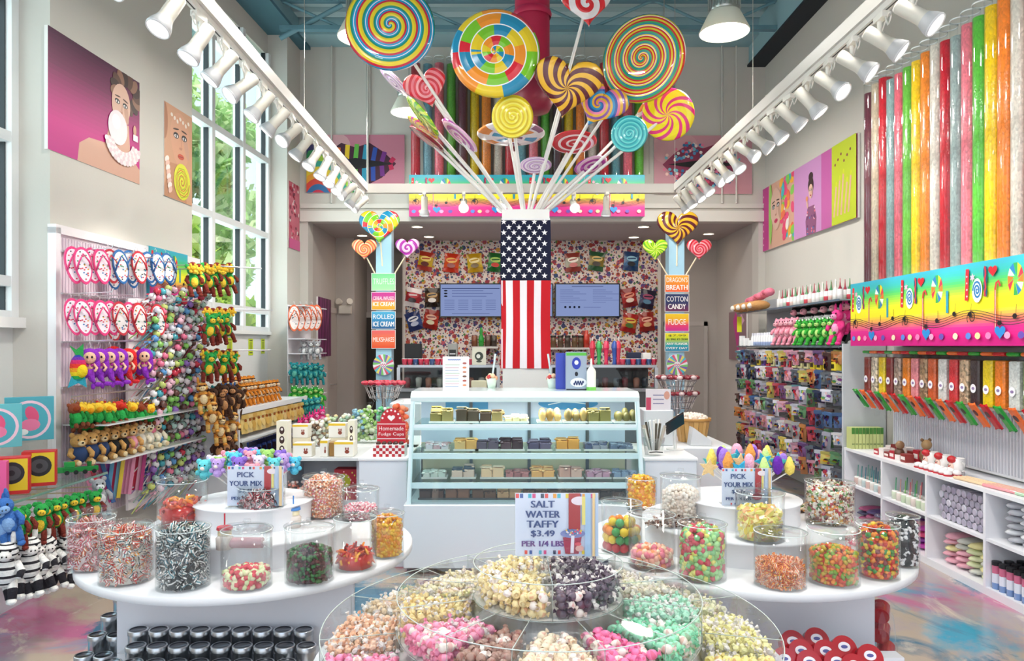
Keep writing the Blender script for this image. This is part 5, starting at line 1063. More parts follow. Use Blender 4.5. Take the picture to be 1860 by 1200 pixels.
lv = [(1.03, .28, [(803, 'slab', ('8a7a3c', '9c8a50'), 'tall olive brown fudge slab'), (850, 'slab', ('4a3a28', '6c6040'), 'dark layered fudge slab'), (893, 'slab', ('4c3420', 'a08850'), 'brown marbled fudge wedge'), (938, 'flat', ('e8d8a8', 'f0e0c0'), 'low cream treats'), (998, 'ball', ('9c7838', 'c8a868'), 'round golden cookie stack'), (1045, 'ball', ('7c6838', 'a88c50'), 'round nut cluster'), (1088, 'slab', ('84783c', '6c6030'), 'low olive fudge bar'), (1136, 'ball', ('6c6434', '8c8048'), 'rounded caramel apple piece')], 'on the top level'),
      (.829, .25, [(795, 'flat', ('e0b8c0', 'e8e0e8'), 'pink and white fudge'), (847, 'slab', ('f0b468', 'f4c888'), 'peach orange fudge'), (886, 'slab', ('5c5068', '6c5c70'), 'dark plum fudge'), (930, 'slab', ('48303c', '604450'), 'dark chocolate fudge'), (980, 'slab', ('5c5070', '70607c'), 'purple brown fudge'), (1031, 'slab', ('f4a850', 'f8bc70'), 'tall bright orange fudge'), (1082, 'flat', ('5c6488', 'a8a8b8'), 'grey blue swirled fudge'), (1128, 'flat', ('98a4bc', '707c98'), 'pale grey fudge')], 'on the second level'),
      (.629, .22, [(790, 'flat', ('c8d0c8', 'd8d8d0'), 'pale vanilla fudge'), (842, 'slab', ('3c5064', 'e0c0b0'), 'dark blue topped fudge'), (895, 'slab', ('f4c8a0', 'f8d8bc'), 'peach fudge squares'), (940, 'flat', ('c07878', 'a06060'), 'red brown fudge'), (986, 'slab', ('f8c080', 'f4b068'), 'orange cream fudge squares'), (1036, 'slab', ('d8a090', 'e8b8a8'), 'salmon pink fudge'), (1086, 'flat', ('d8a8b8', 'c890a8'), 'rose fudge'), (1134, 'flat', ('8c9cb8', '7888a8'), 'blue grey fudge')], 'on the third level'),
      (.506, .08, [(785, 'slab', ('4a2c1c', '5c3824'), 'black chocolate fudge'), (832, 'slab', ('8c5c40', 'b89078'), 'speckled brown fudge'), (880, 'slab', ('5c3820', '6c4426'), 'dark brown fudge'), (925, 'slab', ('c8986c', 'a87850'), 'tan fudge'), (972, 'slab', ('5a3c24', '6c4628'), 'brown chunky fudge'), (1019, 'slab', ('44281c', '5c3a28'), 'dark fudge'), (1066, 'slab', ('54341c', '3c2418'), 'mid brown fudge'), (1110, 'slab', ('3c2c24', '5c4030'), 'dark nut fudge'), (1148, 'slab', ('2c2018', '4c3424'), 'dark end fudge')], 'on the bottom deck')]
k = 0
for z, dy, its, w in lv:
    for px, kd, c, nm in its:
        k += 1; hg = .04 if kd == 'flat' else (.085 if 'tall' in nm or z > 1 else .065)
        tray(px, z, dy+.04, kd, (c[0], c[1], 'e8e4e0' if z > .55 else '3c3a38'), '%s tray %s of the bakery case' % (nm, w) if z < 1 else '%s %s of the bakery case' % (nm, w), .185, hg*1.12, k)
# things on top of the case
def boxthing(name, label, cat, loc, d, col, draw=None, rz=0, mtn='satin', group=None, part='carton'):
    m = M(); m.rbox((-d[0]/2, 0, 0), (d[0]/2, d[1], d[2]), col, min(d)*.04)
    if draw: m.lay = 1; draw(m, d[0], d[2])
    o = O(name, m, mtn, None, loc, (0, 0, rz)); return tag(o, label, cat, group)
def menucard(m, w, h):
    m.rect(-w*.48, h*.01, w*.48, h*.99, 'eef0f8')
    for i in range(9): m.rect(-w*.4, h*(.1+.08*i), w*(.1+.02*(i % 3)), h*(.115+.08*i), ('8a9ac0', 'c88898', '98b890')[i % 3])
    m.strip([(-w*.3+w*.04*i, h*(.9+.01*(i % 2))) for i in range(13)], h*.03, '7a8ac0')
    for i in range(6): m.disc(w*.33, h*(.15+.13*i), w*.08, h*.03, ('d88860', 'b05850', '785040', 'c88870')[i % 4], 10)
boxthing('menu_card', 'white printed menu card standing on top of the bakery case at left', 'card', ((828-CX)*5.6/F, 5.6, 1.265), (.2, .02, .255), 'f4f4f4', menucard)
def bagart(m, w, h):
    m.rect(-w*.5, 0, w*.5, h, '9aa8bc'); m.rect(-w*.5, h*.9, w*.5, h*.98, '58b840'); m.disc(0, h*.7, w*.22, h*.16, '2438a8'); m.disc(0, h*.72, w*.1, h*.06, 'e8ecf8'); m.disc(w*.1, h*.2, w*.4, h*.12, 'e4e8f0')
    for i in range(8): m.disc(-w*.1+w*.06*i, h*(.16+.05*(i % 2)), w*.05, h*.04, '202c60', 8)
    m.disc(0, h*.42, w*.08, h*.06, '181c28'); m.rect(-w*.5, 0, w*.5, h*.03, '181c28')
bx_ = boxthing('treat_bag', 'blue and grey printed treat bag box with green top on the bakery case', 'bag', ((1047-CX)*5.62/F, 5.62, 1.265), (.155, .08, .29), 'a8b4c4', bagart)
boxthing('treat_bag', 'blue side printed bag box behind the grey one on the bakery case', 'bag', ((1026-CX)*5.75/F-.02, 5.72, 1.265), (.1, .08, .28), '3848b0')
m = M().lathe((0, 0, 0), [(0, 0), (.034, 0), (.036, .02), (.036, .14), (.028, .16), (.01, .18), (.006, .24), (0, .24)], 'f0f2ec', 20); t = T('squeeze_bottle', 'white squeeze bottle with green base label on the bakery case', 'bottle', ((1074-CX)*5.6/F, 5.6, 1.265)); O('bottle', m, 'gloss', t); O('label_band', M().cyl((0, 0, .0), (0, 0, .025), .037, .037, '78c858', 20), 'satin', t)
for i, (px, c) in enumerate(((893, 'e8b088'), (1003, 'e89890'))):
    t = T('tongs_cup', 'cup of wrapped sticks beside the column foot on the bakery case, %s side' % ('left', 'right')[i], 'cup', ((px-CX)*5.85/F, 5.85, 1.265)); O('cup', M().lathe((0, 0, 0), [(0, 0), (.03, 0), (.042, .08), (.04, .08), (.03, .004), (0, .004)], 'd8e8d8', 16), 'gloss', t)
    m = M(); 
    for j in range(7): m.ell((.03*math.cos(j), .03*math.sin(j), .08+.01*(j % 3)), .02, (c, 'c83838', 'f0c8a0')[j % 3], 7, 5)
    O('sweets', m, 'gloss', t); O('stick', M().cyl((.0, 0, .05), (.03 if i == 0 else -.03, .05, .27), .008, .008, 'c8dce0', 8), 'satin', t)
# ================================================================== counters either side
t = T('side_counter', 'white block counter left of the bakery case', 'counter', (-1.05+.18, 5.35, 0)); O('cabinet', M().rbox((-.18, 0, 0), (.17, .7, .77), 'dde1ea', .006), 'satin', t); O('counter_top', M().rbox((-.185, -.01, .77), (.175, .72, .79), 'f0f0f2', .004), 'satin', t)
t = T('side_counter', 'white block counter right of the bakery case', 'counter', (1.2, 5.35, 0)); O('cabinet', M().rbox((-.18, 0, 0), (.2, .8, .77), 'dde1ea', .006), 'satin', t); O('counter_top', M().rbox((-.185, -.01, .77), (.205, .82, .79), 'f0f0f2', .004), 'satin', t)
t = T('wall_of_shelving', 'x', 'shelf', (-1.35, 5.45, 0)); t.name = 'display_shelf'; t['label'] = 'low grey backed shelf unit stacked with gift boxes left of the white counter'
O('side_panel', M().box((-.27, 0, 0), (-.25, .6, .78), 'c8ccd4').box((.265, 0, 0), (.285, .6, .78), 'c8ccd4'), 'satin', t); O('back_panel', M().box((-.25, .55, 0), (.265, .58, .78), '9aa0a8'), 'satin', t)
O('top_board', M().box((-.29, -.08, .765), (.3, .6, .785), 'd4d6d8'), 'satin', t); O('lower_board', M().box((-.25, -.02, .44), (.265, .55, .46), 'd0d4d8'), 'satin', t)
def bunny(m, w, h):
    m.rect(-w*.48, h*.02, w*.48, h*.8, 'f0ece4'); m.rect(-w*.5, h*.84, w*.5, h, 'e8c030'); m.disc(w*.18, h*.35, w*.12, h*.13, '8a3c28'); m.disc(w*.12, h*.55, w*.04, h*.1, '8a3c28', 8); m.disc(w*.24, h*.55, w*.04, h*.1, '8a3c28', 8)
def choc(m, w, h):
    m.rect(-w*.5, 0, w*.5, h, 'f0e8d0')
    for i in range(3): m.disc(0, h*(.2+.27*i), w*.24, h*.11, '3c2018'); m.disc(0, h*(.23+.27*i), w*.12, h*.04, 'f0e8e0')
for i, (px, yb, w, h, dr, Y, nm) in enumerate(((512, 827, .08, .26, choc, 5.45, 'tall cream box with chocolate pictures'), (549, 829, .14, .10, bunny, 5.42, 'white rabbit picture box at the front left'), (588, 829, .055, .12, bunny, 5.42, 'narrow cream rabbit box in the middle'), (604, 826, .05, .1, None, 5.46, 'small brown toned box'), (624, 829, .14, .11, bunny, 5.42, 'white rabbit picture box at the front right'), (545, 800, .12, .1, bunny, 5.65, 'yellow topped rabbit box at the back left'), (612, 797, .13, .11, bunny, 5.65, 'yellow topped rabbit box at the back right'), (638, 829, .05, .26, choc, 5.5, 'tall white box with dark vertical print'))):
    x = (px-CX)*Y/F; z = .786 if yb > 815 else .786+.0
    if yb < 815:
        boxthing('gift_box', 'plain cream lower box supporting the %s' % nm.replace('yellow topped ', ''), 'box', (x, Y, .786), (w, .1, .11), 'e8dcc0'); z = .898
    boxthing('gift_box', '%s on the left shelf unit' % nm, 'box', (x, Y, z), (w, .11, h), 'f0ece0' if i != 3 else 'a07840', dr, 0, 'satin', 'gift boxes on the left shelf unit')
def bag(name, label, x, y, z, w, h, cols, seed, group=None, n=16):
    q = random.Random(seed); t = T(name, label, 'bag', (x, y, z), 0, group); O('clear_wrapper', M().lathe((0, 0, 0), [(0, 0), (w*.48, .01), (w*.52, h*.35), (w*.4, h*.7), (w*.1, h*.8), (w*.22, h)], 'ffffff', 16), 'acrylic', t)
    m = M()
    for i in range(n*3): m.ell((q.uniform(-.34, .34)*w, q.uniform(-.34, .34)*w, h*(.08+.8*q.random())), (w*.13, w*.13, w*.11), q.choice(cols), 7, 5)
    O('sweets', m, 'gloss', t); O('bow', M().ell((0, 0, h*.8), (w*.12, w*.12, w*.05), cols[0], 8, 5), 'satin', t)
for i, (px, y, w, h, c, nm) in enumerate(((575, 6.0, .15, .24, ('e8e4d8', 'c8d0c0', '8a6a50'), 'pale'), (600, 6.1, .14, .27, ('e8e8e0', 'b0c8a0', 'e0c890'), 'pale green tinted'), (628, 6.1, .14, .28, ('d8e0d8', '98b8a0', 'e8e0c0'), 'grey green'), (652, 6.2, .15, .31, ('e0ece0', '88b8d0', 'b8d890'), 'white and blue'), (672, 6.2, .15, .34, ('c8e0a0', '90c060', 'e0e8d0'), 'lime green'), (697, 6.1, .14, .34, ('58b878', '88d0a0', 'd8e8e0'), 'green'), (724, 6.0, .2, .37, ('e87048', 'f09068', 'e05838'), 'orange red'))):
    bag('candy_bag', '%s clear bag of sweets behind the gift boxes, %s from the left' % (nm, nth(i)), (px-CX)*y/F, y, .79, w, h, c, i, 'clear bags of sweets left of the case', 22)
t = T('side_counter', 'low white counter further back on the left carrying clear candy bags', 'counter', (-1.15, 5.92, 0)); O('cabinet', M().box((-.45, 0, 0), (.5, .75, .77), 'd8dce2'), 'satin', t); O('counter_top', M().box((-.46, -.0, .77), (.51, .77, .79), 'eceef0'), 'satin', t)
# checked fudge cup stand
t = T('fudge_cup_stand', 'red and white checked fudge cup stand with arched header on the left counter', 'display stand', ((708-CX)*5.45/F, 5.45, .79)); w = .23
m = M(); m.box((-w/2, -.05, 0), (w/2, .1, .085), 'f0e8e8'); m.lay = 1
for i in range(10):
    for j in range(4):
        if (i+j) % 2 == 0: m.flat([(-w/2+w*i/10, .085*j/4), (-w/2+w*(i+1)/10, .085*j/4), (-w/2+w*(i+1)/10, .085*(j+1)/4), (-w/2+w*i/10, .085*(j+1)/4)], 'b01c28', -.0508)
O('checked_box', m, 'satin', t)
m = M(); arch = [(-w*.46, 0), (w*.46, 0), (w*.46, .16)]+[(w*.36*math.cos(a), .16+.1*math.sin(a)) for a in [i*PI/12 for i in range(13)]]+[(-w*.46, .16)]; m.prism(arch, 0, .006, 'c01c2c'); m.lay = 1
m.flat([(x, z+.02+.165) for x, z in heart(.028)], 'f8f0f0'); m.rect(-w*.46, .14, w*.46, .145, 'f4ecec'); m.rect(-w*.46, .03, w*.46, .035, 'f4ecec'); m.text('Homemade', 0, .095, .03, 'f8f0f0', w*.8); m.text('Fudge Cups', 0, .05, .03, 'f8f0f0', w*.82)
for i in range(7):
    a = PI*(i+.5)/7; m.disc(w*.29*math.cos(a), .17+.075*math.sin(a), .008, .008, 'f4e4e4', 8)
O('arched_header', m, 'satin', t, (0, .07, .085)); m = M()
for i in range(5): m.ell((-.085+.042*i, .01, .09), (.02, .03, .018), '3c1c14', 8, 5); m.cyl((-.085+.042*i, .01, .07), (-.085+.042*i, .01, .088), .016, .02, 'e8d8d0', 8)
O('fudge_cup', m, 'satin', t)
# right counter: utensil crock, basket, tablet, sign
t = T('utensil_holder', 'wire and glass holder packed with wrapped utensils on the right counter', 'holder', ((1190-CX)*5.45/F, 5.5, .79)); O('holder_box', M().lathe((0, 0, 0), [(0, 0), (.065, 0), (.085, .13), (.082, .13), (.063, .004), (0, .004)], 'ffffff', 4), 'acrylic', t)
for i in range(16):
    a = i*2.4; O('utensil', M().cyl((.03*math.cos(a), .03*math.sin(a), .02), (.085*math.cos(a), .06*math.sin(a), .2+.02*(i % 4)), .007, .009, ('e8e4dc', 'c8c0b4', '5c5448', 'f0ece8')[i % 4], 6), 'gloss', t)
O('label_card', (lambda m: (m.rect(-.055, -.015, .055, .015, 'e8e4e0'), m.strip([(-.05, 0), (0, .004), (.05, 0)], .008, '282828'), m)[2])(M()), 'satin', t, (0, -.085, .03))
t = T('sales_screen', 'black backed tablet till tilted on the right counter', 'tablet', ((1228-CX)*5.75/F, 5.75, .79)); O('stand', M().cyl((0, .03, 0), (0, .03, .18), .012, .012, 'd8d8d8', 8).cyl((0, .03, 0), (0, .03, .008), .07, .07, 'e0e0e0', 16), 'satin', t); O('screen', M().rbox((-.09, 0, 0), (.09, .015, .13), '16181c', .006), 'gloss', t, (0, 0, .16), (.6, -.5, .3))
t = T('card_reader', 'white slanted card terminal stand on the right counter', 'card terminal', ((1270-CX)*6.0/F, 6.0, .79)); m = M(); m.prism([(-.07, 0), (.1, 0), (.1, .04), (-.05, .15)], 0, .12, 'd8dade'); O('stand', m, 'satin', t)
t = T('wicker_basket', 'slatted wooden basket full of sweets on the right counter', 'basket', ((1257-CX)*6.3/F, 6.3, .79))
m = M()
for i in range(22):
    a = i*2*PI/22; m.T = Matrix.Rotation(a, 4, 'Z'); m.add([(-.014, -.115, 0), (.014, -.115, 0), (.02, -.15, .2), (-.02, -.15, .2), (-.014, -.111, 0), (.014, -.111, 0), (.02, -.146, .2), (-.02, -.146, .2)], [(0, 1, 2, 3), (7, 6, 5, 4), (0, 3, 7, 4), (1, 5, 6, 2)], 'c89a58' if i % 2 else 'd8ac68')
m.T = None; m.lathe((0, 0, 0), [(0, 0), (.11, 0), (.142, .19)], '9c7440', 22); O('slatted_side', m, 'satin', t); O('hoop', M().lathe((0, 0, 0), [(.148, .175), (.158, .175), (.158, .2), (.148, .2)], 'b88848', 24), 'satin', t)
heap('pale wrapped sweets filling the wooden basket on the right counter', ((1257-CX)*6.3/F, 6.3, .94), .135, .06, 'lump', PAL['cream'], .035, 61, .5)
boxthing('side_counter', 'further white counter behind the basket on the right', 'counter', (1.55, 5.95, 0), (.62, .75, .788), 'dcdfe4')
def shopsign(m, w, h):
    m.rect(-w*.48, h*.02, w*.48, h*.98, 'e0d8e0'); [m.strip([(-w*.22+w*.04*i, h*(z+.02*(i % 2))) for i in range(12)], h*.04, '6a6a98') for z in (.7, .5, .3)]; m.rect(-w*.5, 0, -w*.3, h*.6, 'c04060'); m.disc(w*.34, h*.7, w*.12, h*.2, 'd09888')
boxthing('shop_sign', 'small pale printed card behind the right end of the bakery case', 'sign', ((1196-CX)*6.0/F, 6.0, 1.08), (.2, .02, .17), 'e4e0e4', shopsign)
boxthing('card_shelf', 'white riser shelf behind the right end of the case under the printed card', 'riser', ((1196-CX)*6.0/F, 5.98, .79), (.24, .3, .29), 'd0d4da')
# stands of red lollipops around the posts
def popbowl(px, py, Y, label, z0, c, tiers=1):
    x = (px-CX)*Y/F; t = T('lollipop_stand', label, 'display stand', (x, Y, z0)); H1 = EYE-(py-CY)*Y/F-z0
    O('stem', M().cyl((0, 0, 0), (0, 0, H1), .02, .02, 'b8b8bc', 10).cyl((0, 0, 0), (0, 0, .01), .12, .12, 'b8b8bc', 20), 'metal', t)
    for k in range(tiers):
        z = H1-.16*k; m = M()
        for j in range(3): m.tube([(math.cos(i*PI/12)*(.2-.03*j), math.sin(i*PI/12)*(.2-.03*j), z-.06*j) for i in range(24)], .004, 'a8a8ac', 4, True)
        for i in range(12): m.cyl((math.cos(i*PI/6)*.2, math.sin(i*PI/6)*.2, z), (math.cos(i*PI/6)*.1, math.sin(i*PI/6)*.1, z-.16), .004, .004, 'a8a8ac', 4)
        O('wire_bowl', m, 'metal', t)
        for i in range(30):
            a = i*2*PI/30+k*.1; r = .2-.045*(i % 2); m = M().ell((math.cos(a)*r, math.sin(a)*r, z+.03), (.032, .032, .022), c[i % len(c)], 8, 5); m.cyl((math.cos(a)*r, math.sin(a)*r, z+.02), (math.cos(a)*r*.7, math.sin(a)*r*.7, z-.13), .003, .003, 'f0ece8', 4); O('wrapped_lollipop', m, 'gloss', t)
popbowl(697, 700, 7.6, 'wire bowl stand ringed with red lollipops before the left post', .0, ('c82c44', 'd84058', 'b02038'))
popbowl(1230, 690, 7.6, 'two tiered wire stand of dark red lollipops before the right post', .0, ('8c2c38', 'a84050', 'e0c8c8', '702030'), 2)
# ================================================================== kitchen alcove
def chipbag(px, py, cols, lab, rot=0, w=.25, h=.30):
    x, y, z = P(px, py, 11.74); t = T('snack_bag', lab, 'bag', (x, 11.78, z), 0, 'snack bags pinned on the candy wallpaper'); t.rotation_euler = (0, rot, 0)
    m = M(); n = 8; vs = []
    for j in range(n+1):
        for i in range(n+1): u, v = i/n, j/n; vs.append(((u-.5)*w*(1-.08*math.sin(v*PI)), -.012-.05*math.sin(u*PI)*math.sin(v*PI), (v-.5)*h))
    m.add(vs, [(j*(n+1)+i, j*(n+1)+i+1, (j+1)*(n+1)+i+1, (j+1)*(n+1)+i) for j in range(n) for i in range(n)], [cols[0] if 1 < j < 6 else cols[1] for j in range(n) for i in range(n)], True)
    m.lay = 534; m.disc(0, h*.12, w*.34, h*.14, cols[2]); m.disc(.0, -h*.15, w*.26, h*.12, cols[3]); m.strip([(-w*.25, h*.1), (w*.25, h*.16)], h*.07, cols[1]); O('printed_bag', m, 'gloss', t)
for px, py, c, lab, r in ((773, 474, ('c8a828', 'a03020', 'e8d070', '5a2018'), 'yellow and red snack bag at top left of the wallpaper', .2), (820, 477, ('d85020', 'c03018', 'e8b050', '8a2810'), 'orange snack bag left of the column on the wallpaper', .1), (862, 477, ('d0b020', 'b89018', 'f0e0a0', '6a5010'), 'yellow snack bag above the left menu screen', -.1), (900, 476, ('2c8838', '1c6028', 'a8d060', 'c03828'), 'green snack bag close to the flag column', .1), (750, 540, ('a02830', 'e8e0e0', 'c84048', '302020'), 'red and white snack bag left of the left screen', .2), (785, 540, ('5a4028', '2c2018', 'b89050', 'e8e0d8'), 'brown snack bag beside the left screen', 0), (752, 583, ('2c4888', '1c2c60', 'e8e8f0', 'b8c0d8'), 'blue snack bag low at the left of the wallpaper', -.3), (783, 580, ('c03828', '902018', 'e8b090', 'd8c8a0'), 'red snack bag low beside the left screen', .2),
    (1041, 476, ('a8a088', '8a3830', 'e8e0d0', 'b85048'), 'cream and red snack bag above the right screen', -.1), (1084, 474, ('8a7830', '2c5838', 'd8b868', '3c3020'), 'green and gold snack bag above the right screen', .15), (1147, 474, ('2c6090', '1c3c68', '88b8d0', '282830'), 'blue snack bag at the top right of the wallpaper', .1), (1143, 540, ('b02828', '801818', 'e09078', 'e8d0c0'), 'red snack bag right of the right screen', -.2), (1176, 543, ('342c54', '201c34', 'a85070', '5c88a8'), 'dark blue snack bag at the right edge of the wallpaper', .2), (1144, 586, ('c86828', 'a02020', 'e0c050', '4c6828'), 'orange and green snack bag low right of the screen', .2), (1175, 584, ('b02c28', '882018', 'e8a890', 'd0a070'), 'red snack bag lowest at the right of the wallpaper', -.1)): chipbag(px, py, c, lab, r)
def screen(px0, px1, lab, draw):
    x0, _, z1 = P(px0, 514, 11.7); x1, _, z0 = P(px1, 576, 11.7); w, h = x1-x0, z1-z0; t = T('menu_screen', lab, 'screen', ((x0+x1)/2, 11.72, z0)); O('bezel', M().rbox((-w/2, 0, 0), (w/2, .05, h), '14161a', .008), 'gloss', t)
    m = M(); m.lay = 1; m.rect(-w/2+.02, .02, w/2-.02, h-.02, '8c9ccc'); draw(m, w, h); O('display', m, 'screen', t)
def scr1(m, w, h):
    m.rect(-w*.46, h*.84, w*.46, h*.86, '303c68')
    for i, (a, b) in enumerate(((.78, .3), (.7, .45), (.62, .35))): m.disc(-w*.4, h*a, .03, .012, '181818', 10); m.rect(-w*.3, h*a-.004, w*(b-.1), h*a+.004, '4c5890')
    for c in range(4):
        for r in range(6): m.rect(-w*.42+w*.22*c, h*(.5-.055*r), -w*.42+w*(.22*c+.16), h*(.5-.055*r)+.006, '4c5890')
    m.rect(-w*.3, h*.1, w*.3, h*.11, '303c68')
def scr2(m, w, h):
    m.rect(-w*.24, h*.9, w*.24, h*.915, '303c68')
    for c in range(2):
        for r in range(7): m.rect(-w*.42+w*.5*c, h*(.8-.06*r), -w*.42+w*(.5*c+.2+.1*(r % 3)), h*(.8-.06*r)+.005, '4c5890')
    for i in range(4): m.disc(-w*.34+w*.07*i, h*.3, .018, .018, '181c28', 12)
    m.rect(-w*.06, h*.29, w*.2, h*.3, '4c5890')
screen(798, 912, 'lit menu screen left of the flag column on the wallpaper', scr1); screen(1008, 1127, 'lit menu screen right of the flag column on the wallpaper', scr2); screen(916, 1005, 'lit menu screen mostly behind the flag column', scr1)
# back bar with glass display counters
def glasscounter(px0, px1, lab):
    Y = 8.9; x0, x1 = (px0-CX)*Y/F, (px1-CX)*Y/F; t = T('glass_counter', lab, 'display case', ((x0+x1)/2, Y, 0)); w = (x1-x0)/2
    O('base_cabinet', M().box((-w, 0, 0), (w, .6, 1.05), '4c5054'), 'satin', t); O('steel_top', M().box((-w-.01, -.01, 1.34), (w+.01, .6, 1.37), 'b8bcc0'), 'metal', t); O('steel_rail', M().box((-w-.01, -.02, 1.05), (w+.01, .6, 1.09), 'a8acb0'), 'metal', t)
    for s_ in (-1, 1): O('post', M().box((s_*w-.02, -.01, 1.09), (s_*w+.02, .03, 1.34), 'c8ccd0'), 'metal', t)
    g = M(); g.add([(-w, 0, 1.09), (w, 0, 1.09), (w, 0, 1.34), (-w, 0, 1.34)], [(0, 1, 2, 3)], 'ffffff'); O('front_glass', g, 'glass', t); O('back_panel', M().box((-w, .5, 1.09), (w, .52, 1.34), '3c3436'), 'satin', t)
    n = int(w*2/.12)
    for i in range(n):
        c = rnd.choice(('8a4048', 'c8c0b8', '5c3c38', 'a86858', 'd8d0c8', '48505c')); m = M().lathe((0, 0, 0), [(0, 0), (.035, 0), (.042, .1), (.03, .12), (0, .125)], c, 12)
        tag(O('dessert_tub', m, 'gloss', None, ((x0+x1)/2-w+.08+(2*w-.16)*i/max(1, n-1), Y+.2+.1*(i % 2), 1.09)), 'small dessert tub behind the glass of the %s, %s from the left' % ('left back counter' if px0 < 900 else 'right back counter', nth(i)), 'tub', 'dessert tubs in the back counters')
glasscounter(724, 905, 'steel and glass back counter on the left of the kitchen'); glasscounter(1000, 1192, 'steel and glass back counter on the right of the kitchen')
Y = 9.05
for i in range(13):
    px = 735+10*i
    if px > 905: break
    tag(O('snack_cup', M().lathe((0, 0, 0), [(0, 0), (.028, 0), (.036, .07), (.034, .075), (0, .075)], ['f0e8e8', ('c02c48', 'c02c48', '2c4878')[i % 3], 'f0e8e8', 'e8d8d8'], 12), 'gloss', None, ((px-CX)*Y/F, Y, 1.37)), 'small red and white cup on the left back counter, %s from the left' % nth(i), 'cup', 'cups on the back counters')
for i in range(7):
    px = 1131+9.5*i; tag(O('snack_cup', M().lathe((0, 0, 0), [(0, 0), (.028, 0), (.036, .07), (.034, .075), (0, .075)], ['f0e8e8', ('c02c48', '2c4878')[i % 2], 'f0e8e8', 'e8d8d8'], 12), 'gloss', None, ((px-CX)*Y/F, Y, 1.37)), 'small striped cup on the right back counter, %s from the left' % nth(i), 'cup', 'cups on the back counters')
boxthing('speaker_box', 'black square box standing at the left end of the back counter', 'box', ((750-CX)*9.25/F, 9.25, 1.37), (.21, .12, .26), '0c0c10')
boxthing('dispenser_machine', 'grey machine with dark panel on the left back counter', 'machine', ((822-CX)*9.3/F, 9.3, 1.37), (.12, .15, .26), '8c8c88', lambda m, w, h: (m.rect(-w*.35, h*.3, w*.35, h*.7, '181818'), m.rect(-w*.3, h*.48, w*.3, h*.52, 'd8d8d8')))
boxthing('navy_box', 'navy blue box at the right end of the back counter', 'box', ((1152-CX)*9.3/F, 9.3, 1.37), (.17, .12, .15), '141c3c'); boxthing('white_box', 'small white box beside the navy one on the back counter', 'box', ((1175-CX)*9.2/F, 9.2, 1.445), (.1, .1, .07), 'e8e4e0'); boxthing('white_box', 'grey box under the small white box on the back counter', 'box', ((1175-CX)*9.2/F, 9.2, 1.37), (.11, .12, .075), '6c6460')
def shelf2(px0, px1, py, lab):
    Y = 11.5; x0, _, z = P(px0, py, Y); x1 = P(px1, py, Y)[0]; tag(O('wall_shelf', M().box((x0, Y, z-.03), (x1, 11.79, z), 'c8c4c0'), 'satin'), lab, 'shelf'); return z
z = shelf2(995, 1072, 631, 'pale wall shelf of jars right of the flag column')
for i, px in enumerate((1005, 1018, 1031, 1044, 1055)):
    t = T('spice_jar', 'brown filled jar with dark lid on the wall shelf, %s from the left' % nth(i), 'jar', ((px-CX)*11.6/F, 11.6, z), 0, 'jars on the wall shelf'); O('jar_body', M().lathe((0, 0, 0), [(0, 0), (.045, 0), (.045, .15), (.04, .16), (0, .16)], ('6a5038', '5c4838', '4c4038')[i % 3], 14), 'gloss', t); O('lid', M().cyl((0, 0, .16), (0, 0, .19), .046, .046, '2c2824', 14), 'satin', t)
tag(O('sauce_bottle', M().lathe((0, 0, 0), [(0, 0), (.05, 0), (.05, .19), (.03, .22), (.03, .27), (0, .27)], 'c03828', 14), 'gloss', None, ((1063-CX)*11.6/F+.02, 11.6, z)), 'tall red bottle at the right end of the wall shelf', 'bottle')
z = shelf2(858, 905, 629, 'pale wall shelf left of the flag column')
tag(O('syrup_bottle', M().lathe((0, 0, 0), [(0, 0), (.04, 0), (.045, .12), (.02, .2), (.03, .23), (.01, .3), (0, .3)], '2c9838', 14), 'gloss', None, ((874-CX)*11.6/F, 11.6, z)), 'green bottle on the wall shelf left of the column', 'bottle')
for i, px in enumerate((862, 886, 897)): tag(O('storage_jar', M().lathe((0, 0, 0), [(0, 0), (.05, 0), (.05, .17), (0, .18)], ('7c4830', '5c4438', '3c3028')[i], 14), 'gloss', None, ((px-CX)*11.65/F, 11.65, z)), 'brown storage jar on the left wall shelf, %s from the left' % nth(i), 'jar', 'storage jars on the left wall shelf')
for i, (px, c, nm) in enumerate(((1076, 'c83048', 'red'), (1088, '38a050', 'green'), (1101, 'd83058', 'pink red'), (1116, '2c50a0', 'blue'), (1123, 'c83850', 'dark red'))):
    Y = 9.2; t = T('slush_cup', '%s topped tall slush cup on the right back counter' % nm, 'cup', ((px-CX)*Y/F, Y, 1.37), 0, 'tall slush cups on the back counter'); O('cup', M().lathe((0, 0, 0), [(0, 0), (.03, 0), (.02, .04), (.026, .12), (.035, .2)], c, 14), 'gloss', t); O('dome_lid', M().lathe((0, 0, 0), [(.04, .2), (.036, .25), (.02, .285), (0, .3)], c, 14), 'gloss', t); O('straw', M().cyl((0, 0, .29), (.005, 0, .34), .005, .005, 'f0e8e8', 6), 'satin', t)
def catpic(m, w, h):
    m.rect(-w*.5, 0, w*.5, h, 'd0d0c0'); m.disc(0, h*.5, w*.3, h*.25, '303830'); m.disc(-w*.05, h*.5, w*.14, h*.12, 'd8d8d0'); m.disc(0, h*.2, w*.2, h*.06, '3c443c')
boxthing('framed_print', 'framed black and white print on the left back counter', 'picture frame', ((870-CX)*8.85/F, 8.88, 1.372), (.17, .02, .21), 'c8c8b8', catpic)
boxthing('receipt_box', 'beige and clear box stack beside the framed print', 'box', ((870-CX)*7.2/F, 7.2, 1.06), (.15, .1, .2), 'c8c4a8', lambda m, w, h: m.rect(-w*.4, h*.2, w*.4, h*.7, 'e8e4d8'))
boxthing('service_counter', 'white service counter between the bakery case and the kitchen', 'counter', (-.15, 7.1, 0), (1.9, .6, 1.055), 'd8dce0')
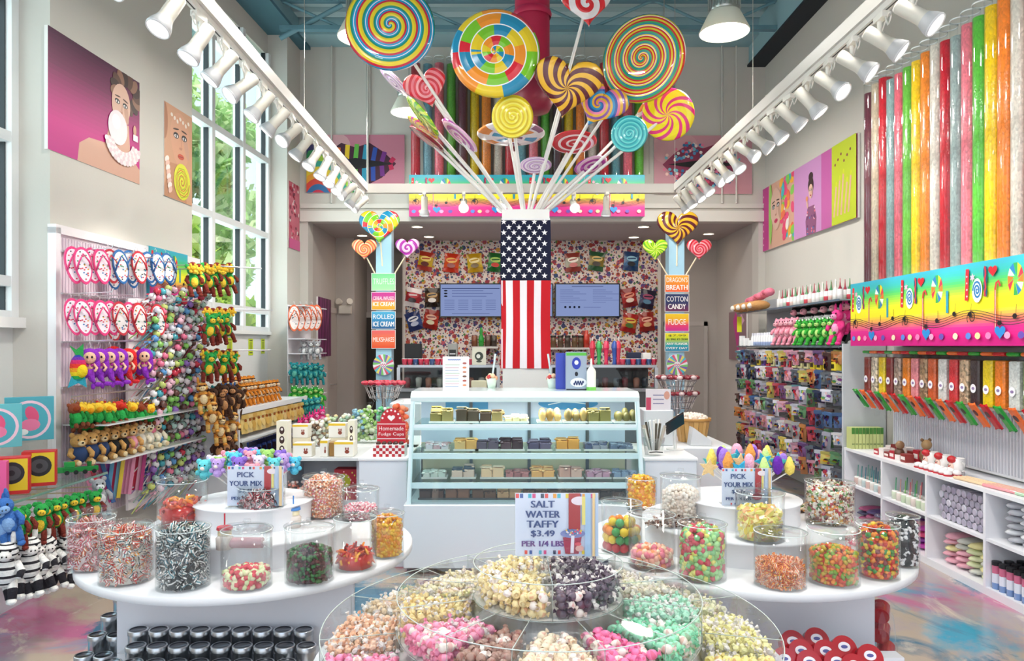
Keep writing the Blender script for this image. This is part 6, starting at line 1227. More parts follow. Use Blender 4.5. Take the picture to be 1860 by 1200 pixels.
# emergency light on alcove wall
t = T('emergency_light', 'twin headed beige emergency light on the alcove wall', 'emergency light', ((627-CX)*11.5/F, 11.5, 2.1)); O('housing', M().rbox((-.1, -.03, 0), (.1, .03, .13), 'd8d0c4', .01), 'satin', t)
for s_ in (-1, 1): O('lamp_head', M().cyl((s_*.06, -.03, .17), (s_*.09, -.09, .19), .035, .05, 'd8d0c4', 12), 'satin', t)
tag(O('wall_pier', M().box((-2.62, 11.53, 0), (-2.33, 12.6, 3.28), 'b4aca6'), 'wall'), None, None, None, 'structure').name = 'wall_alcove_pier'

def redprint(m, w, h):
    m.rect(-w*.5, 0, w*.5, h, 'a01c2c'); m.disc(-w*.1, h*.62, w*.28, h*.24, 'a8a828'); m.strip([(-w*.1, h*.1), (-w*.1, h*.5)], w*.05, '7c6820')
    for i in range(30): m.disc(w*(.5-.95*((i*37) % 30)/30), h*(.05+.9*((i*17) % 30)/30), w*.03, h*.03, ('f0d8d8', 'e8a8b0', 'c8c050')[i % 3], 7)
boxthing('print_box', 'dark red printed box with a yellow tree on the lower left shelf', 'box', ((629-CX)*5.48/F, 5.48, .461), (.18, .12, .225), 'a01c2c', redprint)
for i in range(4): bag('treat_packet', 'clear bag of pale pink sweets on the lower left shelf, %s from the left' % nth(i), (531+20*i-CX)*5.5/F, 5.5, .461, .10, .15, ('e8c0b0', 'f0e0d8', 'd88878'), 70+i, 'clear bags on the lower left shelf', 10)
# ================================================================== left wall goods
def LY(px, d): return (3.39-d)/((CX-px)/F+LS)
def LP(px, py, d):
    Y = LY(px, d); return (LX+LS*Y+d, Y, EYE-(py-CY)*Y/F)
# ribbed hanging board on the first pier
t = T('slatwall_panel', 'pale ribbed display board on the left pier holding flip flops and plush toys', 'display board', LW(5.0, .0, 0), LR)
m = M(); m.box((0, -.03, .35), (2.0, .0, 2.36), 'e0d4dc')
for i in range(64): m.box((.03+.031*i, -.036, .36), (.043+.031*i, -.03, 2.34), 'd2c2ce')
O('ribbed_board', m, 'satin', t); O('edge_trim', M().box((-.03, -.05, .3), (.02, .01, 2.40), 'f0f0f2').box((-.03, -.05, 2.36), (2.0, .01, 2.42), 'ece8ea'), 'satin', t)
for z in (2.24, 1.95, 1.62, 1.31): O('cross_bar', M().box((.02, -.06, z), (1.45, -.045, z+.012), 'd8d8dc'), 'metal', t)
for z in (2.26, 1.96, 1.63):
    for i in range(6): O('hook', M().cyl((.1+.26*i, -.05, z), (.1+.26*i, -.36, z+.01), .004, .004, 'd8dade', 6).cyl((.1+.26*i, -.36, z+.01), (.1+.26*i, -.37, z+.035), .004, .004, 'd8dade', 6), 'metal', t)
O('ledge', M().box((.05, -.36, 1.055), (1.45, -.04, 1.065), 'e4e8ea'), 'gloss', t); O('ledge', M().box((.05, -.38, .80), (1.45, -.04, .812), 'e4e8ea'), 'gloss', t)
def ovalflip(edge, face_, pat, seed):
    q = random.Random(seed); m = M(); n = 22
    def ol(k): return [(math.sin(2*PI*i/n)*(.052+.008*math.cos(2*PI*i/n))*k, -.125+math.cos(2*PI*i/n)*.125*k) for i in range(n)]
    m.prism(ol(1)[::-1], -.012, .012, edge); m.lay = 104; m.flat(ol(.86)[::-1], face_)
    for i in range(26):
        a = q.random()*6.3; r = math.sqrt(q.random()); m.disc(math.cos(a)*r*.038, -.125+math.sin(a)*r*.095, .006, .005, q.choice(pat), 6)
    return m
def flip(edge, face_, pat, seed):
    t = T('flip_flop', 'x', 'flip flop', (0, 0, 0), 0); O('sole', ovalflip(edge, face_, pat, seed), 'satin', t)
    O('strap', M().tube([(-.045, -.014, -.15), (-.03, -.04, -.10), (0, -.045, -.05), (.03, -.04, -.10), (.045, -.014, -.15)], .006, edge, 6), 'gloss', t)
    O('hanger', M().tube([(0, 0, -.01), (.008, 0, .015), (0, 0, .03), (-.006, 0, .02)], .002, 'e8e8ec', 5), 'satin', t); return t
PT = ('30a060', '2870b0', 'd03050', '202838', 'e8a030', 'd03050')
FP = {'pink': flip('e83c80', 'f4ecf2', PT, 1), 'red': flip('c82838', 'f0ece8', PT, 2), 'blue': flip('2468a8', 'f0f0f0', PT, 3), 'orange': flip('e06838', 'f4ece8', ('2c4878', 'e06838', 'c8c8d0', '282838'), 4)}
used = set()
def put(pool, key, loc, rot, label, group=None, scale=None, tint=None):
    t = pool[key] if (id(pool), key) not in used else dup(pool[key]); used.add((id(pool), key)); t.location = loc; t.rotation_euler = rot; t['label'] = label
    if scale: t.scale = (scale,)*3
    if group: t['group'] = group
    if tint: t.color = (*H(tint), 1)
    return t
for row, (pys, seq, rn) in enumerate((((447, 452), ['pink']*4+['red', 'blue', 'blue', 'red', 'blue', 'blue', 'blue'], 'upper'), ((541, 545), ['pink']*5+['red', 'pink', 'red', 'red', 'red', 'red'], 'lower'))):
    for i, c in enumerate(seq):
        px = 128+17.2*i; x, y, z = LP(px, pys[0]+i*1.2+(pys[1]-pys[0])*0, .20+.06*(i % 2)); put(FP, c, (x, y, z), (0, -.16, .75+rnd.uniform(-.15, .15)), '%s edged patterned flip flop on the %s hook row, %s from the left' % (c, rn, nth(i)), 'flip flops on the left wall hooks')
        if i % 2 == 0 and i > 3:
            put(FP, 'blue' if row == 0 else 'red', LP(px+6, pys[0]+18, .12), (0, -.1, .6), '%s flip flop behind the %s one on the %s hook row' % ('blue' if row == 0 else 'red', nth(i), rn), 'flip flops on the left wall hooks')
# plush makers
def ringcol(m, n0, n, cols):      # recolour an ellipsoid just added (n segments) in bands
    for k in range(n0, len(m.f)): m.c[k] = H(cols[((k-n0)//n) % len(cols)])
def doll(hair, top, tail, seed):
    t = T('mermaid_doll', 'x', 'doll', (0, 0, 0)); m = M(); m.ell((0, .01, -.06), (.062, .045, .06), hair, 12, 8); m.ell((-.03, .015, -.13), (.035, .03, .08), hair, 9, 6); m.ell((.035, .015, -.12), (.03, .03, .07), hair, 9, 6); O('hair', m, 'plush', t)
    m = M(); m.ell((0, -.03, -.065), (.038, .028, .04), 'f0c0a0', 12, 8); m.ell((0, -.01, -.125), (.024, .018, .03), 'f0c0a0', 9, 6)
    for s_ in (-1, 1): m.tube([(s_*.022, -.01, -.105), (s_*.042, -.03, -.135), (s_*.03, -.05, -.155)], .009, 'f0c0a0', 7); m.ell((s_*.014, -.057, -.06), (.007, .003, .009), '2c2430', 7, 4); m.ell((s_*.012, -.022, -.115), (.012, .01, .011), top, 8, 5)
    O('body', m, 'plush', t); m = M(); m.tube([(0, -.01, -.145), (.005, -.015, -.185), (.015, -.02, -.215), (.03, -.02, -.235)], [.026, .026, .017, .009], tail, 10); m.ell((.05, -.02, -.245), (.03, .008, .016), tail, 8, 5); m.ell((.02, -.02, -.258), (.014, .008, .022), tail, 8, 5); O('tail', m, 'plush', t)
    O('loop', M().tube([(0, 0, -.01), (.008, 0, .02), (0, 0, .045), (-.008, 0, .02)], .002, 'e8e4ec', 5), 'satin', t); return t
DL = {'purple': doll('8a28b8', 'b83098', '9030c0', 1), 'red': doll('d01c20', 'c82838', 'd82830', 2)}
for i, (px, c, nm, tl) in enumerate(((163, 'purple', 'purple haired', 0), (180, 'purple', 'purple haired', 0), (199, 'purple', 'purple haired', 0), (216, 'purple', 'purple haired', 0), (206, 'red', 'red haired', 1), (232, 'red', 'red haired', 0), (244, 'red', 'red haired', 1), (262, 'purple', 'purple haired', 0))):
    put(DL, c, LP(px, 632-(4 if tl else 0), .26-.1*tl), (0, 0, .5), '%s mermaid doll on the left wall, %s along the doll row' % (nm, nth(i)), 'mermaid dolls on the left wall')
t = T('rainbow_fish_plush', 'rainbow striped plush fish at the left end of the mermaid row', 'plush toy', LP(142, 668, .25), .6)
m = M(); m.ell((0, 0, 0), (.05, .035, .09), 'ffffff', 14, 10); ringcol(m, 0, 14, ('2860b0', '28a0a0', '30b050', 'f0d020', 'f0a020', 'e03828', 'd02868', '7030a0', '2838a0')); O('body', m, 'plush', t)
O('fin', M().prism([(0, .06), (-.05, .15), (-.01, .12), (.03, .16), (.03, .07)], -.01, .01, '30a050'), 'plush', t); O('fin', M().prism([(-.04, -.06), (-.06, -.13), (0, -.1), (.05, -.13), (.04, -.06)], -.01, .01, '30a0b8'), 'plush', t); O('belly', M().ell((.02, -.02, -.02), (.035, .03, .045), 'f0d020', 10, 6), 'plush', t)
def keyp():
    t = T('plush_keychain', 'x', 'plush keychain', (0, 0, 0)); m = M(); m.ell((0, 0, -.03), (.028, .024, .026), 'ffffff', 9, 6); m.ell((0, -.02, -.034), (.016, .01, .013), 'f0c030', 8, 5)
    for s_ in (-1, 1): m.ell((s_*.02, 0, -.01), (.009, .009, .01), 'ffffff', 6, 4)
    O('head', m, 'plush', t); m = M(); m.ell((0, 0, -.075), (.026, .022, .03), '24a048', 9, 6)
    for s_ in (-1, 1): m.ell((s_*.024, -.01, -.065), (.009, .012, .02), '1c8838', 7, 4); m.ell((s_*.015, -.012, -.108), (.011, .012, .013), '7c4024', 7, 4)
    O('body', m, 'plush', t); O('ring', M().tube([(math.cos(a)*.008, 0, math.sin(a)*.01+.004) for a in [i*PI/4 for i in range(8)]], .0015, 'c8a850', 4, True), 'metal', t); return t
KP = {'k': keyp()}
def keyrow(pxs, py, d, rn, sc=1.25, seed=0, dz=.0):
    q = random.Random(seed)
    for i, px in enumerate(pxs):
        c, nm = q.choice((('f0c838', 'yellow'), ('8c4428', 'brown'), ('c83028', 'red'), ('f0c838', 'yellow')))
        x, y, z = LP(px, py+q.uniform(-4, 4), d+q.uniform(-.04, .05)); k = put(KP, 'k', (x, y, z+dz*i), (q.uniform(-.2, .2), q.uniform(-.2, .2), q.uniform(.3, 1.2)), '%s headed green plush keychain %s, %s from the left' % (nm, rn, nth(i)), 'green plush keychains on the left wall', sc*1.1)
        hd = [c_ for c_ in k.children if c_.name.startswith('head')][0]; hd.color = (*H(c), 1)
keyrow([132+7.4*i for i in range(23)], 730, .24, 'on the fourth left row', 1.3, 1)
keyrow([138+12*i for i in range(13)], 744, .12, 'behind the fourth left row', 1.3, 2)
O('hanging_bar', M().cyl((0, 0, 0), (0, 0, 1.3), .006, .006, 'd8d8dc', 8), 'metal', None, LP(130, 720, .24), (-PI/2, 0, -math.atan(LS)))
tag(bpy.data.objects['hanging_bar'], 'thin chrome bar carrying the plush keychains under the mermaid dolls', 'rail')
def bear(fur, shirt, nm):
    t = T('teddy_bear', 'x', 'teddy bear', (0, 0, 0)); m = M(); m.ell((0, 0, .125), (.043, .038, .038), fur, 12, 8); m.ell((0, -.036, .115), (.02, .016, .015), 'e8cfa0', 8, 5); m.ell((0, -.052, .12), (.007, .005, .005), '201818', 6, 4)
    for s_ in (-1, 1): m.ell((s_*.033, 0, .158), (.015, .01, .015), fur, 8, 5); m.ell((s_*.016, -.035, .135), (.0045, .004, .005), '181414', 6, 4); m.ell((s_*.035, -.065, .018), (.02, .03, .019), fur, 9, 6); m.ell((s_*.035, -.094, .02), (.014, .006, .014), 'e8cfa0', 8, 4); m.tube([(s_*.04, -.01, .085), (s_*.055, -.03, .06), (s_*.045, -.05, .045)], [.014, .014, .012], fur, 7)
    O('fur_body', m, 'plush', t); O('shirt', M().ell((0, 0, .055), (.046, .042, .05), shirt, 12, 8), 'cloth', t); return t
BR = {'navy': bear('c89858', '28406c', ''), 'black': bear('c89858', '18181c', ''), 'pink': bear('d0a060', 'e8a0b8', ''), 'cream': bear('e8e0c8', 'e0dcd0', '')}
for i, (px, c) in enumerate(((143, 'navy'), (165, 'navy'), (184, 'navy'), (203, 'black'), (220, 'black'), (236, 'pink'), (252, 'cream'), (267, 'cream'), (281, 'cream'))):
    x, y, z = LP(px, 800, .24); put(BR, c, (x, y, .812), (0, 0, .9), 'small seated teddy bear in %s on the left ledge, %s from the left' % (c+' shirt' if c != 'cream' else 'cream fur', nth(i)), 'teddy bears on the left ledge', 1.25)
# hanging streamers
SCOL = (('e898b8', 'pink'), ('e898b8', 'pink'), ('c82848', 'red'), ('e8a8c0', 'pale pink'), ('b8387c', 'magenta'), ('2c5c98', 'blue'), ('f0a8c0', 'pink'), ('8838a0', 'purple'), ('58a0c8', 'sky blue'), ('c83058', 'red'), ('78b8d8', 'pale blue'), ('e8d040', 'yellow'), ('e898b8', 'pink'))
for i in range(22):
    c, nm = SCOL[i % 13]; x, y, z = LP(152+6.6*i, 846, .2+.03*(i % 3)); m = M(); m.T = Matrix.Rotation((-.25 if i < 6 else .12), 4, 'Y'); m.rbox((-.014, -.003, -.30), (.014, .003, 0), c, .003)
    tag(O('belt_candy_strip', m, 'gloss', None, (x, y, .795), (0, 0, .7)), 'long %s candy belt strip hanging under the bear ledge, %s from the left' % (nm, nth(i)), 'candy strip', 'candy belt strips on the left wall')
# small rainbow panel
b_ = banner('music_banner', 'short rainbow sweets and music panel on the left wall by the window', .72, LP(308, 550, .06), LR, 1); b_.scale = (.88, 1, .84)
# rack of wrapped pops
t = T('pop_rack', 'tall slanted white rack packed with wrapped spiral pops on the left', 'rack', LW(5.62, .14, .35), LR)
m = M(); m.box((0, -.02, 0), (1.02, .0, 1.62), 'ece6ea')
for i in range(17): m.box((0, -.04, .07+.094*i), (1.02, -.02, .08+.094*i), 'd8ccd4')
O('slat_board', m, 'satin', t)
PC = (('d8dce8', 'pale blue'), ('ece4e8', 'off white'), ('a8c8c0', 'pale teal'), ('48a8b8', 'teal'), ('88c860', 'green'), ('9068b8', 'purple'), ('e87898', 'pink'), ('f0f0f0', 'white'), ('5898d0', 'blue'), ('c8d878', 'lime'), ('6c4840', 'brown'), ('e8b8c8', 'pale pink'), ('c83048', 'red'))
def popm():
    m = M(); m.cyl((-.05, -.02, -.06), (.09, -.09, .10), .0045, .0045, 'f4f0ec', 6); m.ell((.1, -.1, .115), (.031, .031, .030), 'ffffff', 9, 6)
    k = len(m.f)-9*6
    for i in range(k, len(m.f)): 
        if (i+i//9) % 3 == 0: m.c[i] = H('f8f4f8')
        if (i+2*(i//9)) % 5 == 0: m.c[i] = H('4c3c48')
    for a in range(5): m.add([(.088, -.088, .1), (.06+.03*math.cos(a*1.26), -.07+.03*math.sin(a*1.26), .08), (.06+.03*math.cos(a*1.26+.7), -.07+.03*math.sin(a*1.26+.7), .07)], [(0, 1, 2)], 'f0ecf0')
    me = mesh(m, 'wrapped_pop'); me.materials.append(MT['gloss']); return me
pm = popm(); q = random.Random(5)
for r in range(22):
    for c in range(12):
        y = 5.68+.08*c+.035*(r % 2); z = .38+.074*r+.0; k, nm = q.choice(PC); tag(O('wrapped_pop', pm, None, None, LW(y, .16, z), (q.uniform(-.15, .15), q.uniform(-.15, .15), LR-.1), tint=k), '%s wrapped pop on the left rack, %s from the left, %s row up' % (nm, nth(c), nth(r)), 'lollipop', 'wrapped pops on the left rack')
# plush clusters on the rack top and at the window edge
def animal(kind, fur, belly, ear='round', stripes=None, shirt=None, leg=None):
    t = T(kind, 'x', 'plush toy', (0, 0, 0)); m = M(); N9 = 17 if stripes and fur == 'f0eeea' else 9; m.ell((0, 0, .085), (.05, .045, .065), fur, 12, N9)
    if stripes: ringcol(m, 0, 12, stripes)
    m.ell((0, -.02, .08), (.034, .034, .045), belly, 10, 7) if belly else None
    n0 = len(m.f); m.ell((0, -.01, .175), (.045, .042, .042), fur, 12, N9)
    if stripes: ringcol(m, n0, 12, stripes)
    m.ell((0, -.05, .165), (.026, .022, .02), belly or 'f0ece8', 9, 6)
    for s_ in (-1, 1):
        m.ell((s_*.018, -.047, .188), (.006, .005, .007), '141214', 6, 4); m.ell((s_*.008, -.071, .168), (.004, .003, .004), '282020', 5, 3)
        if ear == 'round': m.ell((s_*.038, 0, .21), (.018, .009, .018), fur, 8, 5)
        elif ear == 'long': m.ell((s_*.022, 0, .23), (.012, .008, .034), fur, 8, 5)
        elif ear == 'frog': m.ell((s_*.024, -.015, .215), (.018, .018, .018), fur, 8, 5); m.ell((s_*.024, -.03, .22), (.01, .006, .01), 'f4f4f0', 7, 4)
        n0 = len(m.f); m.tube([(s_*.04, -.005, .125), (s_*.062, -.03, .095), (s_*.055, -.05, .07)], [.016, .016, .014], leg or fur, 8)
        if stripes: ringcol(m, n0, 8, stripes)
        n0 = len(m.f); m.tube([(s_*.028, 0, .045), (s_*.034, -.025, .02), (s_*.036, -.04, -.02)], [.021, .019, .017], leg or fur, 8)
        if stripes: ringcol(m, n0, 8, stripes)
        m.ell((s_*.036, -.048, -.028), (.02, .024, .014), leg or fur, 8, 5)
    O('plush_body', m, 'plush', t)
    if shirt: O('shirt', M().ell((0, 0, .085), (.053, .048, .048), shirt, 12, 8), 'cloth', t)
    return t
AN = {'zebra': animal('plush_zebra', 'f0eeea', None, 'long', ('f2f0ec', '2c2a30', 'f2f0ec')), 'tiger': animal('plush_tiger', 'e8902c', 'f4e0c0', 'round', ('e8902c', 'e8902c', '5a3414')), 'frog': animal('plush_frog', '38a838', 'b8e080', 'frog'), 'monkey': animal('plush_monkey', '4a2c1c', 'c89060', 'round'),
      'cow': animal('plush_cow', 'f0eeec', 'f4a8b8', 'round', ('f0eeec', '18161a', '18161a')), 'pig': animal('plush_pig', 'f09cb0', 'f4b8c4', 'round'), 'alien': animal('plush_alien', '3c70b8', '88b0e0', 'long'), 'giraffe': animal('plush_giraffe', 'd89038', 'f0d8a8', 'long', ('d89038', 'e8c070', '7c4820')),
      'turtle': animal('plush_turtle', '1c8890', '60b8a8', 'round'), 'parrot': animal('plush_parrot', '28a048', 'f0c838', 'round', None, None, '7c2c20'), 'flamingo': animal('plush_flamingo', 'e83888', 'f4a0c8', 'long'), 'wolf': animal('plush_wolf', 'a8a8ac', 'e8e8e8', 'round')}
q = random.Random(12)
def toyrow(key, pts, lab, rz, sc, grp, d=None, tints=None):
    for i, (px, py) in enumerate(pts):
        dd = d if d is not None else .3; x, y, z = LP(px, py, dd+q.uniform(-.02, .05)); put(AN, key, (x, y, z), (q.uniform(-.12, .12), q.uniform(-.2, .2), rz+q.uniform(-.3, .3)), '%s, %s from the left' % (lab, nth(i)), grp, sc)
toyrow('zebra', [(6+22*i, 1075+3*(i % 2)-6*i) for i in range(6)], 'striped plush zebra hanging low under the near left shelf', .7, 1.15, 'plush zebras at the left', .70)
toyrow('zebra', [(14+22*i, 1036-5*i) for i in range(6)], 'striped plush zebra on the higher hooks behind, near left', .7, 1.0, 'plush zebras at the left', .60)
toyrow('parrot', [(34+17*i, 985-5.2*i) for i in range(9)], 'green plush with red legs below the near left shelf', .6, .8, 'green plush toys under the near left shelf', .68)
toyrow('alien', [(4, 985), (22, 975)], 'blue plush at the near end of the left rack', .7, .95, 'blue plush toys at the near left', .70)
toyrow('monkey', [(128, 1042), (131, 1010)], 'brown plush at the far end of the near left rack', .7, .9, 'brown plush under the near left shelf', .62)
toyrow('wolf', [(176, 945), (184, 925)], 'grey and white plush hanging below the ribbon strips', .7, .9, 'grey plush below the strips', .55)
PR = [(352+13*i, 530-4*(i % 2)) for i in range(6)]
toyrow('parrot', PR, 'green plush parrot in the topmost cluster by the window', .5, 1.0, 'plush parrots by the window', .45)
toyrow('parrot', [(376+13*i, 618-3*(i % 2)) for i in range(4)], 'green plush parrot in the middle cluster by the window', .5, 1.0, 'plush parrots by the window', .5)
toyrow('parrot', [(374+13*i, 686-3*(i % 2)) for i in range(5)], 'green plush parrot in the lowest cluster by the window', .5, .95, 'plush parrots by the window', .5)
kk = 0
for (px0, py, n, rn) in ((350, 486, 7, 'topmost'), (376, 566, 5, 'middle'), (372, 642, 6, 'lowest')):
    for i in range(n):
        x, y, z = LP(px0+11*i, py+3*(i % 2), .5); m = M(); m.ell((0, 0, 0), (.033, .03, .025), 'f0c030', 9, 6); m.ell((0, 0, .025), (.028, .026, .022), '8c2c20', 8, 5)
        for j in range(6): m.ell((.03*math.cos(j*1.05), -.015, .03*math.sin(j*1.05)-.005), (.014, .01, .014), 'f4c840', 6, 4)
        tag(O('plush_flower', m, 'plush', None, (x, y, z), (0, 0, .5)), 'yellow and red plush flower head on the %s parrot cluster, %s from the left' % (rn, nth(i)), 'plush toy', 'yellow plush flower heads')
    x, y, z = LP(px0-4, py-6, .3); O('hanging_bar', M().cyl((0, 0, 0), (.6, 0, 0), .006, .006, 'd8d8dc', 8), 'metal', None, (x, y, z), (0, 0, .6)); tag(COLL.objects[-1], 'chrome arm over the %s parrot cluster by the window' % rn, 'rail')
toyrow('monkey', [(392+9*i, 752-6*(i % 2)) for i in range(5)], 'brown plush monkey below the parrots beside the pop rack', .5, 1.05, 'brown plush monkeys', .52)
toyrow('giraffe', [(372, 742), (384, 775), (398, 800), (418, 792)], 'orange spotted plush giraffe beside the pop rack', .5, 1.0, 'plush giraffes', .55)
toyrow('monkey', [(396+10*i, 836-6*(i % 2)) for i in range(4)], 'dark brown plush low beside the pop rack', .5, 1.05, 'brown plush monkeys', .5)
# low gondola under the window
t = T('window_gondola', 'low white stepped gondola under the second window with plush and bags', 'display unit', LW(6.62, .0, 0), LR)
O('top_shelf', M().box((0, -.55, 1.0), (1.9, .2, 1.02), 'f0f2f4').box((0, -.57, .98), (1.9, -.55, 1.03), 'f4f6f8'), 'satin', t); O('middle_shelf', M().box((0, -.62, .74), (1.9, .2, .76), 'e4e8ea'), 'satin', t); O('lower_shelf', M().box((0, -.66, .46), (1.9, .2, .48), 'e0e4e8'), 'satin', t); O('back_panel', M().box((0, .18, 0), (1.9, .2, 1.0), 'd0d4d8'), 'satin', t); O('end_panel', M().box((-.02, -.6, 0), (0, .2, 1.0), 'e4e6ea'), 'satin', t)
def stand(key, ys, d, z, lab, rz, sc, grp, tint=None):
    for i, y in enumerate(ys): x = LW(y, d, z); put(AN, key, (x[0], x[1], z+.045*sc), (0, 0, rz+q.uniform(-.3, .3)), '%s, %s from the near end' % (lab, nth(i)), grp, sc)
stand('tiger', [7.05+.095*i for i in range(10)], .42, 1.02, 'orange plush tiger on the front of the window gondola', .9, .82, 'plush tigers')
stand('tiger', [7.1+.1*i for i in range(7)], .24, 1.05, 'orange plush tiger at the back of the window gondola', .9, .9, 'plush tigers')
stand('alien', [6.7+.1*i for i in range(3)], .40, 1.02, 'blue plush at the near end of the window gondola', .9, .8, 'blue plush on the gondola')
stand('turtle', [6.85+.1*i for i in range(2)], .26, 1.02, 'teal plush behind the blue ones on the window gondola', .9, .8, 'teal plush on the gondola')
def packet(w, h, base, dec, hdr=None, dep=.02):
    m = M(); n = 5; vs = []
    for j in range(n+1):
        for i in range(n+1): u, v = i/n, j/n; vs.append(((u-.5)*w, -dep*math.sin(u*PI)*math.sin(v*PI)-.001, -h+v*h))
    m.add(vs, [(j*(n+1)+i, j*(n+1)+i+1, (j+1)*(n+1)+i+1, (j+1)*(n+1)+i) for j in range(n) for i in range(n)], base, True); m.add([(-w/2, .002, -h), (w/2, .002, -h), (w/2, .002, 0), (-w/2, .002, 0)], [(3, 2, 1, 0)], base)
    m.lay = int(dep/LAY)+8
    for (x, z, a, b, c) in dec: m.disc(x*w, -h+z*h, a*w, b*h, c, 10)
    if hdr: m.rect(-w/2, -h*.2, w/2, 0, hdr)
    return m
YB = mesh(packet(.1, .17, 'ffffff', [(0, .4, .3, .2, 'f4ecd8'), (0, .7, .2, .08, 'a06030')], 'e8e0d0'), 'bagged_plush'); YB.materials.append(MT['gloss'])
k = 0
for r in range(2):
    for i in range(17): y = 6.72+.1*i; p_ = LW(y, .57-.12*r, .97); tag(O('candy_packet', YB, None, None, p_, (q.uniform(-.2, 0), 0, LR-.2), tint=('e8c878', 'f0d898', 'e0b868')[i % 3]), 'golden clear packet under the top gondola shelf, %s row, %s from near' % (('front', 'back')[r], nth(i)), 'packet', 'golden packets on the window gondola')
NB = mesh(packet(.12, .2, 'ffffff', [(0, .5, .3, .25, 'a02838'), (0, .75, .25, .08, 'e0e0e8')], '1c2c58'), 'navy_pouch'); NB.materials.append(MT['gloss'])
for i in range(14): y = 6.72+.125*i; tag(O('candy_packet', NB, None, None, LW(y, .64, .73), (-.1, 0, LR-.2), tint=('28386c', '203060')[i % 2]), 'navy blue pouch on the lower gondola rail, %s from the near end' % nth(i), 'packet', 'navy pouches on the window gondola')
# yellow notices under the window
for i, (px, w, py0, py1) in enumerate(((420, .13, 613, 650), (458, .13, 615, 645), (480, .11, 615, 642))):
    Y = 3.62/((CX-px)/F+LS); z0 = EYE-(py1-CY)*Y/F; z1 = EYE-(py0-CY)*Y/F
    m = M(); m.box((-w/2, 0, 0), (w/2, .003, z1-z0), 'c8d820'); m.lay = 1; h = z1-z0; m.rect(-w*.3, h*.35, w*.3, h*.8, '98a820'); m.text('TAX', 0, h*.15, h*.12, '4c5818', w*.5) if 0 else m.rect(-w*.35, h*.12, w*.35, h*.2, '5c6818'); m.rect(-w*.35, h*.86, w*.35, h*.93, '5c6818')
    tag(O('paper_notice', m, 'satin', None, (LX-.245+LS*Y, Y, z0), (0, 0, LR)), 'yellow green paper notice below the tall window, %s from the left' % nth(i), 'notice', 'paper notices below the window')
# tall rack on the far pier
t = T('pier_rack', 'narrow white wire rack on the far left pier with sandals and teal plush', 'rack', (-2.62, 8.95, 0), LR)
O('back_board', M().box((0, -.01, 0), (.85, .0, 2.1), 'd8d4d8'), 'satin', t)
for z in (2.08, 1.68, 1.5, 1.24, .98, .78): O('wire_shelf', M().box((0, -.22, z), (.85, 0, z+.01), 'e8e8ec'), 'satin', t)
for i, px in enumerate((534, 545, 556, 566, 575)):
    x, y, z = P(px, 553, 8.95+.08*i); put(FP, 'orange', (x, y, z), (0, 0, .4), 'orange and white flip flop high on the far pier rack, %s from the left' % nth(i), 'flip flops on the pier rack', 1.3)
def at(key, px, py, Y, lab, sc, rz, grp): x, y, z = P(px, py, Y); put(AN, key, (x, y, z), (0, 0, rz), lab, grp, sc)
for i in range(3): at('wolf', 552+12*i, 648, 9.1, 'grey and white plush on the pier rack below the sandals, %s from the left' % nth(i), .9, .4, 'grey plush on the pier rack')
for i in range(6): at('turtle', 534+9.5*i, 690+3*(i % 2), 8.8+.08*i, 'teal plush on the upper shelf of the pier rack, %s from the left' % nth(i), .95, .4, 'teal plush on the pier rack')
for i in range(6): at('frog', 534+9.5*i, 733+3*(i % 2), 8.7+.08*i, 'bright green plush frog on the lower shelf of the pier rack, %s from the left' % nth(i), .95, .4, 'green frogs on the pier rack')
for i in range(7): at('turtle', 516+10*i, 765-2*i, 8.3, 'dark teal plush at the foot of the pier rack, %s from the left' % nth(i), .9, .4, 'dark teal plush')
for i in range(5): at('flamingo', 545+10*i, 790-5*i, 8.0, 'magenta plush beneath the teal ones at the pier, %s from the left' % nth(i), .75, .4, 'magenta plush')
# near left shelf and rack
t = T('near_rack', 'glass topped wire rack at the near left with hooks of hanging plush', 'display rack', (-2.72, 4.0, 0)); t.rotation_euler = (0, 0, 0)
O('glass_shelf', M().box((-.28, -.9, .782), (.17, .75, .79), 'd8ece8').box((.165, -.9, .780), (.172, .75, .792), '88a8a0'), 'cglass', t); O('shelf_edge', M().box((.172, -.9, .779), (.176, .75, .793), '7c9c94'), 'gloss', t)
O('back_panel', M().box((-.30, -.9, 0), (-.28, .75, .78), 'd4d4dc'), 'satin', t)
for i in range(9): O('hook', M().cyl((-.28, -.8+.18*i, .70), (.22, -.8+.18*i, .72), .004, .004, 'c8b890', 6), 'metal', t)
for i in range(7): O('hook', M().cyl((-.28, -.8+.22*i, .50), (.22, -.8+.22*i, .52), .004, .004, 'c8c8cc', 6), 'metal', t)
def toybox(m, w, h):
    m.rect(-w*.46, h*.04, w*.46, h*.96, 'e8c820'); m.rect(-w*.5, 0, w*.5, h*.1, 'd02828'); m.disc(w*.02, h*.58, w*.36, h*.30, '242428', 20); m.disc(w*.02, h*.58, w*.26, h*.2, '4c4c50', 18); m.disc(w*.02, h*.58, w*.1, h*.08, '242428', 10); m.rect(-w*.5, h*.88, -w*.2, h, 'd83028')
def dollbox(m, w, h):
    m.rect(-w*.5, 0, w*.5, h, 'e85898'); m.disc(0, h*.62, w*.34, h*.26, '282430', 18); m.disc(0, h*.55, w*.24, h*.2, 'f4c8b8', 18); m.disc(-w*.08, h*.56, w*.04, h*.035, '282430', 8); m.disc(w*.1, h*.56, w*.04, h*.035, '282430', 8); m.rect(-w*.3, h*.05, w*.3, h*.2, 'f4e0ec')
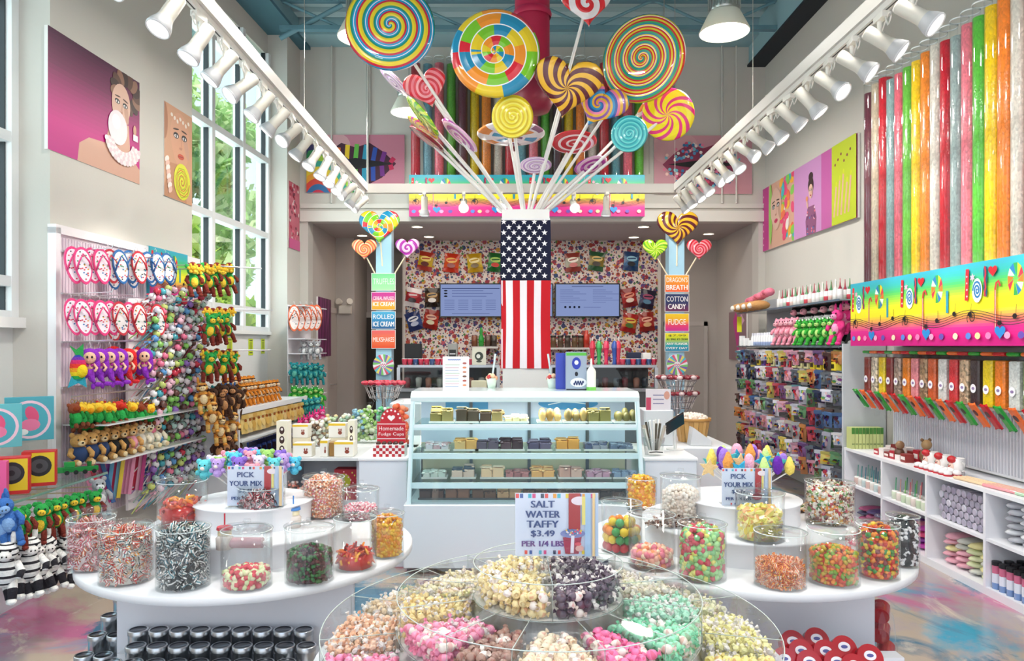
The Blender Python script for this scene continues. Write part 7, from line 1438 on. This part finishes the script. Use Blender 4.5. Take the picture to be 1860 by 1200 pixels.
for (px, c, dr, lab) in ((4, 'e04890', dollbox, 'pink doll box with a dark haired face at the near left'), (46, 'd02828', toybox, 'red and yellow window box with a black disc, nearer one'), (95, 'd02828', toybox, 'red and yellow window box with a black disc, further one')):
    Y = 2.62*1343/(CX-px); boxthing('toy_box', lab, 'box', (px and -2.68 or -2.68, Y-.03, .792), (.17, .09, .20), c, dr, .45)
m = M(); 
t = T('toy_train', 'small green toy train on the end of the near left shelf', 'toy', (-2.68, 4.68, .792), .6); O('body', M().rbox((-.1, -.02, .015), (.1, .02, .045), '1c8838', .005).cyl((.05, 0, .045), (.05, 0, .075), .012, .015, '1c7830', 10).rbox((-.09, -.02, .045), (-.03, .02, .08), '28a048', .005), 'gloss', t)
for i in range(4): O('wheel', M().cyl((-.075+.05*i, -.026, .014), (-.075+.05*i, .026, .014), .014, .014, '202420', 12), 'gloss', t)
t = T('toy_train', 'second green toy wagon behind the train on the near left shelf', 'toy', (-2.8, 4.6, .792), .6); O('body', M().rbox((-.1, -.02, .015), (.1, .02, .05), '2c9848', .005), 'gloss', t)
for i in range(3): O('wheel', M().cyl((-.07+.07*i, -.026, .014), (-.07+.07*i, .026, .014), .014, .014, '202420', 12), 'gloss', t)
def roundbag(m, w, h):
    m.disc(0, h*.48, w*.44, h*.44, 'f0c8d8', 26); m.disc(0, h*.48, w*.38, h*.38, '48a8b8', 26); m.disc(w*.05, h*.6, w*.13, h*.2, 'e0507c', 12, .4); m.disc(w*.02, h*.36, w*.2, h*.14, 'e878a0', 12); m.disc(-w*.12, h*.2, w*.1, h*.07, 'f0f0f0', 10)
t = T('bag_riser', 'clear riser holding the teal round picture bags at the near left', 'riser', (-2.98, 4.15, .79)); O('riser_box', M().box((-.07, -.6, 0), (.08, .6, .22), 'ffffff'), 'acrylic', t)
boxthing('gift_bag', 'teal bag with a round pink figure, nearer one at the left', 'bag', (-2.93, 4.26, 1.012), (.26, .05, .25), '60b8c0', roundbag, .6); boxthing('gift_bag', 'teal bag with a round pink figure, further one by the window post', 'bag', (-2.95, 4.60, 1.012), (.26, .05, .27), '48a4b4', roundbag, .6)
# ================================================================== right wall goods
DY = [6.43, 6.31, 6.18, 6.06, 5.94, 5.81, 5.69, 5.57, 5.46, 5.33, 5.2, 5.08, 4.96, 4.83, 4.71, 4.58, 4.45, 4.32, 4.2, 4.07]
DC = (('8a3428', 'reddish brown'), ('d8c8b0', 'mixed pale'), ('f0d010', 'yellow'), ('8c2c28', 'maroon'), ('a89080', 'brown and white'), ('f08820', 'orange'), ('f09098', 'pink'), ('a88868', 'mixed brown'), ('d86030', 'orange red'), ('e0dcd8', 'white'), ('d83038', 'red'), ('c8a888', 'mixed beige'), ('3c2c30', 'dark brown'), ('f0d010', 'bright yellow'), ('f08020', 'bright orange'), ('e0e0dc', 'clear white'), ('98a860', 'mixed green'), ('d03038', 'red'), ('e8c020', 'yellow'), ('e0e0e0', 'white'))
t = T('dispenser_rail', 'white shelf rail carrying the row of clear candy dispensers', 'rail', (3.3, 5.2, 0)); O('back_board', M().box((.14, -1.3, .7), (.2, 1.33, 1.59), 'e8e6ea'), 'satin', t); O('support_shelf', M().box((-.12, -1.3, 1.18), (.14, 1.33, 1.195), 'e8ecec'), 'gloss', t)
m = M()
for i in range(80): m.box((.125, -1.28+.0325*i, .72), (.14, -1.268+.0325*i, 1.22), 'dedde4')
O('ribbed_panel', m, 'satin', t)
bd = mesh(M().rbox((-.05, -.19, 0), (.05, .0, .34), 'ffffff', .012), 'hopper'); bd.materials.append(MT['acrylic']); fl = mesh(M().rbox((-.046, -.186, .004), (.046, -.004, .31), 'ffffff', .01), 'candy_fill'); fl.materials.append(MT['grains'])
fm = mesh(M().rbox((-.046, -.186, .004), (.046, -.004, .31), 'ffffff', .01), 'candy_fill'); fm.materials.append(MT['mixgrains'])
ld = mesh(M().rbox((-.054, -.2, .34), (.054, .005, .365), 'ffffff', .012), 'lid'); ld.materials.append(MT['gloss'])
cm = M(); cm.add([(-.045, -.19, .0), (.045, -.19, .0), (.045, -.24, .01), (-.045, -.24, .01), (-.045, -.1, -.01), (.045, -.1, -.01), (.045, -.15, -.12), (-.045, -.15, -.12)], [(3, 2, 1, 0), (4, 5, 6, 7), (0, 4, 7, 3), (1, 2, 6, 5), (2, 3, 7, 6)], 'ffffff'); ch = mesh(cm, 'chute'); ch.materials.append(MT['acrylic'])
hm = M(); hm.T = Matrix.Translation((0, -.27, .02)) @ Matrix.Rotation(.62, 4, 'X'); hm.rbox((-.036, -.02, -.17), (.036, .0, .02), 'ffffff', .014); hm.add([(math.cos(a)*.02, -.021, -.05+math.sin(a)*.024) for a in [i*PI/8 for i in range(16)]], [tuple(range(16))], '40302c'); ha = mesh(hm, 'handle'); ha.materials.append(MT['gloss'])
lm = M(); lm.lay = 0; lm.add([(math.cos(a)*.03, -.192, .12+math.sin(a)*.03) for a in [i*PI/10 for i in range(20)]], [tuple(range(20))], 'f4f2f6'); lm.add([(math.cos(a)*.016, -.1925, .12+math.sin(a)*.01) for a in [i*PI/6 for i in range(12)]], [tuple(range(12))], '9078a8'); rl = mesh(lm, 'round_label'); rl.materials.append(MT['satin'])
LC = (('2ca038', 'green'), ('f07030', 'orange'), ('c82028', 'red'))
for i, y in enumerate(DY):
    c, nm = DC[i]; l, ln = LC[(i+0) % 3]; t = T('candy_dispenser', 'clear dispenser of %s sweets with %s lid, %s from the far end' % (nm, ln, nth(i)), 'candy dispenser', (3.34, y, 1.195), RR, 'clear candy dispensers on the right wall')
    O('hopper', bd, None, t); O('candy_fill', fm if 'mixed' in nm or 'and' in nm else fl, None, t, tint=c); O('lid', ld, None, t, tint=l); O('chute', ch, None, t); O('handle', ha, None, t, tint=l); O('round_label', rl, None, t)
# hanging scoops below
for i in range(14):
    y = 6.3-.17*i; t = T('acrylic_scoop', 'clear scoop hanging under the dispensers, %s from the far end' % nth(i), 'scoop', (3.18, y, 1.06), RR, 'clear scoops under the dispensers'); O('scoop', M().lathe((0, 0, -.06), [(0, 0), (.02, .005), (.026, .05), (.024, .05)], 'ffffff', 12), 'acrylic', t); O('handle', M().cyl((0, 0, -.01), (0, .02, .05), .005, .005, 'e8ecec', 6), 'acrylic', t)
# cubby unit
t = T('cubby_unit', 'low white cubby shelving along the right wall', 'shelving', (3.1, 0, 0)); Ys = [6.72, 6.07, 5.43, 4.77, 4.12, 3.47]
O('top_board', M().box((0, 3.44, .655), (.4, 6.74, .68), 'f0eff3'), 'satin', t); O('middle_board', M().box((.005, 3.46, .345), (.4, 6.72, .365), 'ebeaef'), 'satin', t); O('base_board', M().box((0, 3.44, 0), (.4, 6.74, .05), 'e8e7ec'), 'satin', t); O('back_panel', M().box((.385, 3.44, .05), (.4, 6.74, .655), 'dcdbe2'), 'satin', t)
for y in Ys: O('divider', M().box((0, y-.012, .05), (.385, y+.012, .655), 'eeedf2'), 'satin', t)
q = random.Random(31)
def rj(y, x, z, c, straw, lab, grp):
    t = T('straw_jar', lab, 'jar', (x, y, z), 0, grp); O('jar', M().lathe((0, 0, 0), [(0, 0), (.03, 0), (.03, .06), (.024, .07), (0, .07)], [c, c, 'f0ece8', 'f0ece8'], 14), 'gloss', t); O('straw', M().cyl((0, 0, .07), (.01, .01, .17), .004, .004, straw, 6), 'satin', t); return t
k = 0
for r in range(2):
    for i in range(8):
        rj(6.13+.07*i, 3.17+.09*r, .365, ('e8e0d8', 'd8b8b0', 'c8d8d8')[i % 3], ('38989c', '7ab8a8', '2c7c90')[i % 3], 'pale spotted jar with teal straw in the furthest upper cubby, %s row, %s from far' % (('front', 'back')[r], nth(7-i)), 'straw jars in the furthest cubby')
        rj(5.49+.07*i, 3.17+.09*r, .365, ('e8d8d0', 'd8e0c8', 'c8d8b8')[i % 3], ('e06878', '78b858', 'e8a8a0', '48a878')[i % 4], 'small jar, pink or green straw, second upper cubby, %s row, %s from far' % (('front', 'back')[r], nth(7-i)), 'straw jars in the second cubby')
tb = mesh(M().cyl((0, 0, 0), (.26, 0, 0), .026, .026, 'ffffff', 14).cyl((-.004, 0, 0), (0, 0, 0), .020, .024, 'f0ecf4', 14), 'sweets_tube'); tb.materials.append(MT['gloss'])
for z in range(5):
    for i in range(9): tag(O('sweets_tube', tb, None, None, (3.15, 4.83+.058*i+.029*(z % 2), .392+.048*z), tint=q.choice(('c8c4d0', 'b8b4c0', 'd8d8e0', 'a8a4b4'))), 'clear tube of silver sweets in the third upper cubby, %s layer up, %s from near' % (nth(z), nth(i)), 'tube', 'tubes of silver sweets')
def pouch(w, h, d): me = mesh(M().ell((0, 0, 0), (d/2, w/2, h/2), 'ffffff', 10, 6), 'sweets_pouch'); me.materials.append(MT['gloss']); return me
pu = pouch(.14, .05, .26)
def stackpouch(y0, n, z0, nz, cols, lab, grp):
    for z in range(nz):
        for i in range(n): tag(O('sweets_pouch', pu, None, None, (3.27, y0+.135*i+.02*(z % 2), z0+.027+.042*z), (q.uniform(-.1, .1), 0, q.uniform(-.1, .1)), tint=q.choice(cols)), '%s, %s layer up, %s from near' % (lab, nth(z), nth(i)), 'bag', grp)
stackpouch(4.86, 4, .05, 5, ('e8e0a0', 'd8dcb0', 'e8a8b8', 'c8c8c0'), 'yellow or pink pouch in the third lower cubby', 'pouches in the third lower cubby')
stackpouch(4.2, 4, .365, 6, ('b0b0b8', 'c8c8d0', '989ca8', 'd8d8dc'), 'silvery sweet pouch in the fourth upper cubby', 'pouches in the fourth upper cubby')
stackpouch(5.5, 4, .05, 4, ('b838a0', 'e04878', '8838a0', 'e87898'), 'purple or pink pouch, second lower cubby', 'pouches in the second lower cubby')
stackpouch(6.14, 4, .05, 3, ('584878', 'a85078', '484868'), 'dark purple pouch in the furthest lower cubby', 'pouches in the furthest lower cubby')
for r in range(3):
    for i in range(9): t = T('capped_tube', 'black capped blue tube in the fourth lower cubby, row %s, %s from near' % (nth(r), nth(i)), 'tube', (3.15+.08*r, 4.18+.068*i, .05), 0, 'black capped tubes'); O('tube_body', M().lathe((0, 0, 0), [(0, 0), (.026, 0), (.026, .04), (.026, .10), (.026, .15)], ['e8e8f0', '7c9cd0', 'e0e4f0', 'c86888'], 14), 'gloss', t); O('cap', M().cyl((0, 0, .15), (0, 0, .175), .028, .028, '18181c', 14), 'satin', t)
# on top of the cubbies
for i in range(9): boxthing('green_gift_box', 'thin green boxed bar on the far end of the cubbies, %s from the left' % nth(i), 'box', (3.12+.032*i, 6.6, .68), (.028, .1, .19), 'c8d088', lambda m, w, h: (m.rect(-w*.5, h*.7, w*.5, h, '4c8838'), m.rect(-w*.4, h*.2, w*.4, h*.26, '788850')), 0, 'satin', 'green boxed bars')
for i in range(6):
    for r in range(2): boxthing('festive_box', 'small red and white printed box on the cubbies, %s row, %s from the far end' % (('front', 'back')[r], nth(i)), 'box', (3.16+.1*r, 6.28-.085*i, .68), (.075, .07, .045+.02*(i % 2)+.03*r), ('b02030', 'e8e0dc', '8c2c28')[(i+r) % 3], lambda m, w, h: (m.rect(-w*.4, h*.3, w*.4, h*.7, 'f0e4e0'),), RR, 'satin', 'small festive boxes on the cubbies')
t = T('ornament_figure', 'brown and gold bear shaped sweet tin standing on the cubbies', 'ornament', (3.3, 5.78, .68)); O('figure', M().ell((0, 0, .06), (.05, .045, .06), '7c5838', 12, 8).ell((0, -.01, .15), (.04, .036, .04), 'a88458', 12, 8).ell((-.03, 0, .185), .014, '7c5838', 8, 5).ell((.03, 0, .185), .014, '7c5838', 8, 5), 'gloss', t)
t = T('ornament_figure', 'darker brown bear shaped ornament in front of the gold one on the cubbies', 'ornament', (3.2, 5.98, .68)); O('figure', M().ell((0, 0, .05), (.04, .04, .05), '5c3828', 12, 8).ell((0, -.01, .12), (.035, .03, .035), '8c6848', 12, 8), 'gloss', t)
for i in range(3):
    t = T('santa_mug', 'white mug with a red santa face on the cubbies, %s from the far end' % nth(i), 'mug', (3.24, 5.60-.16*i, .68), RR, 'santa mugs'); O('mug', M().lathe((0, 0, 0), [(0, 0), (.045, 0), (.05, .12), (.046, .12), (.04, .01), (0, .01)], 'f4f0ee', 20), 'gloss', t); O('mug_handle', M().tube([(.045, 0, .1), (.08, 0, .09), (.08, 0, .04), (.045, 0, .03)], .007, 'f4f0ee', 8), 'gloss', t)
    m = M().ell((0, -.048, .06), (.03, .012, .03), 'f4d0c0', 12, 8).ell((0, -.05, .035), (.034, .016, .024), 'fcfcfc', 10, 6).ell((0, -.04, .11), (.038, .03, .028), 'c02028', 12, 7).ell((0, -.06, .062), (.006, .006, .006), 'c83838', 6, 4)
    for s_ in (-1, 1): m.ell((s_*.012, -.06, .07), (.004, .003, .005), '181818', 6, 4)
    O('santa_face', m, 'gloss', t)
for i in range(14): tag(O('marshmallow_pop', M().ell((0, 0, .022), (.03, .026, .022), 'f8f0f0', 10, 6).cyl((0, 0, 0), (0, 0, .01), .03, .03, 'b82030', 12), 'satin', None, (3.14+.065*(i % 2), 5.6-.062*(i//2), .68)), 'white marshmallow sweet in a red cup on the cubbies, %s from the far end' % nth(i), 'sweet', 'white marshmallow sweets in red cups')
for i in range(16):
    r = i//4; tag(O('candy_stick', M().cyl((0, 0, 0), (0, -.62, 0), .011, .011, ('e8c8a0', 'e89098', 'a8c8a8', 'e8b0a8')[r], 8), 'gloss', None, (3.12+.028*(i % 4)+.02*r, 5.12-.28*r, .692+.0*(i % 2)), (0, 0, .12)), '%s long candy stick laid on the cubbies, %s in its bunch' % (('cream', 'pink', 'pale green', 'salmon')[r], nth(i % 4)), 'candy stick', 'long candy sticks on the cubbies')
# far right shelving
t = T('wall_shelving', 'dark wire and glass wall shelving on the far right crowded with packets', 'shelving', (3.1, 0, 0))
O('back_panel', M().box((.37, 6.78, .2), (.385, 9.75, 2.2), 'a8acb2'), 'satin', t); O('side_panel', M().box((0, 6.75, .2), (.39, 6.78, 1.62), 'c8ccd0'), 'satin', t)
for z in (2.03, 1.6, 1.37, .34): O('glass_shelf', M().box((-.02, 6.78, z-.012), (.37, 9.75, z), '8c989c').box((-.025, 6.78, z-.016), (-.02, 9.75, z+.004), '5c6870'), 'gloss', t)
for z in (1.2, 1.0, .8, .6): O('peg_rail', M().box((-.01, 6.78, z+.005), (.0, 9.75, z+.012), 'b8bcc0').box((.35, 6.78, z), (.37, 9.75, z+.015), 'b8bcc0'), 'metal', t)
CN = (('b84858', 'red'), ('4c6c98', 'blue'), ('d8c868', 'yellow'), ('689868', 'green'), ('7c5888', 'purple'), ('dcdce4', 'white'), ('5c6470', 'dark grey'), ('e8e8ee', 'white'), ('d8dce4', 'silver white'), ('c88850', 'orange'), ('d098a8', 'pink'), ('6898a0', 'teal'), ('283450', 'navy'), ('a8a8b4', 'grey'), ('5c4440', 'brown'), ('c8c4c0', 'pale grey'))
DD = []; q = random.Random(17); AC = ('c83848', 'f0f0f0', '282c38', 'f0e0b0', '3c70b0', 'e8c838', '58a060', 'e88048', '8c4898', 'f0c8c8', 'ffffff', '181c24')
for k in range(9):
    w, h = ((.085, .12), (.07, .15), (.1, .10))[k % 3]
    me = mesh(packet(w, h, ('ffffff', 'd8d8dc', 'e8e8ec')[k % 3], [(q.uniform(-.3, .3), q.uniform(.15, .75), q.uniform(.06, .22), q.uniform(.05, .16), q.choice(AC)) for _ in range(9)], ('f0f0f4', 'c0c4cc', 'e8e0d8')[k//3]), 'candy_packet'); me.materials.append(MT['gloss']); DD.append(me)
for r, z in enumerate((1.55, 1.36, 1.18, .99, .80, .61, .47)):
    for i in range(31):
        y = 6.84+.093*i
        for dp in range(2):
            if dp and r > 1: continue
            c, nm = q.choice(CN); lab = '%s packet on the far right shelving, %s row down, %s from near, %s' % (nm, nth(r), nth(i), ('in front', 'behind')[dp]) if nth(i) != '31th' else 'last %s packet on the far right shelving, %s row down, %s' % (nm, nth(r), ('in front', 'behind')[dp])
            tag(O('candy_packet', q.choice(DD), None, None, (3.09+.12*dp-.05*(i % 2), y+q.uniform(-.015, .015), z+q.uniform(-.012, .012)), (q.uniform(-.1, .1), q.uniform(-.12, .12), RR+.55+q.uniform(-.4, .4)), 1.18, tint=c), lab, 'packet', 'small packets on the far right shelving')
        if i % 3 == 0 and dp >= 0: pass
for r, z in enumerate((1.56, 1.37, 1.19, 1.0, .81, .62)):
    for i in range(16): tag(O('display_hook', M().cyl((0, 0, 0), (-.34, 0, .012), .003, .003, 'c0c4c8', 5).cyl((-.34, 0, .012), (-.345, 0, .03), .003, .003, 'c0c4c8', 5), 'metal', None, (3.46, 6.88+.186*i, z)), 'thin chrome peg hook on the far right shelving, %s row down, %s from near' % (nth(r), nth(i)), 'hook', 'peg hooks on the far right shelving')
for i in range(18):
    c, nm = q.choice(CN); m = M().rbox((-.03, -.06, 0), (.03, .0, .07+.03*(i % 3)), 'ffffff', .005); tag(O('small_box', m, 'satin', None, (3.12+.0*i, 6.86+.16*i, 1.6), (0, 0, RR)), 'pale small box between the plush on the second shelf, %s from the near end' % nth(i), 'box', 'small boxes on the second right shelf') if i > 14 else None
    tag(O('candy_carton', M().rbox((-.05, -.08, 0), (.05, .0, .08+.02*(i % 2)), 'ffffff', .004).rbox((-.03, -.082, .02), (.03, -.08, .06), '303030', .004), 'satin', None, (3.14, 6.88+.155*i, 1.37), (0, 0, RR), tint=('e8d038', 'e0d8a0', 'b8c8d8', 'c83848', '6848a0')[0 if i < 4 else (1 if i < 7 else q.randint(0, 4))]), 'small carton on the third right shelf, %s from the near end' % nth(i), 'carton', 'cartons on the third right shelf')
for i in range(34):
    c = ('e8e0e0', 'd84858', 'f0ece8', 'c8d8c8', 'e8c8c0')[i % 5]; t_ = T('candy_tube_pot', 'small pointed tube on the top right shelf, %s from near, %s row' % (nth(i//2), ('front', 'back')[i % 2]), 'tube', (3.13+.09*(i % 2), 6.88+.095*(i//2), 2.03), 0, 'pointed tubes on the top right shelf'); O('tube_body', M().lathe((0, 0, 0), [(0, 0), (.028, 0), (.028, .05), (.028, .1)], ['f0ecec', c, 'f0ecec'], 12), 'gloss', t_); O('pointed_top', M().lathe((0, 0, 0), [(.02, .1), (.008, .13), (.003, .2), (0, .2)], ('a03848', '4c8858', 'e8e0dc')[i % 3], 8), 'gloss', t_)
# slippers and paws at the far end of the top shelf
for i in range(4): t_ = T('plush_slipper', 'tan and white paw slipper on the top right shelf, %s from the far end' % nth(i), 'slipper', (3.12, 9.55-.22*i, 2.03), RR, 'paw slippers on the top shelf'); O('slipper', M().ell((0, -.05, .06), (.1, .13, .06), 'c8945c', 14, 8), 'plush', t_); O('toe_patch', M().ell((0, -.16, .055), (.05, .03, .035), 'f4ece0', 10, 6), 'plush', t_)
for i in range(3):
    t_ = T('pink_scarf', 'pink knotted plush bow lying over the paw slippers, %s from the far end' % nth(i), 'plush toy', (3.15, 9.4-.28*i, 2.13), RR, 'pink plush bows'); O('bow', M().ell((-.07, 0, .04+.03*i), (.08, .06, .05), 'e88098', 12, 7).ell((.07, 0, .05+.03*i), (.08, .06, .05), 'e88098', 12, 7).ell((0, -.03, .05+.03*i), (.03, .04, .03), 'd06880', 10, 6), 'plush', t_)
# plush on the second shelf
def rput(key, y, x, z, lab, grp, sc, rz=-1.2): put(AN, key, (x, y, z+.045*sc), (0, 0, rz+q.uniform(-.25, .25)), lab, grp, sc)
for i in range(6): rput('frog', 6.98+.16*i, 3.12, 1.6, 'bright green plush frog at the front of the second right shelf, %s from near' % nth(i), 'green plush frogs on the right shelf', 1.0)
for i in range(6): rput('cow', 7.0+.24*i, 3.30, 1.60, 'black and white plush cow behind on the second right shelf, %s from near' % nth(i), 'plush cows', 1.75)
for i in range(4): rput('pig', 7.95+.15*i, 3.13, 1.6, 'pink plush pig on the second right shelf, %s from near' % nth(i), 'plush pigs', 1.15)
for i in range(2): rput('flamingo', 6.94+.05*i, 3.14+.12*i, 1.6+.1*i, 'magenta plush at the near end of the second right shelf, %s' % ('in front', 'behind')[i], 'magenta plush on the right shelf', 1.3)
for i in range(9): t_ = T('cream_bottle', 'white and blue bottle on the second right shelf, %s from near' % nth(i), 'bottle', (3.14, 8.62+.085*i, 1.6), 0, 'white and blue bottles'); O('bottle', M().lathe((0, 0, 0), [(0, 0), (.03, 0), (.03, .05), (.03, .1), (.02, .13), (.02, .16), (0, .16)], ['e8ecf4', 'a8b8e0', 'f0f0f4', 'f0f0f4', 'e0e0ec', 'e0e0ec'], 12), 'gloss', t_)
t_ = T('price_tag', 'yellow hanging tag at the far end of the right shelving', 'tag', (3.06, 9.6, 1.78), 0); O('card', M().box((-.03, 0, 0), (.03, .003, .2), 'e0e028'), 'satin', t_)
# front part of the room behind the camera
m = M(); m.box((-4.6, -2.2, 0), (3.8, -2, .6), WC); m.box((-4.6, -2.2, 4.7), (3.8, -2, 5.9), WC)
for x in (-3.4, -1.2, 1.0, 3.4): m.box((x-.05, -2.1, .6), (x+.05, -2.0, 4.7), 'e6e8e8')
S('wall_front', m)
